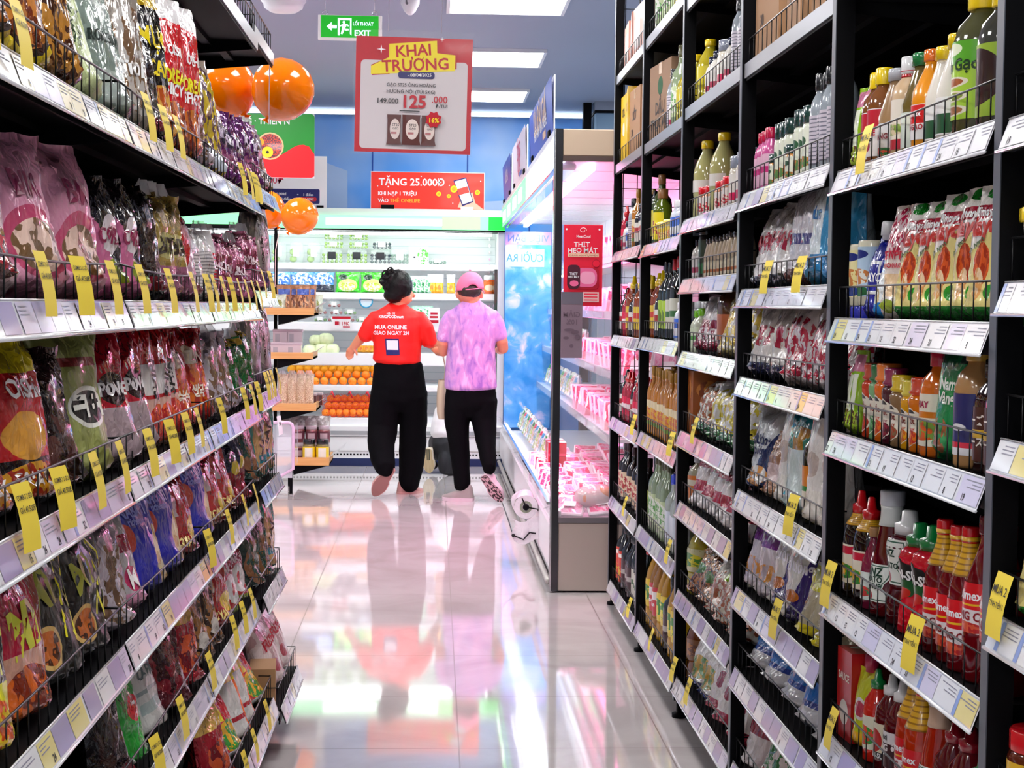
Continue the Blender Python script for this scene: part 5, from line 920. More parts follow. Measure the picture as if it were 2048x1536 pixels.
R_ = {
 (1, 1): ['slimpack', 'fish', 'fish', 'sesame', 'tan', 'greencap', 'chili', 'whitetall', 'whitetall', 'giamgao', 'darksphere'],
 (1, 2): ['kewtube', 'kewtube2', 'heinzmayo', 'bluemayo', 'pinkmayo', ('mayo', 5)],
 (1, 3): ['slimpack', 'slimpack', 'w_rd', 'w_gr', 'w_or', 'w_ma', 'w_ta', 'w_ye', 'w_re', 'mush', 'greenpouch', 'jpsauce', 'jpsauce2'],
 (1, 4): ['soynoz', 'soynoz', 'corkb', 'heinz', 'heinzsq', 'chinsu', 'chinsu', 'chol', 'chol', 'chol', 'cholbig'],
 (1, 5): ['redbox', 'yelpouch', 'redgreen', 'whitecap', 'uot', 'ot', 'ot', 'heinzchili', 'maroon', 'maroon', 'redgreen'],
 (1, 6): ['maroon', 'uot', 'whitecap'],
 (2, 1): [('ctn', 3)], (2, 2): [('pinkb', 4), 'herbs', ('herb', 3), 'herbs', ('herb', 3), 'clearb', 'clearb', 'clearb'], (2, 3): [('salt', 3), 'greysalt', 'greysalt', 'bluebag'],
 (2, 4): [('sugar', 2), 'sugar2', 'sugar2'], (2, 5): ['duongbien', 'brownsug', 'whitepouch', 'tealpouch', 'darkorange', 'whitepouch'], (2, 6): ['purplep', 'purplep', 'ong', 'ong', 'yelfilm'],
 (2, 7): ['bluesugar', 'bluesugar', 'bluesugar', 'bluesugar'], (2, 8): ['maroonw', 'redchili', 'redchili', 'maroonw'],
 (3, 2): ['oilye', 'dkcap', 'dkcap', 'jarpink', 'dkcap', 'clearb'], (3, 3): ['yelcapbig', 'redjar', 'redjar', 'yelcapbig', 'redjar', 'redjar', 'redjar', 'jarpink'],
 (3, 4): ['dkcap', 'dkcap', 'darktube', ('smallblk', 9)], (3, 5): ['limecap', 'limecap', 'maroonpouch', 'maroonpouch', 'jug', 'yelgreen'], (3, 6): ['orangebox', 'noodg', 'noodg', 'noodw', 'noodw'],
 (3, 7): ['ghee', ('pinkpk', 6)], (3, 8): ['oiljug', 'brownnood', 'brownnood', 'greennood', 'greennood'], (3, 9): ['amberjug', 'vegflour', 'vegflour', 'maroonflour', 'maroonflour'],
 (4, 1): ['clearv', 'clearv', 'oilye'], (4, 2): ['oilctn', 'clearb', 'dkcap', 'clearv', 'oilye'], (4, 3): ['olive_b', 'butter', ('cup', 5), 'wb', 'wb', 'wb'], (4, 4): ['yelneck', 'yelneck', 'dknz', 'winegr', 'winegr', 'winered', 'winered', 'wb'],
 (4, 5): [('honeyb', 12)], (4, 6): ['winegr', ('clearv', 5), 'clearblue', 'clearblue', 'clearblue'], (4, 7): ['litreoil', 'litrered', 'litrered', 'litreoil', 'litreoil', 'litredark', 'litreoil'],
 (5, 1): ['pinkbox', 'pinkbox', 'pinkbox'], (5, 2): ['yelcarton', 'yelcarton', 'ctn'], (5, 3): ['redsmall', 'dkcap', 'wb', 'clearb', 'honeyb', 'dknz'], (5, 4): ['dknz', 'redsmall', 'redsmall', 'yelneck', 'dknz', 'clearb', 'yelneck'],
 (5, 5): ['dknz', 'redsmall', 'redsmall', 'redsmall', 'dknz', 'redsmall'], (5, 6): [('creamsoy', 6)], (5, 7): ['redyel', 'redyel', 'litredark', 'litredark', 'litredark', 'winered'],
 (0, 2): ['darksphere', 'giamgao'], (0, 4): ['mayo', 'mayo'], (0, 5): ['yelgreen', 'yelgreen'],
}
LVN = {i: [ORD[len([q for q in RL[i] if q >= z])] for z in RL[i]] for i in RL}
for (i, k), items in R_.items():
    z = RL[i][k-1] if i in (2, 3, 4, 5) else RL[i][k]
    if i == 3: z = RL[3][k-1] if k > 1 else RL[3][0]
    y0, y1 = RY[i]+.03, RY[i+1]-.03
    if i == 0: y0 = RY[1]-.03-sum(width(q)*1.1 for q in items)
    tl = .05
    if len(items) < 6 and i == 1 and k == 6: y0 = y1-.3
    yv = RY[i]*1.055+.005
    if i and len(items) > 2:
        lk = items[-1] if isinstance(items[-1], str) else items[-1][0]; nf = max(1, int((yv-y0)/width(lk)))
        row([lk]*nf, yv, yv-min(yv-y0, nf*width(lk)*1.1), z, RX+.018, -1, '%s shelf of %s sauce bay, near post' % (ORD[RL[i].index(z)+1], BN[i]), seed=900+i*10+k); y0 = yv
    row(items, y1, y0, z, RX+.018, -1, '%s shelf of %s sauce bay' % (ORD[RL[i].index(z)+1], BN[i]), tilt=tl, seed=500+i*10+k)
# jar with a red lid low in the sixth bay
kind('redlidjar', 'bottle', 'sauce_jar', 'jar', 'dark sauce jar with shiny red lid', prof='jar', r=.04, h=.12, m=gl('g_rl', '#5a2010'), cm=CR_, lm=pack('l_rl', '#e0b02a', [('r', .5, .4, .5, .12, '#c8281e')]))
put('redlidjar', .80, 2.005, RL[0][5]+.001, -1, 'dark sauce jar with shiny red lid at the edge of the sixth sauce bay')
kind('tub', 'bottle', 'food_tub', 'tub', 'white tub with yellow lid', prof='cup', r=.05, h=.1, m=gl('g_tub', '#e0dcd0', .3), cm=CY)
put('tub', .81, 2.00, RL[0][2]+.001, -1, 'white tub with yellow lid at the edge of the sixth sauce bay')
TR = [(1, 1, .72, 1), (1, 4, .93, 1), (1, 4, .34, 1), (1, 5, .88, 0), (2, 3, .60, 0), (2, 3, .25, 0), (2, 5, .28, 1), (2, 6, .42, 1), (3, 6, .62, 0), (3, 9, .96, 0), (3, 9, .66, 0), (4, 5, .1, 0), (4, 6, .12, 0), (4, 7, .5, 0), (5, 5, .1, 0), (5, 6, .35, 0), (5, 7, .15, 0), (0, 4, .93, 1), (0, 6, .9, 1)]
for n, (i, k, f, big) in enumerate(TR):
    z = RL[i][k-1] if i in (2, 3, 4, 5) else RL[i][k]
    y = RY[i]+(RY[i+1]-RY[i])*f
    promo_tag(RX+.006, y, z+.066, -1, .054 if big else .046, .085 if big else .075, [('MUA 2', .25, .016), ('TÍNH TIỀN 1', .48, .012)], 'yellow buy two tag, %s shelf fence, %s sauce bay, %s' % (ORD[RL[i].index(z)+1], BN[i], 'nearer' if f < .4 else 'farther'), group='yellow buy two tags')
# ---------------------------------------------------------------- produce cooler along the back wall
BX0, BX1, BYB = -2.6, .545, 13.12
ZT, ZF1, ZF0 = at(800, 418, BY).z, at(800, 432, BY).z, at(800, 459, BY).z
STEEL = mat('steel_grey', '#b9b4b0', .35, metal=.3); COOLW = mat('cooler_white', (.86, .88, .90), .35, bump=.0)
t = empty('produce_cooler', (0, 0, 0), 0, 'long white open produce cooler with a green lit canopy along the back wall', 'cooler')
MB().mt(STEEL).box(BX0, BX1, BY+.02, BYB, ZF1, ZT).mt(WHITE).box(BX0, BX1, BY, BY+.02, ZF1, ZT).build('top_cap', t)
g = MB().mt(emis('canopy_green', '#86e8a4', .95)).box(BX0, BX1, BY-.03, BY+.25, ZF0, ZF1)
xa, xb = at(652, 445, BY).x, at(884, 445, BY).x
g.mt(emis('canopy_white', (.97, 1, .98), 2.2)).bbox(xa, xb, BY-.035, BY-.03, ZF0+.03, ZF1-.022, .002)
g.mt(emis('canopy_mid', '#9be88f', 1.0)).box(xb, xb+.30, BY-.0335, BY-.03, ZF0+.004, ZF1-.004); g.mt(emis('canopy_deep', '#14c23c', .8)).box(BX1-.13, BX1, BY-.0335, BY-.03, ZF0+.002, ZF1-.002)
g.build('lit_canopy', t); MB().mt(BLACK).box(BX0, BX1, BY-.032, BY+.25, ZF0-.012, ZF0).build('canopy_trim', t)
g = MB().mt(COOLW).box(BX0, BX1, BYB-.06, BYB, .3, ZF1)
lv = mat('louver_shade', (.62, .68, .72), .4)
for i in range(22): g.mt(lv).box(BX0, BX1, BYB-.064, BYB-.06, .45+i*.065, .455+i*.065)
g.build('interior_back', t)
for x in (BX1-.05, BX0): MB().mt(COOLW).box(x, x+.05, BY+.02, BYB, .3, ZF1).build('end_wall', t)
MB().mt(mat('green_glass', '#1c4a40', .1, coat=1)).box(BX1-.075, BX1-.052, BY+.1, BY+.4, .5, ZF0-.3).build('mirror_strip', t)
g = MB().mt(CHROME)
for i in range(24): g.box(BX1-.10, BX1-.09, BYB-.09, BYB-.07, .6+i*.055, .62+i*.055)
g.build('slotted_upright', t)
def cshelf(py_top, yf, py_bot, nm='shelf', slope=0, depthb=BYB-.07):
    z = at(800, py_top, yf).z; z0 = at(800, py_bot, yf).z
    g = MB().mt(COOLW).box(BX0+.05, BX1-.05, yf+.01, depthb, z-.02, z).mt(WHITE).box(BX0+.05, BX1-.05, yf, yf+.01, z0, z)
    g.mt(mat('rail_clear', (.9, .92, .94), .15, coat=1)).box(BX0+.05, BX1-.05, yf-.008, yf, z0+.006, z-.006)
    o = g.build(nm, t)
    MB().mt(emis('shelf_tube', (.9, .97, 1), TUBE_E*.45)).box(BX0+.1, BX1-.1, yf+.03, yf+.05, z-.034, z-.022).build('light_tube', t)
    return z
ZS = {}
ZS[1] = cshelf(528, 12.70, 541); ZS[2] = cshelf(586, 12.62, 600); ZS[3] = cshelf(646, 12.56, 664); ZS[4] = cshelf(707, 12.50, 732)
ZS[5] = cshelf(771, 12.44, 783)
zb = at(800, 862, BY).z
g = MB().mt(COOLW).box(BX0, BX1, BY+.0, BYB, .06, zb-.05); g.mt(WHITE).bbox(BX0, BX1, BY-.02, BY+.06, zb-.045, zb+.045, .01).mt(mat('bumper_grey', (.35, .36, .38), .4)).box(BX0, BX1, BY-.024, BY-.018, zb-.03, zb+.0)
g.mt(STEEL).box(BX0, BX1, BY-.006, BY, .115, .12)
g.mt(BLACK)
for i in range(120): g.box(BX0+.02+i*.026, BX0+.034+i*.026, BY-.004, BY, .085, .097)
g.mt(mat('kick_navy', '#1a2a5a', .4)).box(BX0, BX1, BY-.002, BY+.1, .0, .06); g.build('base_tank', t)
ZS[6] = at(800, 836, 12.46).z
g = MB().mt(COOLW).box(BX0+.05, BX1-.05, 12.40, BYB-.06, ZS[6]-.03, ZS[6]).mt(WHITE).box(BX0+.05, BX1-.05, 12.39, 12.40, zb-.02, ZS[6]+.0); g.build('bottom_deck', t)
for y, e, h in ((12.42, 1.0, .03),):
    MB().mt(emis('cooler_tube', (.93, .98, 1), TUBE_E*1.6)).box(BX0+.1, BX1-.1, y, y+.04, ZF0+.0-.04, ZF0-.02).build('light_tube', t)
def area(name, loc, rot, sx, sy, e, col):
    l = bpy.data.lights.new(name, 'AREA'); l.shape = 'RECTANGLE'; l.size = sx; l.size_y = sy; l.energy = e; l.color = col
    o = bpy.data.objects.new(name, l); COL.objects.link(o); o.location = loc; o.rotation_euler = rot; return o
area('cooler_lamp', (-1.0, 12.44, ZF0-.05), (math.radians(35), 0, 0), 3.0, .08, 9, (.93, .98, 1))
# produce: each thing a small object
CLR = mat('clamshell', (.82, .9, .86), .08, alpha=.16, coat=.6)
def small(name, label, cat, loc, parts, group=None, rz=0):
    if label in USED: label += ', again' if False else ''
    assert label not in USED, label
    USED.add(label)
    o = empty(name, loc, rz, label, cat, group)
    for nm, mb in parts: mb.build(nm, o)
    return o
def spot(px, py, y): return at(px, py, y).x
def clam(px, y, z, w, h, d, inner, labm, label, group, name='fruit_box', oval=False):
    x = spot(px, 560, y); fr = MB().mt(inner); r = random.Random(px+h)
    R = .014 if not oval else .03
    n = int(w/R/2)
    for i in range(n):
        for j in range(max(1, int(h/R/2.3))):
            fr.ball((-w/2+R+(w-2*R)*i/max(1, n-1), r.uniform(-.01, .01), R+j*R*1.8+.004), R, R, R*.95, 8, 6)
    sh = MB().mt(CLR)
    if oval: sh.lathe([(.001, 0), (.8, 0), (1, .3), (1, .6), (.85, .95), (.001, 1)], 20) ; sh.v = [(a*w/2, b*d/2, c*h) for a, b, c in sh.v]
    else: sh.bbox(-w/2, w/2, -d/2, d/2, 0, h*.55, .012).bbox(-w/2+.004, w/2-.004, -d/2+.004, d/2-.004, h*.56, h, .012)
    lb = MB().mt(labm).box(-w*.2, w*.2, -d/2-.004, -d/2-.001, h*.3, h*.8)
    small(name, label, 'fruit box', (x, y+d/2+.01, z), [('produce', fr), ('plastic_shell', sh), ('label', lb)], group)
melon, grape, dgrape, red_f = mat('melon_green', '#8fae5a', .4), mat('grape_green', '#8cb23a', .25, coat=.4), mat('grape_dark', '#1c2a3e', .25, coat=.4), mat('fruit_red', '#8c1424', .3, coat=.4)
lw, lr_ = mat('label_plain', (.9, .9, .9), .4), pack('label_grape', '#c8e07a', [('r', .85, .5, .2, .5, '#a81430'), ('r', .4, .3, .4, .24, '#141a20')])
for n, px in enumerate((557, 592, 627)): clam(px, 12.72, ZS[1], .115, .17, .09, melon, lw, 'oval clear melon cup on the top cooler shelf, %s from the grape boxes' % ORD[3-n], 'oval melon cups', 'melon_cup', True)
for n, px in enumerate((663, 713, 760)):
    clam(px, 12.72, ZS[1], .165, .115, .12, dgrape if n == 2 else grape, lr_, '%s grape box with red label, bottom of the %s stack on the top cooler shelf' % ('dark' if n == 2 else 'green', ORD[n+1]), 'grape boxes')
    for q in range(1 if n == 2 else 2):
        clam(px+3, 12.72, ZS[1]+.118+q*.07, .15, .066, .11, dgrape if n == 2 else grape, lw, '%s grape box with white label, %s layer of the %s stack' % ('dark' if n == 2 else 'green', 'upper' if q else 'second', ORD[n+1]), 'grape boxes')
clam(799, 12.72, ZS[1], .15, .12, .1, mat('herb_green', '#6a8a7a', .5), lw, 'clear box of pale herbs beside the dark grapes', None)
clam(875, 12.72, ZS[1], .14, .05, .1, mat('herb_green', '#6a8a7a', .5), lw, 'low clear box on the nearly empty end of the top cooler shelf', None)
kind('saladbox', 'box', 'salad_box', 'box', 'white and green salad box', w=.16, h=.14, t=.1, m=pack('b_salad', '#dfe8e2', [('n', .75, .5, .3, .5, '#4aa83a', '#cfe0c8', 6), ('e', .3, .4, .06, .06, '#2a3a3a'), ('r', .55, .35, .2, .1, '#f2f6f4')], coat=.4))
put('saladbox', spot(837, 510, 12.8), 12.8, ZS[1]+.001, 1, 'white and green salad box on the top cooler shelf', yaw=-PI/2)
def cbag(key, desc, m, w, h, px, y, z, label, grp=None, **k):
    if key not in KIND: kind(key, 'bag', k.get('name', 'fruit_bag'), 'bag', desc, w=w, h=h, t=k.get('t', .07), wr=1.0, m=m, text=k.get('text', ()))
    put(key, spot(px, 560, y), y+.05, z+.001, 1, label, grp, yaw=-PI/2, variant=int(px) % 3, tilt=.06)
bluef = foil('f_cblue', '#4a8fdc', [('n', .5, .6, .5, .4, '#2a6ad0', '#cfe4f8', 8), ('r', .5, .16, .5, .2, '#1c2438')], metal=.05)
greenf = foil('f_cgreen', '#3ac81e', [('e', .5, .35, .42, .3, '#c8d87a'), ('n', .5, .25, .36, .22, '#b0c83a', '#e0e8c0', 9), ('e', .3, .74, .2, .14, '#14301e')], metal=.02)
cyanf = foil('f_ccyan', '#8ed4e4', [('n', .5, .3, .4, .2, '#d83a5a', '#e8f0f4', 7), ('r', .5, .04, .5, .06, '#2a8a2a')], metal=.02)
for n, px in enumerate((490, 520)): cbag('cyanbag', 'pale blue frozen fruit bag', cyanf, .17, .22, px, 12.75, ZS[1], 'pale blue bag with red fruit on the top cooler shelf, %s' % ('next to the gondola' if n == 0 else 'beside the black frame'), t=.06)
for n, px in enumerate((557, 603, 645)): cbag('bluebag2', 'blue bag of dark grapes', bluef, .19, .16, px, 12.66, ZS[2], 'blue bag of dark grapes on the second cooler shelf, %s from the green bags' % ORD[3-n], 'blue grape bags')
for n, px in enumerate((695, 745)): cbag('greenbag2', 'bright green bag of grapes', greenf, .2, .165, px, 12.66, ZS[2], 'bright green bag of grapes on the second cooler shelf, %s' % ('beside blue bags' if n == 0 else 'beside the hair bun'), 'green grape bags')
gf2 = foil('f_leafy', '#9cc8b0', [('n', .5, .4, .5, .4, '#3a9a5a', '#d8ece0', 7)], metal=.02); yf2 = foil('f_ypk', '#e8eef0', [('r', .5, .25, .5, .3, '#f0a81e'), ('e', .5, .3, .2, .12, '#e87a1a')], metal=.02)
for n, px in enumerate((833, 850)): cbag('leafy', 'leafy greens bag', gf2, .12, .14, px, 12.66, ZS[2], 'clear bag of leafy greens on the second cooler shelf, %s' % ('beside the dark hair' if n == 0 else 'beside the yellow packs'))
for n, px in enumerate((864, 879, 902)): cbag('ypk', 'yellow juice pouch', yf2, .07, .155, px, 12.66, ZS[2], 'yellow and white pouch on the second cooler shelf, %s from the pink cap' % ORD[3-n], 'yellow pouches', name='juice_pouch', t=.04)
kind('kimchi', 'bottle', 'kimchi_jar', 'jar', 'orange jar', prof='jar', r=.045, h=.15, m=gl('g_kim', '#c84a14'), cm=CW, lm=pack('l_kim', '#d86a2a', [('e', .5, .4, .3, .3, '#e8c8b0')]))
put('kimchi', spot(978, 570, 12.75), 12.75, ZS[2]+.001, 1, 'orange kimchi jar with white lid beside the pink cap', yaw=-PI/2)
berry = pack('l_berry', '#e8d4d8', [('n', .5, .5, .5, .5, '#a81e34', '#e8dcd8', 6)])
for n, (px, q) in enumerate([(640, 0), (668, 0), (696, 0), (724, 0), (752, 0), (672, 1), (700, 1), (668, 2), (640, 1)]):
    clam(px, 12.58, ZS[3]+q*.058, .1, .055, .1, red_f if n % 3 else mat('fruit_mix', '#5a8a3a', .3), lw, 'small red fruit box on the third cooler shelf, stack %d, layer %d from the shelf' % (n+1, q+1) if False else 'small box of cut fruit, %s layer, %s pile from the gondola' % (ORD[q+1], ORD[{640: 1, 668: 2, 672: 2, 696: 3, 700: 3, 724: 4, 752: 5}[px]]), 'cut fruit boxes')
x = spot(732, 612, 12.6)
small('fruit_tray', 'round blue rimmed tray standing on the cut fruit boxes', 'tray', (x, 12.62, ZS[3]+.12), [('rim', MB().mt(mat('tray_blue', '#2a8ab0', .3)).tube([(.05*math.cos(a*PI/8), 0, .05+.05*math.sin(a*PI/8)) for a in range(17)], .006, 6)), ('film', MB().mt(mat('tray_film', '#c8d8e0', .2)).poly([(.047*math.cos(a*PI/8), 0, .05+.047*math.sin(a*PI/8)) for a in range(16)]))])
# red price card
Y = 12.50; k = Y/F; c = at(683, 645, Y)
t2 = empty('price_card', (c.x, 12.49, c.z), 0, 'red and white 119K price card clipped on the cooler shelf edge', 'price card')
b = Board(k, 683, 645); b.mt(PAPER).box(-18*k, 18*k, 0, .003, -12*k, 12*k); b.off = .001; b.rect(665, 633, 701, 638, RED); b.tx('119K', 689, 647, 7, DRED, .02, 22); b.rect(670, 643, 678, 650, DRED); b.rect(686, 652, 700, 655, DRED); b.build('card', t2)
Y = 12.50; c = at(868, 632, Y)
t2 = empty('price_card', (c.x, 12.47, c.z), 0, 'white offer tag with red print hanging between the two shoppers', 'price card')
b = Board(k, 868, 632); b.mt(PAPER).bbox(-11*k, 11*k, 0, .003, -16*k, 16*k, .001); b.off = .001; b.rect(859, 640, 877, 646, DRED); b.rect(861, 625, 875, 629, DRED); b.rect(860, 632, 876, 636, RED); b.build('card', t2)
for n, px in enumerate((838, 852)): cbag('leafy', '', gf2, .12, .14, px, 12.58, ZS[3], 'green vegetable bag on the third cooler shelf %s' % ('beside the red shirt' if n == 0 else 'behind the offer tag'))
# cabbages
cab = mat('cabbage', '#dbe4b8', .45, bump=.6, bscale=22)
def veg(px, py, y, r, label):
    x = spot(px, py, y)
    g = MB().mt(cab).ball((0, 0, r*.9), r, r, r*.9, 16, 10)
    for i in range(5):
        a = i*1.25; g.ball((r*.3*math.cos(a), r*.3*math.sin(a)-.01, r*.95), r*.82, r*.82, r*.86, 12, 8)
    o = g.build('cabbage'); o.location = (x, y, at(px, py, y).z-r); USED.add(label); tag(o, label, 'vegetable', 'cabbages')
veg(620, 700, 12.62, .055, 'pale cabbage in front nearest the wooden rack'); veg(643, 698, 12.62, .055, 'pale cabbage in front row beside the hand'); veg(664, 698, 12.62, .055, 'pale cabbage at the end of the front row')
veg(652, 678, 12.68, .06, 'pale cabbage on top of the front row, nearer the hand'); veg(632, 680, 12.68, .052, 'pale cabbage on top of the front row, nearer the rack')
for n, px in enumerate((722, 733, 742, 880, 893)): cbag('ypk2', 'small yellow veg pack', yf2, .06, .1, px, 12.6, ZS[4], 'small yellow and white pack on the fourth cooler shelf, %s' % ('%s from the red shirt' % ORD[3-n] if n < 3 else ('under the offer tag' if n == 3 else 'at the lilac sleeve')), 'small packs', name='vegetable_pack', t=.035)
# oranges
ORG = mat('orange_peel', '#ff8a0c', .38, bump=.25, bscale=300, coat=.2); OGY = mat('orange_peel_yellow', '#ffb41e', .38, bump=.25, bscale=300)
OS = mat('orange_stem', '#3a4a14', .7)
def orange_mesh(m):
    return MB().mt(m).ball((0, 0, 0), .035, .035, .033, 16, 11).mt(OS).ball((.004, -.033, .008), .004, .003, .004, 6, 4).build('orange', data_only=True)
om = [orange_mesh(ORG), orange_mesh(OGY)]
def put_orange(x, y, z, label, grp, s=1, rz=0):
    o = bpy.data.objects.new('orange', om[1 if 'yellowish' in label else 0]); COL.objects.link(o); o.location = (x, y, z); o.scale = (s,)*3; o.rotation_euler = (rz*.5, 0, rz)
    assert label not in USED, label
    USED.add(label); tag(o, label, 'orange', grp)
r = random.Random(4)
for rw, (py, yy, off) in enumerate(((763, 12.50, 0), (750, 12.55, 9), (740, 12.62, 3), (735, 12.70, 10))):
    z = at(700, py, yy).z
    for n in range(9 if rw < 2 else 11):
        px = 742+off*.9-n*18.6 if rw < 2 else 745+off-n*16.5
        put_orange(at(px, py, yy).x, yy, z+r.uniform(-.002, .004), '%sorange in the %s row of the cooler display, %s from the shopper in red' % ('' if rw < 2 else 'yellowish ', ('front', 'second', 'third', 'back')[rw], ORD[n+1]), 'loose oranges in rows', 1, r.uniform(0, 6))
netr = mat('net_red', '#e0203a', .5)
pts = []
for n in range(22):
    row_ = n % 3; px = 652+(n//3)*13.5+row_*5; py = 826-row_*14; yy = 12.50+row_*.045
    if px > 748: continue
    p = at(px, py, yy); pts.append(p)
    put_orange(p.x, p.y, p.z, 'net bagged orange, %s layer, %s along from the rack' % (('lowest', 'middle', 'topmost')[row_], ORD[n//3+1]), 'oranges in red nets', 1.0, r.uniform(0, 6))
for n, (xa, xb) in enumerate(((646, 682), (684, 716), (718, 752))):
    g = MB().mt(netr); x0, x1 = at(xa, 800, 12.5).x, at(xb, 800, 12.5).x; z0, z1 = ZS[6]+.01, ZS[6]+.185
    for i in range(9):
        g.tube([(x0+(x1-x0)*(i/8)+(.01 if j % 2 else -.01), 12.46+.012*j, z0+(z1-z0)*j/8) for j in range(9)], .0016, 4)
    for j in range(6): g.tube([(x0+(x1-x0)*i/6, 12.46+.015*j+.004*math.sin(i*2), z0+(z1-z0)*j/6+.006*math.sin(i*3+j)) for i in range(7)], .0016, 4)
    g.tube([(x0*.6+x1*.4, 12.56, z1), (x0*.5+x1*.5, 12.50, z1+.02), (x0*.35+x1*.65, 12.48, z1-.03)], .008, 6)
    USED.add('n%d' % n); tag(g.build('fruit_net'), 'red mesh net over oranges, %s' % ('beside the rack', 'in the middle', 'beside the black trousers')[n], 'net bag', 'red orange nets')
# ---------------------------------------------------------------- meat cooler on the aisle side
CX, CXB, CY0, CY1 = .520, 1.32, 6.90, 12.25
pz = lambda py: at(1160, py, CY0).z
z_top, z_t1, z_t2, z_g0, z_g1, z_bot = pz(258), pz(312), pz(322), pz(1035), pz(1046), pz(1182)
t = empty('meat_cooler', (0, 0, 0), 0, 'tall open meat cooler with glass end and pink lights beside the sauce gondola', 'cooler')
BEIGE = mat('panel_beige', '#b9a793', .4, metal=.1); BEIGE2 = mat('panel_beige_low', '#b3a49b', .4, metal=.1)
MB().mt(BEIGE).bbox(CX+.035, CXB, CY0, CY0+.03, z_t1, z_top, .004).mt(mat('trim_brown', '#4a3c3a', .4)).box(CX+.035, CXB, CY0-.002, CY0+.03, z_t2, z_t1).build('upper_end_panel', t)
MB().mt(BEIGE2).bbox(CX+.035, CXB, CY0, CY0+.03, z_bot, z_g1, .004).mt(mat('trim_grey', '#6a6468', .35)).box(CX+.035, CXB, CY0-.003, CY0+.03, z_g1, z_g0).build('lower_end_panel', t)
MB().mt(mat('end_glass', (.95, .9, .95), .03, alpha=.10, coat=1)).box(CX+.035, CXB, CY0+.008, CY0+.014, z_g0, z_t2).build('end_glass', t)
MB().mt(mat('post_mirror', (.10, .10, .11), .12, metal=.9)).box(CX, CX+.035, CY0-.004, CY0+.03, z_bot, z_top).mt(CHROME).box(CX-.003, CX+.004, CY0-.006, CY0+.03, z_bot, z_top).build('corner_post', t)
MB().mt(mat('cooler_top', '#9aa3b0', .5)).box(CX+.02, CXB, CY0+.03, CY1, z_top-.03, z_top).build('top_panel', t)
PK, PK2 = (1, .20, .52), (1, .42, .72)
iw = mat('interior_white', (.86, .84, .88), .3)
g = MB().mt(iw).box(CXB-.05, CXB, CY0+.03, CY1, .3, z_top-.03)
for i in range(8): g.mt(lv).box(CXB-.054, CXB-.05, CY0+.6*i+.6, CY0+.6*i+.605, .3, z_t2)
g.build('interior_back', t)
g = MB().mt(iw).box(CX+.05, CXB-.05, CY0+.03, CY1, z_t2-.0, z_t2+.02)
for i in range(8): g.mt(lv).box(CX+.05, CXB-.05, CY0+.6*i+.5, CY0+.6*i+.505, z_t2-.003, z_t2)
g.build('interior_ceiling', t)
# lit fascia along the aisle: white then green
for y0, y1, m, nm in ((CY0+.03, 9.1, emis('fascia_white', (.95, .97, 1), 1.5), 'fascia_lamp'), (9.1, CY1, emis('fascia_green', '#6ee88a', 1.2), 'fascia_lamp')):
    MB().mt(m).box(CX, CX+.03, y0, y1, z_t1-.05, z_top-.03).build(nm, t)
for y in (9.5, 10.2, 11.0, 11.7): MB().mt(emis('fascia_white', (.95, .97, 1), 1.5)).box(CX-.003, CX, y, y+.4, z_t1-.02, z_top-.06).build('fascia_lamp', t)
MB().mt(WHITE).bbox(CX-.004, CX+.03, CY0+.03, CY1, z_top-.03, z_top+.0, .003).mt(CHROME).box(CX, CX+.02, CY0+.03, CY1, z_t1-.06, z_t1-.05).build('fascia_frame', t)
night = mat('blind_film', '#c8b8d8', .2, coat=1)
MB().mt(night).bbox(CX+.03, CX+.10, CY0+.05, CY1, z_t2-.035, z_t2-.005, .008).build('blind_roll', t)
SHZ, SHX = (1.53, 1.24, .96, .68), (.93, .88, .84, .80)
acr = mat('acrylic', (.85, .88, .95), .08, alpha=.35, coat=1)
for n, (z, x) in enumerate(zip(SHZ, SHX)):
    s = MB().mt(iw).box(x, CXB-.05, CY0+.05, CY1-.05, z-.018, z).mt(WHITE).box(x-.006, x, CY0+.05, CY1-.05, z-.03, z+.01).build('shelf', t)
    MB().mt(acr).box(x-.012, x-.007, CY0+.05, CY1-.05, z-.032, z+.065).mt(TK[0]).box(x-.014, x-.0125, CY0+.2, CY0+.8, z-.025, z+.004).mt(TK[3]).box(x-.014, x-.0125, CY0+1.2, CY0+1.7, z-.025, z+.004).build('acrylic_front', s)
    MB().mt(emis('pink_tube', PK, TUBE_E*.55)).box(x+.03, x+.05, CY0+.1, 9.6, z-.034, z-.020).mt(emis('white_tube', (.85, .95, 1), TUBE_E*.5)).box(x+.03, x+.05, 9.7, CY1-.1, z-.034, z-.020).build('light_tube', s)
MB().mt(emis('pink_tube_bright', PK2, TUBE_E*.9)).box(CX+.16, CX+.19, CY0+.1, 9.6, z_t2-.03, z_t2-.005).mt(emis('white_tube2', (.9, .96, 1), TUBE_E)).box(CX+.16, CX+.19, 9.7, CY1-.1, z_t2-.03, z_t2-.005).build('light_tube', t)
area('pink_lamp', (CX+.22, 8.3, z_t2-.05), (0, math.radians(-12), 0), .12, 2.5, 26, PK); area('white_lamp', (CX+.22, 11.0, z_t2-.05), (0, math.radians(-12), 0), .12, 2.3, 16, (.86, .95, 1))
WZ = .34
MB().mt(WHITE).box(CX+.015, CX+.05, CY0+.03, CY1, .05, WZ+.02).mt(iw).box(CX+.05, CXB-.05, CY0+.03, CY1, .05, WZ-.04).mt(STEEL).tube([(CX-.008, CY0+.0, .052), (CX-.008, CY1, .052)], .014, 8).mt(BLACK).box(CX+.03, CXB, CY0+.02, CY1, .012, .05).build('base_tank', t)
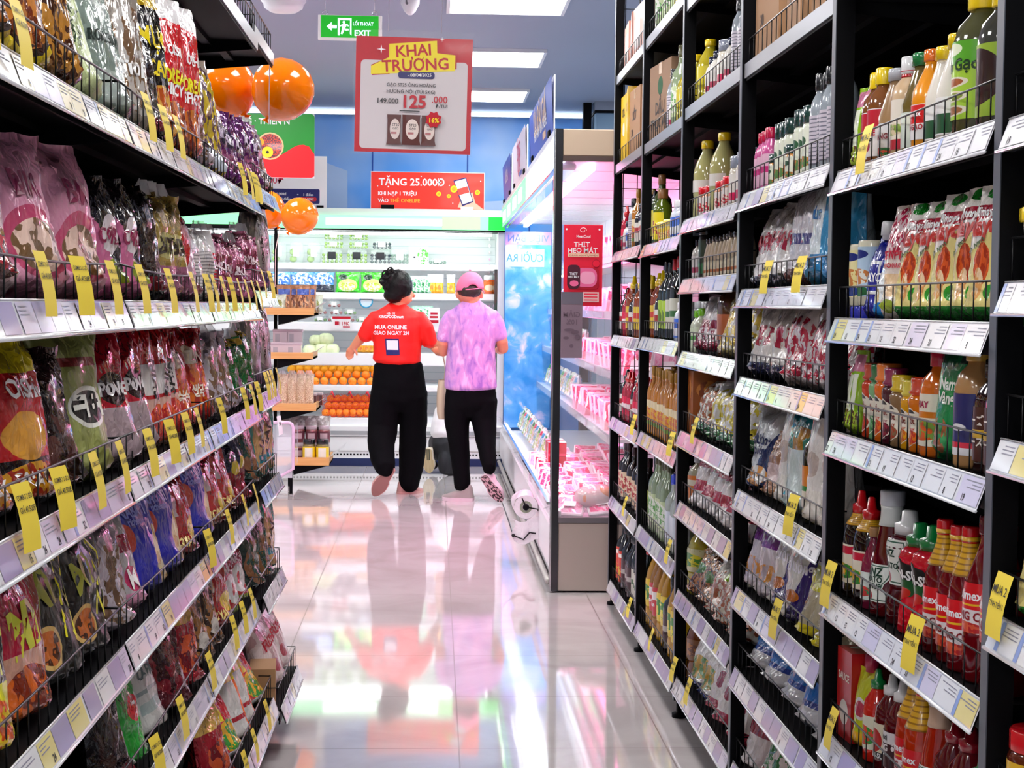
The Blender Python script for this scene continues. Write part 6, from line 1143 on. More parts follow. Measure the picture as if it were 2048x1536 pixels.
MB().mt(acr).add([(CX+.002, CY0+.03, WZ-.04), (CX+.002, CY1, WZ-.04), (CX-.008, CY1, WZ+.05), (CX-.008, CY0+.03, WZ+.05)], [(0, 1, 2, 3)], None, False).mt(CHROME).box(CX-.014, CX+.0, CY0+.03, CY1, WZ+.05, WZ+.062).mt(PAPER).box(CX-.0025, CX+.0, 8.5, 9.0, WZ-.03, WZ+.03).mt(WHITE).bbox(CX-.004, CX+.03, CY0+.03, CY1, .10, WZ-.03, .01).build('front_lip', t)
for x in (.62, 1.0): MB().mt(BLACK).lathe([(.02, 0), (.02, .02)], 10, (x, CY0+.08, 0)).build('foot', t)
# far end mirror of the meat cooler with a painted blue reflection and reversed lettering
def wrapY(b, c, flip): return b
Y = 12.15; k = Y/F; c = at(1055, 660, Y)
MIR = bpy.data.materials.new('painted_reflection'); MIR.use_nodes = True
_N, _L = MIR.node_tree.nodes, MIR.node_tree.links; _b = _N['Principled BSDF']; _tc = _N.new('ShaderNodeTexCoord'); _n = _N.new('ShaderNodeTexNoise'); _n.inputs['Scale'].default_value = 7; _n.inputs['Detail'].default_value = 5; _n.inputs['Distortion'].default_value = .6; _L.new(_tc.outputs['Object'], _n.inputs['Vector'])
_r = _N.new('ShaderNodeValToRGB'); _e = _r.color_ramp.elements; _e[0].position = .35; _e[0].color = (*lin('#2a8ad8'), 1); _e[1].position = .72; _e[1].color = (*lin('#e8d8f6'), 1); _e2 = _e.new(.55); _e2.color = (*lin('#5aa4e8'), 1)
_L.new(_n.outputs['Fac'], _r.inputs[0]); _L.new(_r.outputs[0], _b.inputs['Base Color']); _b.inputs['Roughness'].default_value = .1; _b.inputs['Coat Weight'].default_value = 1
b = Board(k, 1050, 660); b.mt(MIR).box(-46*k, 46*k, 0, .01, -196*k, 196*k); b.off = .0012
b.rect(1004, 464, 1096, 490, mat('reflected_band', '#9a7fc0', .2, coat=.8)); b.rect(1004, 498, 1082, 534, mat('reflected_band2', '#a9c4ee', .2, coat=.8))
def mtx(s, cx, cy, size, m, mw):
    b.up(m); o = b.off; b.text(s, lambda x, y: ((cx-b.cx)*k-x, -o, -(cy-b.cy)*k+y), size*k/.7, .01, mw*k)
mtx('VIỆC BẠN', 1050, 477, 13, mat('reflected_text', '#5a6ad0', .3), 84); mtx('CƯỜI RA', 1043, 516, 18, mat('reflected_text2', '#3a86d8', .3), 74)
ob = b.build('painted_end_mirror', t); ob.location = (c.x, Y, c.z)
# poster and reversed notice on the glass end
Y = CY0-.004; k = Y/F; c = at(1166, 531, Y)
t2 = empty('meat_poster', c, 0, 'red THIT HEO MAT meat poster hanging on the glass end of the meat cooler', 'poster')
b = Board(k, 1166, 531); b.off = .003; MR = mat('meat_red', '#f0143c', .4, emit=.12, ecol='#f0143c') if False else mat('meat_red', '#f0143c', .4)
b.mt(MR).bbox(-39*k, 39*k, -.002, .0, -81*k, 81*k, .001); b.ell(1132, 459, 2, 2, SW, 8); b.ell(1198, 459, 2, 2, SW, 8)
b.up(SW); o_ = b.off
b.tube([b.P(1165+7*math.cos(a*.5)*(1-a*.04), 461-6*math.sin(a*.5)*(1-a*.04), o_) for a in range(14)], .0012, 4)
b.tx('MeatCool', 1166, 473, 5, SW, .02, 28); b.tx('THỊT', 1163, 489, 9.5, SW, .018, 32); b.tx('HEO MÁT', 1165, 501, 9.5, SW, .018, 62); b.rect(1135, 507, 1197, 514, mat('poster_cream', '#f4d0b0', .4)); b.tx('CHUẨN NGON TỰ NHIÊN', 1166, 511, 3.5, DRED, .01, 56)
b.ell(1192, 527, 8, 8, DRED, 16); b.ell(1192, 527, 7, 7, MR, 16); b.rect(1135, 536, 1198, 578, DRED, 8); b.rect(1150, 536, 1194, 574, mat('meat_pink', '#f06a9c', .4), 14); b.rect(1160, 543, 1190, 568, mat('meat_pink2', '#f8a4c4', .4), 10)
b.rect(1134, 530, 1160, 578, mat('pack_maroon', '#4a0c28', .4), 9); b.tx('THỊT', 1147, 548, 5, SW, .02, 16); b.tx('HEO MÁT', 1147, 554, 4, SW, .02, 22); b.ell(1148, 567, 9, 6, mat('meat_pink', '#f06a9c', .4), 12)
b.rect(1166, 584, 1198, 604, mat('poster_cream2', '#f4c8c8', .4)); 
for yy in (588, 594, 600): b.rect(1168, yy-1, 1195, yy+1, MR)
b.build('printed_sheet', t2)
c = at(1143, 650, Y)
t2 = empty('reversed_notice', (c.x, CY0-.008, c.z), .0, 'grey paper notice seen from behind with reversed GIAM 10% lettering on the glass', 'notice')
b = Board(k, 1143, 650); gm = mat('notice_grey', '#85707e', .5); b.mt(gm).box(-21.5*k, 21.5*k, -.001, .0, -66*k, 66*k); b.off = .0012
b.rect(1122, 584, 1165, 608, mat('notice_grey_d', '#6c6674', .5)); gi = mat('notice_ink', '#6a5664', .6)
for s, cy, sz in (('GIẢM', 629, 10), ('10%', 644, 10)):
    b.up(gi); o = b.off; b.text(s, lambda x, y: (-x, -o, -(cy-b.cy)*k+y), sz*k/.7, .02, 34*k)
for (xx, yy, w, h) in ((1138, 660, 11, 3), (1155, 674, 6, 5), (1132, 676, 6, 3), (1143, 692, 4, 4), (1150, 664, 8, 4)): b.ell(xx, yy, w, h, gi, 10)
b.build('printed_sheet', t2)
# plastic bag roll on its wire holder
c = at(1080, 1013, 7.62)
t2 = empty('bag_roll', (CX-.068, 7.62, c.z), 0, 'roll of thin plastic bags on a wire holder on the meat cooler front', 'bag roll')
RW = mat('bag_roll_white', '#e6dfe6', .25, bump=.5, bscale=50, coat=.3)
g = MB().mt(RW)
def rl(u, v): a = u*2*PI; R = .058+.004*math.sin(a*3+v*5); return (R*math.cos(a), -.02+.24*v, R*math.sin(a))
g.grid(rl, 28, 6); g.poly([(.058*math.cos(i*PI/10), -.02, .058*math.sin(i*PI/10)) for i in range(20)]); g.build('film_roll', t2)
MB().mt(mat('roll_core', '#8c9480', .6)).add([(R*math.cos(i*PI/10), -.0215, R*math.sin(i*PI/10)) for R in (.018, .030) for i in range(20)], [(i, (i+1) % 20, 20+(i+1) % 20, 20+i) for i in range(20)]).build('core', t2)
MB().mt(BLACK).ball((0, -.03, 0), .016, .012, .016).tube([(0, -.03, 0), (-.02, -.035, .045)], .003, 6).tube([(0, -.03, 0), (.06, -.03, -.01), (.06, .0, -.02)], .003, 6).build('spindle', t2)
MB().mt(WIRE).tube([(-.10, .3, -.02), (-.075, .15, -.09), (-.06, -.02, -.14), (-.01, -.02, -.16), (.02, -.02, -.125), (.05, -.02, -.13)], .004, 6).ball((-.06, -.02, -.14), .009, .009, .009).build('wire_holder', t2)
MB().mt(RW).grid(lambda u, v: (-.06+.13*u+.01*math.sin(v*7), -.015+.004*math.sin(u*12), -.06-.11*v-.015*math.sin(u*5)), 10, 8).build('loose_bag', t2)
# signs standing on the meat cooler
def side_sign(y0, y1, z0, z1, m, texts, label, shapes=(), lean=.012):
    t2 = empty('standing_sign', (CX+.004, (y0+y1)/2, z0), 0, label, 'sign'); w = (y1-y0)/2; h = z1-z0
    f = lambda a, b_, o=0: (-o-lean*b_/h, -a, b_)
    g = MB().mt(SW).box(0, .006, -w, w, 0, h).mt(m).add([f(-w, 0, .001), f(w, 0, .001), f(w, h, .001), f(-w, h, .001)], [(0, 1, 2, 3)], None, False)
    for s, cy, sz, mm in texts: g.mt(mm).text(s, lambda x, y: f(x, cy*h+y, .003), sz, .02, 1.8*w)
    for (x0, x1, q0, q1, mm) in shapes: g.mt(mm).add([f(x0*w, q0*h, .002), f(x1*w, q0*h, .002), f(x1*w, q1*h, .002), f(x0*w, q1*h, .002)], [(0, 1, 2, 3)], None, False)
    g.build('printed_card', t2); [MB().mt(BLACK).bbox(-.012, .012, q, q+.08, 0, .03, .003).build('clip', t2) for q in (-w*.8, w*.7)]
SB = mat('sign_blue', '#2e4cae', .4); SBT = mat('sign_gold', '#d8b48a', .4)
side_sign(7.05, 8.7, z_top, at(1100, 152, 7.1).z, SB, (('ƯU ĐÃI GIÁ', .66, .17, SBT), ('THẺ THÀNH VIÊN ONELIFE', .42, .075, SW)), 'large blue sign with gold letters standing on the meat cooler', ((.2, .45, .12, .26, SBT),))
side_sign(9.1, 10.6, z_top, at(1047, 250, 9.15).z, mat('sign_pale', '#ddd6e2', .4), (('TẶNG', .7, .14, mat('sign_pink2', '#d83a6a', .4)), ('QUÀ', .4, .14, mat('sign_pink2', '#d83a6a', .4))), 'white sign with pink letters standing on the meat cooler', ((.0, .4, .1, .2, SB),))
side_sign(10.9, 12.1, z_top, z_top+.28, SB, (('ƯU ĐÃI', .6, .12, SW),), 'far blue sign standing on the meat cooler near the corner')
# meat trays and packs
TRAYW = mat('tray_foam', '#eadde4', .4); MEAT = [pack('meat_%d' % i, c, [('n', .5, .5, .5, .5, c, d, 6)], rough=.15, coat=1) for i, (c, d) in enumerate((('#d81e5a', '#f090b4'), ('#e84a86', '#f8c8dc'), ('#c8144a', '#e0608a'), ('#f0c0d4', '#e890b4')))]
def tray_mesh(i, w=.135, d=.20, h=.035):
    a = MB().mt(TRAYW).bbox(-w/2, w/2, -d/2, d/2, 0, h*.6, .006).build('foam_tray', data_only=True)
    g = MB().mt(MEAT[i]); g.grid(lambda u, v: ((u-.5)*w*.86, (v-.5)*d*.86, h*.62+h*.5*(math.sin(PI*u)*math.sin(PI*v))**.5*(.8+.3*noise.noise(Vector((u*4, v*4, i*3.3)))) ), 8, 10)
    c = MB().mt(PAPER).box(-w*.2, w*.22, -d*.3, -d*.05, h*1.14, h*1.17).build('price_label', data_only=True)
    return [('foam_tray', a), ('meat', g.build('meat', data_only=True)), ('price_label', c)]
TM = [tray_mesh(i) for i in range(4)]
def tray(x, y, z, i, rot, label, grp):
    o = empty('meat_tray', (x, y, z), 0, label, 'meat tray', grp); o.rotation_euler = rot
    assert label not in USED, label
    USED.add(label)
    for nm, me in TM[i]: c = bpy.data.objects.new(nm, me); COL.objects.link(c); c.parent = o
r = random.Random(8); zones = ['near end', 'second section', 'third section', 'fourth section', 'fifth section', 'far end']
for n in range(12):      # well of the cooler: leaning rows
    for m in range(4):
        y = CY0+.14+n*.2; x = .625+m*.14
        tray(x+r.uniform(-.01, .01), y, WZ+.02+.012*m, r.randrange(4), (r.uniform(.30, .5), r.uniform(-.1, .1), r.uniform(-.25, .25)), 'meat tray in the cooler well, %s row from the glass, %s from aisle' % (ORD[n+1], ORD[m+1]), 'meat trays in the well')
for s, (z, x) in enumerate(zip(SHZ, SHX)):
    for n in range(11):
        for m in range(2):
            y = CY0+.16+n*.22
            tray(x+.08+m*.14, y+r.uniform(-.02, .02), z+.052, r.randrange(4), (r.uniform(.7, 1.0), 0, r.uniform(-.4, .1)), 'pink meat pack on %s meat shelf, %s from the glass end%s' % (ORD[s+1], ORD[n+1], ', behind' if m else ''), 'meat packs on shelves')
MILKY = [foil('f_mk%d' % i, c, [('n', .5, .5, .5, .4, c, d, 6), ('r', .5, .8, .4, .08, e)], metal=.05, f=.3) for i, (c, d, e) in enumerate((('#dfeaf2', '#9ac8e0', '#3a9ad0'), ('#e6efe0', '#b8d87a', '#2a9a4a'), ('#f0e8ee', '#e8c8a0', '#d0506a')))]
for i in range(3): kind('milky%d' % i, 'bag', 'chilled_food_bag', 'bag', 'pale chilled food bag', w=.16, h=.17, t=.07, wr=1, m=MILKY[i])
for s, (z, x) in enumerate(list(zip(SHZ, SHX))+[(WZ+.0, .60)]):
    for n in range(12 if s < 4 else 14):
        put('milky%d' % ((n*2+s) % 3), x+.07, 9.65+n*.2 if s < 4 else 9.4+n*.19, z+.002, -1, 'pale chilled food bag on %s, %s towards back wall' % ('%s shelf of meat cooler' % ORD[s+1] if s < 4 else 'the well of the meat cooler', ORD[n+1]), 'chilled food bags', tilt=.15, variant=n % 3)
kind('redcrate', 'box', 'red_food_box', 'box', 'bright red food box', w=.12, h=.075, t=.10, m=pack('b_crate', '#c8102e', [('r', .5, .1, .5, .1, '#e84a6a')], coat=.4))
for n in range(4): put('redcrate', .68, 8.62+n*.0+ (n % 2)*.16+.02, WZ+.03+(n//2)*.077, -1, 'bright red box in the meat cooler well, %s %s' % ('upper' if n//2 else 'lower', 'farther' if n % 2 else 'nearer'), 'bright red boxes')
# clear bag of buns near the glass
g = MB().mt(mat('bun_crust', '#d8946a', .35, coat=.8))
for i in range(4): g.ball(((i % 2)*.07, (i//2)*.07, .05+.02*(i % 2)), .045, .045, .035, 12, 8)
o = empty('bun_bag', (.70, CY0+.12, WZ+.02), 0, 'clear bag of brown buns lying behind the glass end low in the cooler', 'bag'); g.build('buns', o)
MB().mt(mat('clear_film', (.8, .78, .82), .1, alpha=.55, coat=1)).ball((.035, .035, .05), .10, .09, .06, 16, 10).build('film_bag', o)
# ---------------------------------------------------------------- nut rack in front of the produce cooler
t = empty('display_rack', (0, 0, 0), 0, 'wooden shelf rack with black frame beside the snack gondola', 'shelving')
WOOD = bpy.data.materials.new('pine'); WOOD.use_nodes = True; _N, _L = WOOD.node_tree.nodes, WOOD.node_tree.links; _b = _N['Principled BSDF']; _tc = _N.new('ShaderNodeTexCoord'); _m = _N.new('ShaderNodeMapping'); _m.inputs['Scale'].default_value = (3, 30, 60); _L.new(_tc.outputs['Object'], _m.inputs[0]); _n = _N.new('ShaderNodeTexNoise'); _n.inputs['Scale'].default_value = 1.2; _L.new(_m.outputs[0], _n.inputs['Vector']); _r = _N.new('ShaderNodeValToRGB'); _r.color_ramp.elements[0].color = (*lin('#d08a48'), 1); _r.color_ramp.elements[1].color = (*lin('#ecb878'), 1); _L.new(_n.outputs['Fac'], _r.inputs[0]); _L.new(_r.outputs[0], _b.inputs['Base Color']); _b.inputs['Roughness'].default_value = .4
RYF, RYB = 10.95, 11.42
fx = at(552, 500, RYB).x; z_fr = at(552, 450, RYB).z
MB().mt(BLACK).box(fx-.012, fx+.012, RYB-.02, RYB, 0, z_fr).box(fx-1.0, fx-.976, RYB-.02, RYB, 0, z_fr).box(fx-1.0, fx+.012, RYB-.02, RYB, z_fr-.03, z_fr).build('frame', t)
p = at(578, 968, RYF); MB().mt(BLACK).box(p.x-.008, p.x+.014, RYF, RYF+.02, 0, .16).build('leg', t)
p2 = at(548, 968, RYF)
RKZ = {}
for n, (px1, pa, pb) in enumerate(((628, 616, 630), (626, 705, 718), (632, 807, 822), (658, 915, 931))):
    x1 = at(px1, pa, RYF).x; za, zb_ = at(600, pa, RYF).z, at(600, pb, RYF).z; RKZ[n] = za
    s = MB().mt(WOOD).box(fx-.9, x1, RYF, RYF+.02, zb_, za).mt(WOOD).box(fx-.9, x1, RYF+.02, RYB-.03, zb_, zb_+.015).box(x1-.018, x1, RYF+.02, RYB-.03, zb_, za).mt(BLACK)
    s.add([(x1-.25, RYF+.03, zb_-.002), (x1, RYF+.03, zb_-.002), (x1-.25, RYF+.03, zb_-.07), (x1-.25, RYB-.03, zb_-.002), (x1, RYB-.03, zb_-.002), (x1-.25, RYB-.03, zb_-.07)], [(0, 1, 2), (3, 5, 4), (0, 2, 5, 3), (1, 4, 5, 2)], None, False)
    s.build('shelf', t)
    MB().mt(acr).add([(x1, RYF+.02, za-.0), (x1, RYB-.03, za), (x1+.10, RYB-.03, za+.07), (x1+.10, RYF+.02, za+.07)], [(0, 1, 2, 3)], None, False).mt(PAPER).add([(x1+.004, RYF+.04, za+.0), (x1+.004, RYF+.3, za+.0), (x1+.06, RYF+.3, za+.04), (x1+.06, RYF+.04, za+.04)], [(0, 1, 2, 3)], None, False).build('acrylic_side', t)
def rk(key, px, n, label, dy=.10, dz=0, tl=0, grp=None): put(key, at(px, 700, RYF+dy).x, RYF+dy, RKZ[n]-.030+dz, 1, label, grp, yaw=-PI/2, tilt=tl, variant=int(px) % 2)
kind('kraftbag', 'bag', 'dried_fruit_bag', 'bag', 'dried fruit bag', w=.11, h=.19, t=.05, wr=.8, m=foil('k1', '#a8724e', [('r', .5, .75, .4, .1, '#3a5ab0'), ('n', .5, .4, .4, .24, '#6a3a24', '#d8a070', 5)], metal=.1))
kind('mintbag', 'bag', 'dried_fruit_bag', 'bag', 'mint bag', w=.11, h=.13, t=.06, wr=1.2, m=foil('k2', '#c8cdb8', [('e', .5, .4, .3, .24, '#7a7a2a')], metal=.1))
kind('puff', 'bag', 'puffed_rice_bag', 'bag', 'puffed rice bag', w=.075, h=.235, t=.05, wr=.8, m=foil('k3', '#dcc0a8', [('n', .5, .45, .5, .42, '#e8d0ae', '#c09a80', 24)], metal=.05), seal=True)
kind('tubw', 'box', 'biscuit_tub', 'tub', 'pale tub', w=.105, h=.095, t=.09, m=pack('k4', '#cbbac0', [('r', .3, .4, .15, .3, '#a8a0a8')], coat=.6), lid='#b9a6b0')
kind('tubd', 'box', 'biscuit_tub', 'tub', 'dark tub', w=.095, h=.085, t=.09, m=pack('k5', '#5a3038', [('r', .5, .5, .3, .3, '#8a5a5a')], coat=.6), lid='#b8a8b0')
kind('jaryel', 'bottle', 'nut_jar', 'jar', 'jar', prof='jar', r=.045, h=.155, m=gl('k6', '#7a6a3a', .1), cm=CK, lm=pack('k7', '#e8c81e', [('r', .5, .5, .2, .4, '#e8e4d8')]))
kind('jarnut', 'bottle', 'nut_jar', 'jar', 'jar', prof='jar', r=.043, h=.12, m=pack('k8', '#8c4a4a', [('n', .5, .5, .5, .5, '#b8807a', '#5a2a30', 16)], coat=1), cm=gl('cap_pearl', '#c8b4bc', .2), lm=pack('k9', '#6a3440', [('r', .5, .5, .2, .3, '#c8a8b0')]))
kind('cellpk', 'bag', 'nut_bag', 'bag', 'cello bag', w=.12, h=.13, t=.06, wr=1.3, m=foil('k10', '#cfc6c4', [('r', .5, .2, .4, .2, '#2a2026')], metal=.15))
for n, px in enumerate((568, 586, 606, 617)): rk('kraftbag', px, 0, 'upright brown dried fruit bag on the top rack shelf, %s from the gondola' % ORD[n+1], .12+.03*(n % 2), grp='dried fruit bags')
for n, px in enumerate((556, 640, 652)): rk('mintbag', px if n == 0 else px-22, 0, 'small pale leaf bag on the top rack shelf, %s' % ('beside the gondola', 'at the acrylic side', 'over the acrylic edge')[n], .06+.1*n, tl=.3)
for n, px in enumerate((558, 588)): rk('tubw', px, 1, 'pale lidded tub in front on the second rack shelf, %s' % ('beside the gondola', 'nearer the aisle')[n], .08)
for n, px in enumerate((562, 590)): rk('tubd', px, 1, 'dark lidded tub stacked behind on the second rack shelf, %s' % ('beside the gondola', 'nearer the aisle')[n], .2, .0); rk('tubw', px, 1, 'pale lidded tub stacked high at the back of the second rack shelf, %s' % ('beside the gondola', 'nearer the aisle')[n], .2, .09)
for n, px in enumerate((566, 584, 602, 618)): rk('puff', px, 2, 'clear bag of puffed rice on the third rack shelf, %s from the gondola' % ORD[n+1], .1+.01*n, grp='puffed rice bags')
for n, px in enumerate((628, 640)): rk('tubd', px-8, 2, 'dark striped pack at the aisle end of the third rack shelf, %s' % ('front', 'back')[n], .25+.1*n)
for n, px in enumerate((615, 642)): rk('jaryel', px+4, 3, 'black lidded jar with yellow label, %s' % ('nearer the gondola', 'nearer the aisle')[n], .07)
for n, px in enumerate((598, 624, 649)): rk('jarnut', px, 3, 'pearly lidded nut jar, second row of bottom rack shelf, %s from gondola' % ORD[n+1], .19, .0, grp='nut jars')
for n, px in enumerate((598, 624, 649)): rk('jarnut', px, 3, 'nut jar with pearly lid stacked on the second row, %s from the gondola' % ORD[n+1], .19, .121, grp='nut jars')
for n, px in enumerate((576, 598, 622, 646)): rk('cellpk', px, 3, 'clear bag of dark nuts, back of bottom rack shelf, %s from gondola' % ORD[n+1], .32, .17, grp='nut bags')
# pink acrylic bin beside the gondola end
t = empty('display_bin', (0, 0, 0), 0, 'rounded pink-edged clear acrylic bin at the end of the snack gondola', 'bin')
Y = 10.2; A, Bp = at(541, 845, Y), at(586, 940, Y); rimm = mat('bin_rim', '#d8b8d4', .2, coat=.8)
pt = [(A.x-.1, Y, A.z), (Bp.x-.03, Y, A.z), (Bp.x-.008, Y, A.z-.01), (Bp.x, Y, A.z-.035), (Bp.x, Y, .20), (Bp.x-.1, Y, .14), (A.x-.1, Y, .12)]
MB().mt(rimm).tube(pt, .011, 8).build('rim', t); MB().mt(acr).box(A.x-.1, Bp.x-.005, Y+.002, Y+.006, .14, A.z-.01).box(Bp.x-.008, Bp.x-.003, Y, Y+.4, .2, A.z-.03).build('clear_wall', t)
MB().mt(BLACK).box(A.x-.08, A.x-.06, Y+.02, Y+.04, 0, .13).box(Bp.x-.05, Bp.x-.03, Y+.3, Y+.32, 0, .2).build('leg', t)
c = at(556, 852, Y-.04); promo_tag(c.x-.0, Y-.05, at(556, 832, Y-.04).z, 1, .10, .12, [('50K', .4, .03)], 'pale price card on the rounded acrylic bin', yellow=False)
# ---------------------------------------------------------------- people
SKIN = mat('skin', '#d98d6c', .5); _s = SKIN.node_tree.nodes['Principled BSDF'].inputs; _s['Subsurface Weight'].default_value = .2; _s['Subsurface Scale'].default_value = .02; _s['Subsurface Radius'].default_value = (1, .35, .2)
HAIR = mat('black_hair', (.004, .003, .003), .42, spec=.25, bump=.6, bscale=40)
REDSH = mat('red_jersey', '#f2150c', .55, bump=.12, bscale=14)
BLKTR = mat('black_trousers', (.003, .003, .004), .8, bump=.25, bscale=12, spec=.06)
def tiedye():
    m = bpy.data.materials.new('tie_dye_shirt'); m.use_nodes = True; N, L = m.node_tree.nodes, m.node_tree.links; b = N['Principled BSDF']
    tc = N.new('ShaderNodeTexCoord'); mp = N.new('ShaderNodeMapping'); mp.inputs['Rotation'].default_value = (0, .75, 0); mp.inputs['Scale'].default_value = (26, 10, 11); L.new(tc.outputs['Object'], mp.inputs[0])
    n = N.new('ShaderNodeTexNoise'); n.inputs['Scale'].default_value = 1; n.inputs['Detail'].default_value = 4; n.inputs['Distortion'].default_value = .8; L.new(mp.outputs[0], n.inputs['Vector'])
    r = N.new('ShaderNodeValToRGB'); e = r.color_ramp.elements; e[0].position = .32; e[0].color = (*lin('#9468bc'), 1); e[1].position = .68; e[1].color = (*lin('#dcb4e0'), 1)
    x = e.new(.45); x.color = (*lin('#b98acb'), 1); x = e.new(.56); x.color = (*lin('#c98fcc'), 1)
    L.new(n.outputs['Fac'], r.inputs[0]); L.new(r.outputs[0], b.inputs['Base Color']); b.inputs['Roughness'].default_value = .75
    return m
class Fig:
    def __init__(s, Y0, px, label):
        s.Y = Y0; s.root = Vector((at(px, 900, Y0).x, Y0, 0)); s.t = empty('person', s.root, 0, label, 'person'); s.k = Y0/F
    def P(s, px, py, dy=0): return at(px, py, s.Y+dy)-s.root
    def chain(s, mb, pts, seg=14, cap=True):
        "pts: (px, py, dy, half width px, depth m or None)"
        q = [(s.P(a[0], a[1], a[2]), a[3]*s.k, (a[4] if len(a) > 4 and a[4] else a[3]*s.k)) for a in pts]
        if cap:
            d0 = (q[0][0]-q[1][0]).normalized(); d1 = (q[-1][0]-q[-2][0]).normalized()
            q = [(q[0][0]+d0*min(q[0][1], q[0][2])*.55, q[0][1]*.45, q[0][2]*.45)]+q+[(q[-1][0]+d1*min(q[-1][1], q[-1][2])*.55, q[-1][1]*.45, q[-1][2]*.45)]
        mb.tube([x[0] for x in q], [(x[1], x[2]) for x in q], seg); return mb
    def solid(s, name, mb, voxel=.008, sm=6, disp=0, dscale=.12, parent=None):
        o = mb.build(name, parent or s.t)
        m = o.modifiers.new('r', 'REMESH'); m.mode = 'VOXEL'; m.voxel_size = voxel; m.use_smooth_shade = True
        if sm: m = o.modifiers.new('s', 'SMOOTH'); m.iterations = sm; m.factor = .5
        if disp:
            tx = bpy.data.textures.new('folds', 'CLOUDS'); tx.noise_scale = dscale; tx.noise_depth = 2
            m = o.modifiers.new('d', 'DISPLACE'); m.texture = tx; m.strength = disp; m.texture_coords = 'LOCAL'
        return o
    def shoe(s, heel, toe, up, length, upm, solem, treadm=None, wid=.040):
        A, Bq = s.P(*heel), s.P(*toe); x = (Bq-A).normalized(); u = Vector(up); z = (u-x*u.dot(x)).normalized(); y = z.cross(x)
        M = Matrix.Translation(A) @ Matrix(((x.x, y.x, z.x, 0), (x.y, y.y, z.y, 0), (x.z, y.z, z.z, 0), (0, 0, 0, 1))) @ Matrix.Scale(length, 4)
        W = wid/length
        def out(v, k=1):   # half width along the foot
            return W*k*(.74+.30*math.sin(PI*min(1, v*1.0))**2*(1 if v > .45 else .35)+(.16 if .55 < v < .85 else 0)*math.sin(PI*(v-.55)/.3))*(1-max(0, (v-.86)/.14)**2*.75)*(1-max(0, (.08-v)/.08)**2*.5)
        def shell(z0, z1, k0, k1, mt_, nm):
            g = MB().mt(mt_); n = 16; vs = []; uv = []
            ring = []
            for zz, kk in ((z0, k0), (z1, k1)):
                p = [(v/n, out(v/n, kk)) for v in range(n+1)]+[(v/n, -out(v/n, kk)) for v in range(n, -1, -1)]
                ring.append([(a, b_, zz+ (.10*max(0, a-.8) if zz == z0 else .04*max(0, a-.8))) for a, b_ in p])
            vs = ring[0]+ring[1]; c = len(ring[0]); uv = [(a, .5+b_*2.2) for a, b_, _ in vs]
            g.add(vs, [(i, (i+1) % c, c+(i+1) % c, c+i) for i in range(c)], uv); g.add(ring[0], [tuple(range(c-1, -1, -1))], [(a, .5+b_*2.2) for a, b_, _ in ring[0]], False); g.add(ring[1], [tuple(range(c))], None, False)
            return g
        def place(g, nm, par):
            g.v = [tuple(M @ Vector(v)) for v in g.v]; return g.build(nm, par)
        root = None
        def upf(u, v):
            a = v; h = .46 if a < .32 else .46-.36*((a-.32)/.68)**.6; th = u*PI
            top = h*max(0, min(1, a/.09))**.45; w = out(min(.995, max(.005, a)), .93)
            return (a, w*math.cos(th)*(1 if math.sin(th) < .5 else 1), .06+top*math.sin(th)**.7)
        g = MB().mt(upm).grid(upf, 14, 16); sh = place(g, 'shoe', s.t)
        place(shell(0, .11, .98, 1.04, solem, 'sole'), 'sole', sh)
        if treadm: place(shell(-.012, 0, .86, .9, treadm, 'tread'), 'tread', sh)
        return sh
def hand(f, mb, wrist, palm, dirn, spread, tips, r=.0085):
    "palm as a short flattened chain, then one chain for each finger"
    for t in tips: mb.tube([Vector(p) for p in t], [r*1.0]*(len(t)-1)+[r*.75], 8)
# shopper in red ------------------------------------------------
f = Fig(10.5, 797, 'person in a red printed jersey and wide black trousers walking away, hair in a bun')
b = MB().mt(SKIN); P = f.P
hd = P(800, 578, 0); b.ball(tuple(hd), .074, .088, .098, 20, 14); b.ball(tuple(P(810, 597, .03)), .045, .055, .045, 14, 10); b.ball(tuple(P(817, 590, .055)), .030, .03, .05, 12, 8)
f.chain(b, [(793, 628, 0, 17), (795, 610, 0, 14), (800, 595, .01, 14)])
b.tube([P(824, 585, .07), P(829, 592, .085), P(826, 595, .08)], [.008, .011, .008], 8)      # nose
b.tube([P(822, 600, .085), P(824, 602, .08)], [.010, .008], 8)                               # lips
b.tube([P(812, 577, -.028), P(814, 583, -.03), P(811, 590, -.02)], [.010, .012, .008], 8)    # ear
f.chain(b, [(792, 632, 0, 40, .07), (794, 700, 0, 38, .08)])
f.chain(b, [(745, 645, 0, 12), (724, 674, .02, 11.5), (712, 688, .04, 9), (705, 696, .05, 7)])
f.chain(b, [(846, 645, 0, 12), (866, 688, .05, 11.5), (874, 700, .20, 9), (878, 700, .27, 7)])
# left hand hanging loosely
b.tube([P(706, 695, .05), P(702, 701, .05), P(700, 705, .05)], [(.020, .012), (.030, .013), (.030, .011)], 10)
for t in ([(694, 704, .06), (693, 711, .07), (695, 717, .06)], [(698, 706, .055), (697, 714, .06), (698, 720, .05)], [(702, 706, .05), (702, 713, .055), (702, 718, .045)], [(705, 705, .045), (706, 711, .05), (706, 715, .04)]):
    b.tube([P(t[0][0]+1, t[0][1]-4, t[0][2])]+[P(*q) for q in t], [.0085, .008, .0075, .006], 8)
b.tube([P(708, 699, .035), P(713, 706, .03), P(714, 712, .03)], [.010, .009, .0065], 8)
b.tube([P(878, 700, .27), P(880, 700, .34)], [(.028, .013), (.026, .011)], 10)
for i in range(4): b.tube([P(877+i*2, 698+i, .33), P(876+i*2.4, 699+i, .38), P(877+i*2.4, 702+i, .40)], [.0085, .008, .006], 8)
b.tube([P(874, 702, .28), P(871, 703, .32)], [.009, .007], 8)
body = f.solid('body', b, .0055, 3)
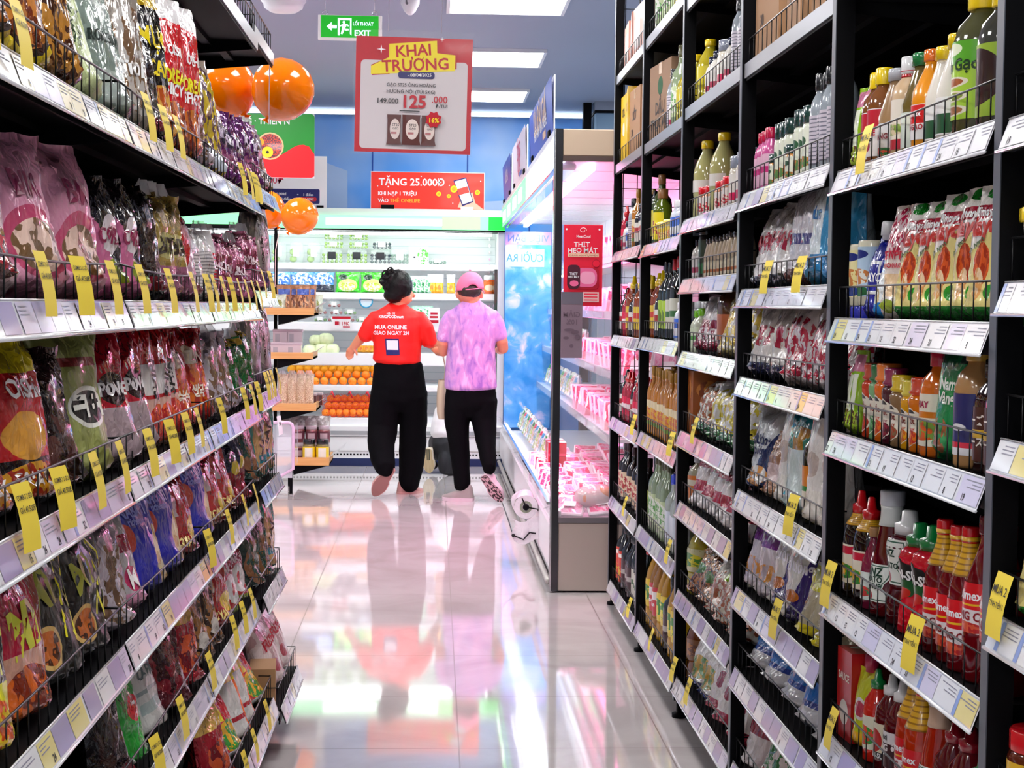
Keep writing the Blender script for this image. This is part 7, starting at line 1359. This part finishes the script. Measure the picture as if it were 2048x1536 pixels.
b = MB().mt(REDSH)
f.chain(b, [(793, 614, 0, 26, .06), (793, 624, 0, 44, .085), (793, 636, 0, 52, .105), (794, 660, 0, 51, .12), (794, 685, 0, 48, .12), (794, 710, 0, 47, .125), (793, 722, 0, 48, .13)], 22)
f.chain(b, [(755, 632, 0, 15), (740, 652, 0, 16.5, .055), (729, 674, .01, 16, .055)])
f.chain(b, [(835, 632, 0, 15), (850, 655, 0, 17, .055), (860, 686, .03, 16, .06)])
shirt = f.solid('jersey', b, .008, 4, .010, .09)
g = MB()
back = lambda cx, cy: (lambda x, y: tuple(P(cx, cy, -.16)+Vector((x, 0, y))))
PW = mat('jersey_print', (.85, .82, .84), .5); k = f.k
g.mt(PW).text('KINGFOODmart', back(782, 634), 6*k/.7, .03, 48*k).text('siêu thị', back(781, 627), 4*k/.7, .01, 30*k)
g.text('MUA ONLINE', back(781, 654.5), 7.5*k/.7, .03, 62*k).text('GIAO NGAY 2H', back(782, 666), 7.5*k/.7, .03, 70*k)
g2 = MB(); bq = lambda pts, m: g2.mt(m).poly([back(784, 694)(x*k, z*k) for x, z in pts][::-1])
bq(((-11, 13), (11, 13), (12, -6), (-10, -6)), PW); bq(((-14, 16), (13, 16), (11, 13), (-11, 13)), NAVY); bq(((-14, 16), (-11, 13), (-10, -6), (-11, -17)), NAVY); bq(((11, 13), (13, 16), (15, -16), (12, -6)), NAVY); bq(((-10, -6), (12, -6), (15, -16), (-11, -17)), NAVY)
gb = MB().mt(PW).box(*[v for v in (P(779, 613, 0).x-.004, P(779, 613, 0).x+.004)], -.16, -.158, P(0, 625, 0).z, P(0, 616, 0).z)
for pr in (g.build('lettering', shirt), g2.build('printed_badge', shirt), gb.build('neck_bar', shirt)):
  m = pr.modifiers.new('sub', 'SUBSURF'); m.subdivision_type = 'SIMPLE'; m.levels = m.render_levels = 1
  m = pr.modifiers.new('w', 'SHRINKWRAP'); m.target = shirt; m.wrap_method = 'PROJECT'; m.use_project_y = True; m.use_project_x = m.use_project_z = False; m.use_positive_direction = True; m.offset = .004; m.wrap_mode = 'ABOVE_SURFACE'
b = MB().mt(BLKTR)
f.chain(b, [(796, 728, 0, 48, .115), (797, 750, 0, 51, .13), (797, 775, 0, 55, .14), (797, 800, 0, 56, .135)], 20)
f.chain(b, [(771, 785, 0, 30, .12), (768, 820, -.0, 31, .11), (765, 860, -.02, 30, .10), (762, 890, -.10, 27, .095), (766, 920, -.17, 24, .085), (771, 940, -.23, 19, .07)], 16)
f.chain(b, [(823, 785, 0, 32, .12), (826, 820, .04, 29, .11), (826, 860, .07, 28, .10), (825, 900, .08, 27.5, .095), (822, 940, .06, 25, .085), (817, 974, .05, 20, .075)], 16)
f.solid('trousers', b, .009, 5, .012, .1)
b = MB().mt(HAIR)
b.ball(tuple(P(796, 571, -.01)), .098, .105, .108, 20, 14); b.ball(tuple(P(788, 590, -.03)), .07, .07, .055, 14, 10); b.ball(tuple(P(777, 561, -.06)), .045, .045, .05, 12, 9)
for q in ((776, 546, 9), (768, 553, 8), (765, 565, 8), (770, 575, 7), (784, 541, 7), (779, 553, 9)):
    b.ball(tuple(P(q[0], q[1], -.08)), q[2]*k*.75, q[2]*k*.75, q[2]*k*.75, 10, 8)
f.solid('hair', b, .0065, 2, .008, .03)
g = MB().mt(HAIR)
for cx, cy, r_ in ((772, 549, 8), (766, 562, 7), (781, 541, 6)): g.tube([P(cx+r_*math.cos(a*.7), cy+r_*math.sin(a*.7), -.11) for a in range(9)], .0055, 6)
g.build('hair_clip', f.t)
PKS, PKS2, SOLB = mat('shoe_pink', '#b98c84', .5), mat('shoe_sole_pink', '#d0a49c', .5), mat('tread_brown', '#8c625c', .6)
f.shoe((784, 934, -.24), (747, 992, -.20), (0, 1, .15), .235, PKS, PKS2, SOLB, .046)
f.shoe((795, 990, .02), (842, 987, .12), (0, 0, 1), .20, PKS, PKS2, None, .04)
# shopper in the cap --------------------------------------------
f = Fig(10.15, 942, 'person in a pink cap and lilac tie-dye shirt walking away with a tote bag'); P = f.P; k = f.k
b = MB().mt(SKIN)
b.ball(tuple(P(938, 577, 0)), .074, .09, .10, 20, 14); b.ball(tuple(P(932, 592, .03)), .055, .06, .05, 14, 10)
f.chain(b, [(943, 620, 0, 18), (943, 604, 0, 16.5), (941, 590, 0, 17)])
for ex, sg in ((915, -1), (962, 1)): b.tube([P(ex, 583, -.0), P(ex+sg*1.5, 589, -.005), P(ex+1, 597, .005)], [.009, .012, .008], 8)
b.tube([P(918, 592, .075), P(916, 597, .09)], [.009, .009], 8)
f.chain(b, [(943, 628, 0, 38, .07), (943, 720, 0, 40, .08)])
f.chain(b, [(895, 645, 0, 12), (886, 688, .0, 12), (887, 703, .03, 10.5), (877, 703, .18, 9), (872, 700, .25, 7)])
f.chain(b, [(992, 645, 0, 12), (1004, 684, .0, 12), (1006, 697, .02, 11), (1000, 700, .18, 9), (996, 700, .25, 7)])
for cx, sg in ((871, 1), (995, -1)):
    b.tube([P(cx, 700, .25), P(cx, 700, .33)], [(.028, .013), (.028, .011)], 10)
    for i in range(4): b.tube([P(cx-5+i*3, 699+i, .32), P(cx-5+i*3.2, 700+i, .37), P(cx-4+i*3, 704+i, .39)], [.0085, .008, .006], 8)
    b.tube([P(cx+6*sg, 702, .27), P(cx+9*sg, 704, .31)], [.009, .007], 8)
f.solid('body', b, .0055, 3)
b = MB().mt(tiedye())
f.chain(b, [(943, 608, 0, 26, .06), (943, 618, 0, 40, .085), (944, 630, 0, 50, .105), (944, 655, 0, 51, .12), (943, 690, 0, 48, .12), (942, 720, 0, 49, .125), (941, 750, 0, 51, .135), (941, 775, 0, 53, .14)], 22)
f.chain(b, [(905, 628, 0, 14), (894, 648, 0, 16, .055), (887, 680, 0, 14, .055)])
f.chain(b, [(982, 628, 0, 14), (994, 648, 0, 16, .055), (1001, 676, 0, 15, .055)])
f.solid('tie_dye_shirt', b, .008, 4, .012, .10)
b = MB().mt(BLKTR)
f.chain(b, [(941, 776, 0, 50, .125), (941, 800, 0, 52, .13), (941, 812, 0, 50, .12)], 20)
f.chain(b, [(916, 800, 0, 26, .11), (913, 840, .03, 25, .10), (917, 880, .05, 22, .095), (921, 920, .05, 19, .08), (925, 975, .03, 16, .065)], 16)
f.chain(b, [(967, 800, 0, 28, .11), (968, 840, 0, 26, .10), (972, 880, -.05, 21, .09), (976, 915, -.13, 17, .075), (979, 940, -.19, 13, .06)], 16)
f.solid('trousers', b, .009, 5, .010, .1)
HB = mat('brown_hair', (.030, .018, .014), .5, bump=.6, bscale=60)
b = MB().mt(HB); b.ball(tuple(P(939, 580, -.012)), .080, .092, .062, 18, 12); f.solid('hair', b, .007, 1, .004, .03)
CAPM = mat('cap_pink', '#f2789c', .7, bump=.1, bscale=200)
def capf(u, v):
    a = u*2*PI; ph = v*PI/2; R = .086; rx, ry = R*math.cos(ph), R*1.12*math.cos(ph)
    lift = 0
    if abs(a-PI*1.55) < .42 and v < .36: lift = .032*math.sqrt(max(0, 1-((a-PI*1.55)/.42)**2))*(1-v/.36)
    c = P(940, 577, 0); tilt = -.10
    x = rx*math.cos(a)+R*0; y = ry*math.sin(a)-.0; z = .112*math.sin(ph)**.9+lift+tilt*(-x)*.9
    return (c.x+x, c.y+y, c.z-.008+z)
g = MB().mt(CAPM).grid(capf, 48, 14); co = g.build('cap', f.t); m = co.modifiers.new('so', 'SOLIDIFY'); m.thickness = .004; m.offset = 1
def br(u, v): a = (u-.5)*2.2+PI/2; c = P(940, 577, 0); R = 1+.75*v*math.cos((u-.5)*2.4); return (c.x+.084*R*math.cos(a), c.y+.095*R*math.sin(a), c.z-.006-.02*v+.02*math.cos((u-.5)*3))
g = MB().mt(CAPM).grid(br, 16, 5); bo = g.build('cap_brim', co); m = bo.modifiers.new('so', 'SOLIDIFY'); m.thickness = .004
c = P(940, 538, 0); MB().mt(CAPM).ball(tuple(P(940, 540, 0)), .009, .009, .005, 10, 6).build('cap_button', co)
a0 = PI*1.55; c = P(940, 577, 0)
g = MB().mt(CAPM).tube([(c.x+.0875*math.cos(a0+q*.1), c.y+.098*math.sin(a0+q*.1), c.z-.006+.009*math.cos(a0+q*.1)) for q in range(-5, 6)], [(.004, .006)]*11, 8); g.build('cap_strap', co)
GRS, WHS, DKT = mat('shoe_grey', '#9a928e', .6), mat('shoe_white', '#d8c4cc', .5), pack('tread_dark', '#3a2026', [('n', .5, .5, .5, .5, '#2a161c', '#c8a0a8', 9)], rough=.6, coat=0)
f.shoe((948, 1003, .0), (896, 1001, .05), (0, 0, 1), .215, GRS, WHS, None, .044)
f.shoe((966, 952, -.20), (1001, 1001, -.16), (.45, .9, .2), .215, mat('shoe_pinkish', '#e8c8d4', .5), WHS, DKT, .042)
# tote bag on the forearm
tb = MB().mt(mat('tote_cream', '#d9c3a8', .8, bump=.3, bscale=20))
def tf(u, v):
    w = .075*(.55+.45*math.sin(PI*min(1, v*.9))**.5) ; a = u*2*PI; return (w*.55*math.cos(a)*(1-.2*v), .085*math.sin(a)*(.55+.45*math.sin(PI*v*.8)), .0+.26*v)
tb.grid(tf, 20, 12); tb.poly([tf(i/20, 0) for i in range(20)])
p = at(884, 838, 10.42); o = empty('tote_bag', p, 0, 'cream cloth tote bag hanging between the two shoppers from the lilac shirted arm', 'bag')
tb.build('bag_body', o); q = at(886, 703, 10.38)-p
MB().mt(MATS['tote_cream']).tube([(.012, -.03, .25), (.02, -.01, .34), (q.x+.0, q.y-.03, q.z-.03), (q.x+.0, q.y, q.z+.035), (q.x+.004, q.y+.04, q.z-.03), (.02, .03, .33), (.012, .05, .25)], [(.004, .010)]*7, 6).build('strap', o)
# crouching person ----------------------------------------------
f = Fig(11.75, 905, 'person crouching at the produce cooler in white shirt and black trousers, mostly hidden'); P = f.P; k = f.k
b = MB().mt(SKIN); b.ball(tuple(P(912, 778, .1)), .07, .085, .095, 16, 12); f.chain(b, [(906, 805, .05, 13), (911, 790, .08, 12)]); f.chain(b, [(895, 850, 0, 24, .08), (903, 810, .04, 26, .08)])
f.chain(b, [(888, 818, .02, 10), (884, 845, .12, 9), (892, 850, .3, 7)]); b.tube([P(892, 850, .3), P(893, 850, .37)], [(.026, .012), (.026, .01)], 8)
f.chain(b, [(922, 818, .02, 10), (928, 845, .12, 9), (922, 850, .3, 7)]); b.tube([P(922, 850, .3), P(921, 850, .37)], [(.026, .012), (.026, .01)], 8)
for c_ in (892, 921):
    for i in range(4): b.tube([P(c_-4+i*2.6, 850, .36), P(c_-4+i*2.7, 852, .42), P(c_-4+i*2.7, 856, .43)], [.008, .008, .006], 8)
    b.tube([P(c_+6, 852, .31), P(c_+8, 854, .35)], [.009, .007], 8)
f.solid('body', b, .008, 3)
b = MB().mt(mat('white_shirt', (.85, .85, .87), .7)); f.chain(b, [(890, 872, -.02, 30, .12), (893, 850, 0, 31, .12), (899, 825, .03, 30, .11), (905, 808, .05, 22, .08)], 18); f.chain(b, [(884, 815, .03, 12), (883, 838, .08, 12)]); f.chain(b, [(920, 815, .03, 12), (926, 838, .08, 12)])
f.solid('white_shirt', b, .009, 4, .01, .1)
b = MB().mt(mat('charcoal_trousers', (.012, .014, .018), .7, bump=.2, bscale=12)); f.chain(b, [(888, 874, -.02, 27, .13), (893, 892, 0, 31, .14), (896, 908, .02, 30, .13)], 18)
f.chain(b, [(880, 892, 0, 17, .09), (872, 884, .25, 16), (868, 915, .28, 12), (866, 930, .1, 11)]); f.chain(b, [(905, 900, 0, 19, .1), (912, 915, .2, 18), (905, 926, -.02, 15, .1), (885, 925, -.14, 12, .09)])
f.solid('trousers', b, .01, 5, .008, .1)
f.shoe((856, 897, -.13), (858, 943, -.10), (.2, 1, .1), .19, mat('shoe_cream', '#d8ccb4', .6), mat('shoe_cream_sole', '#e0d8c4', .6), pack('tread_tan', '#c4b48c', [('r', .25, .5, .22, .14, '#22342c'), ('s', 9, .3, '#a89870')], rough=.7, coat=0), .042)
b = MB().mt(HAIR); b.ball(tuple(P(911, 772, .085)), .08, .09, .095, 16, 12); f.solid('hair', b, .009, 2)
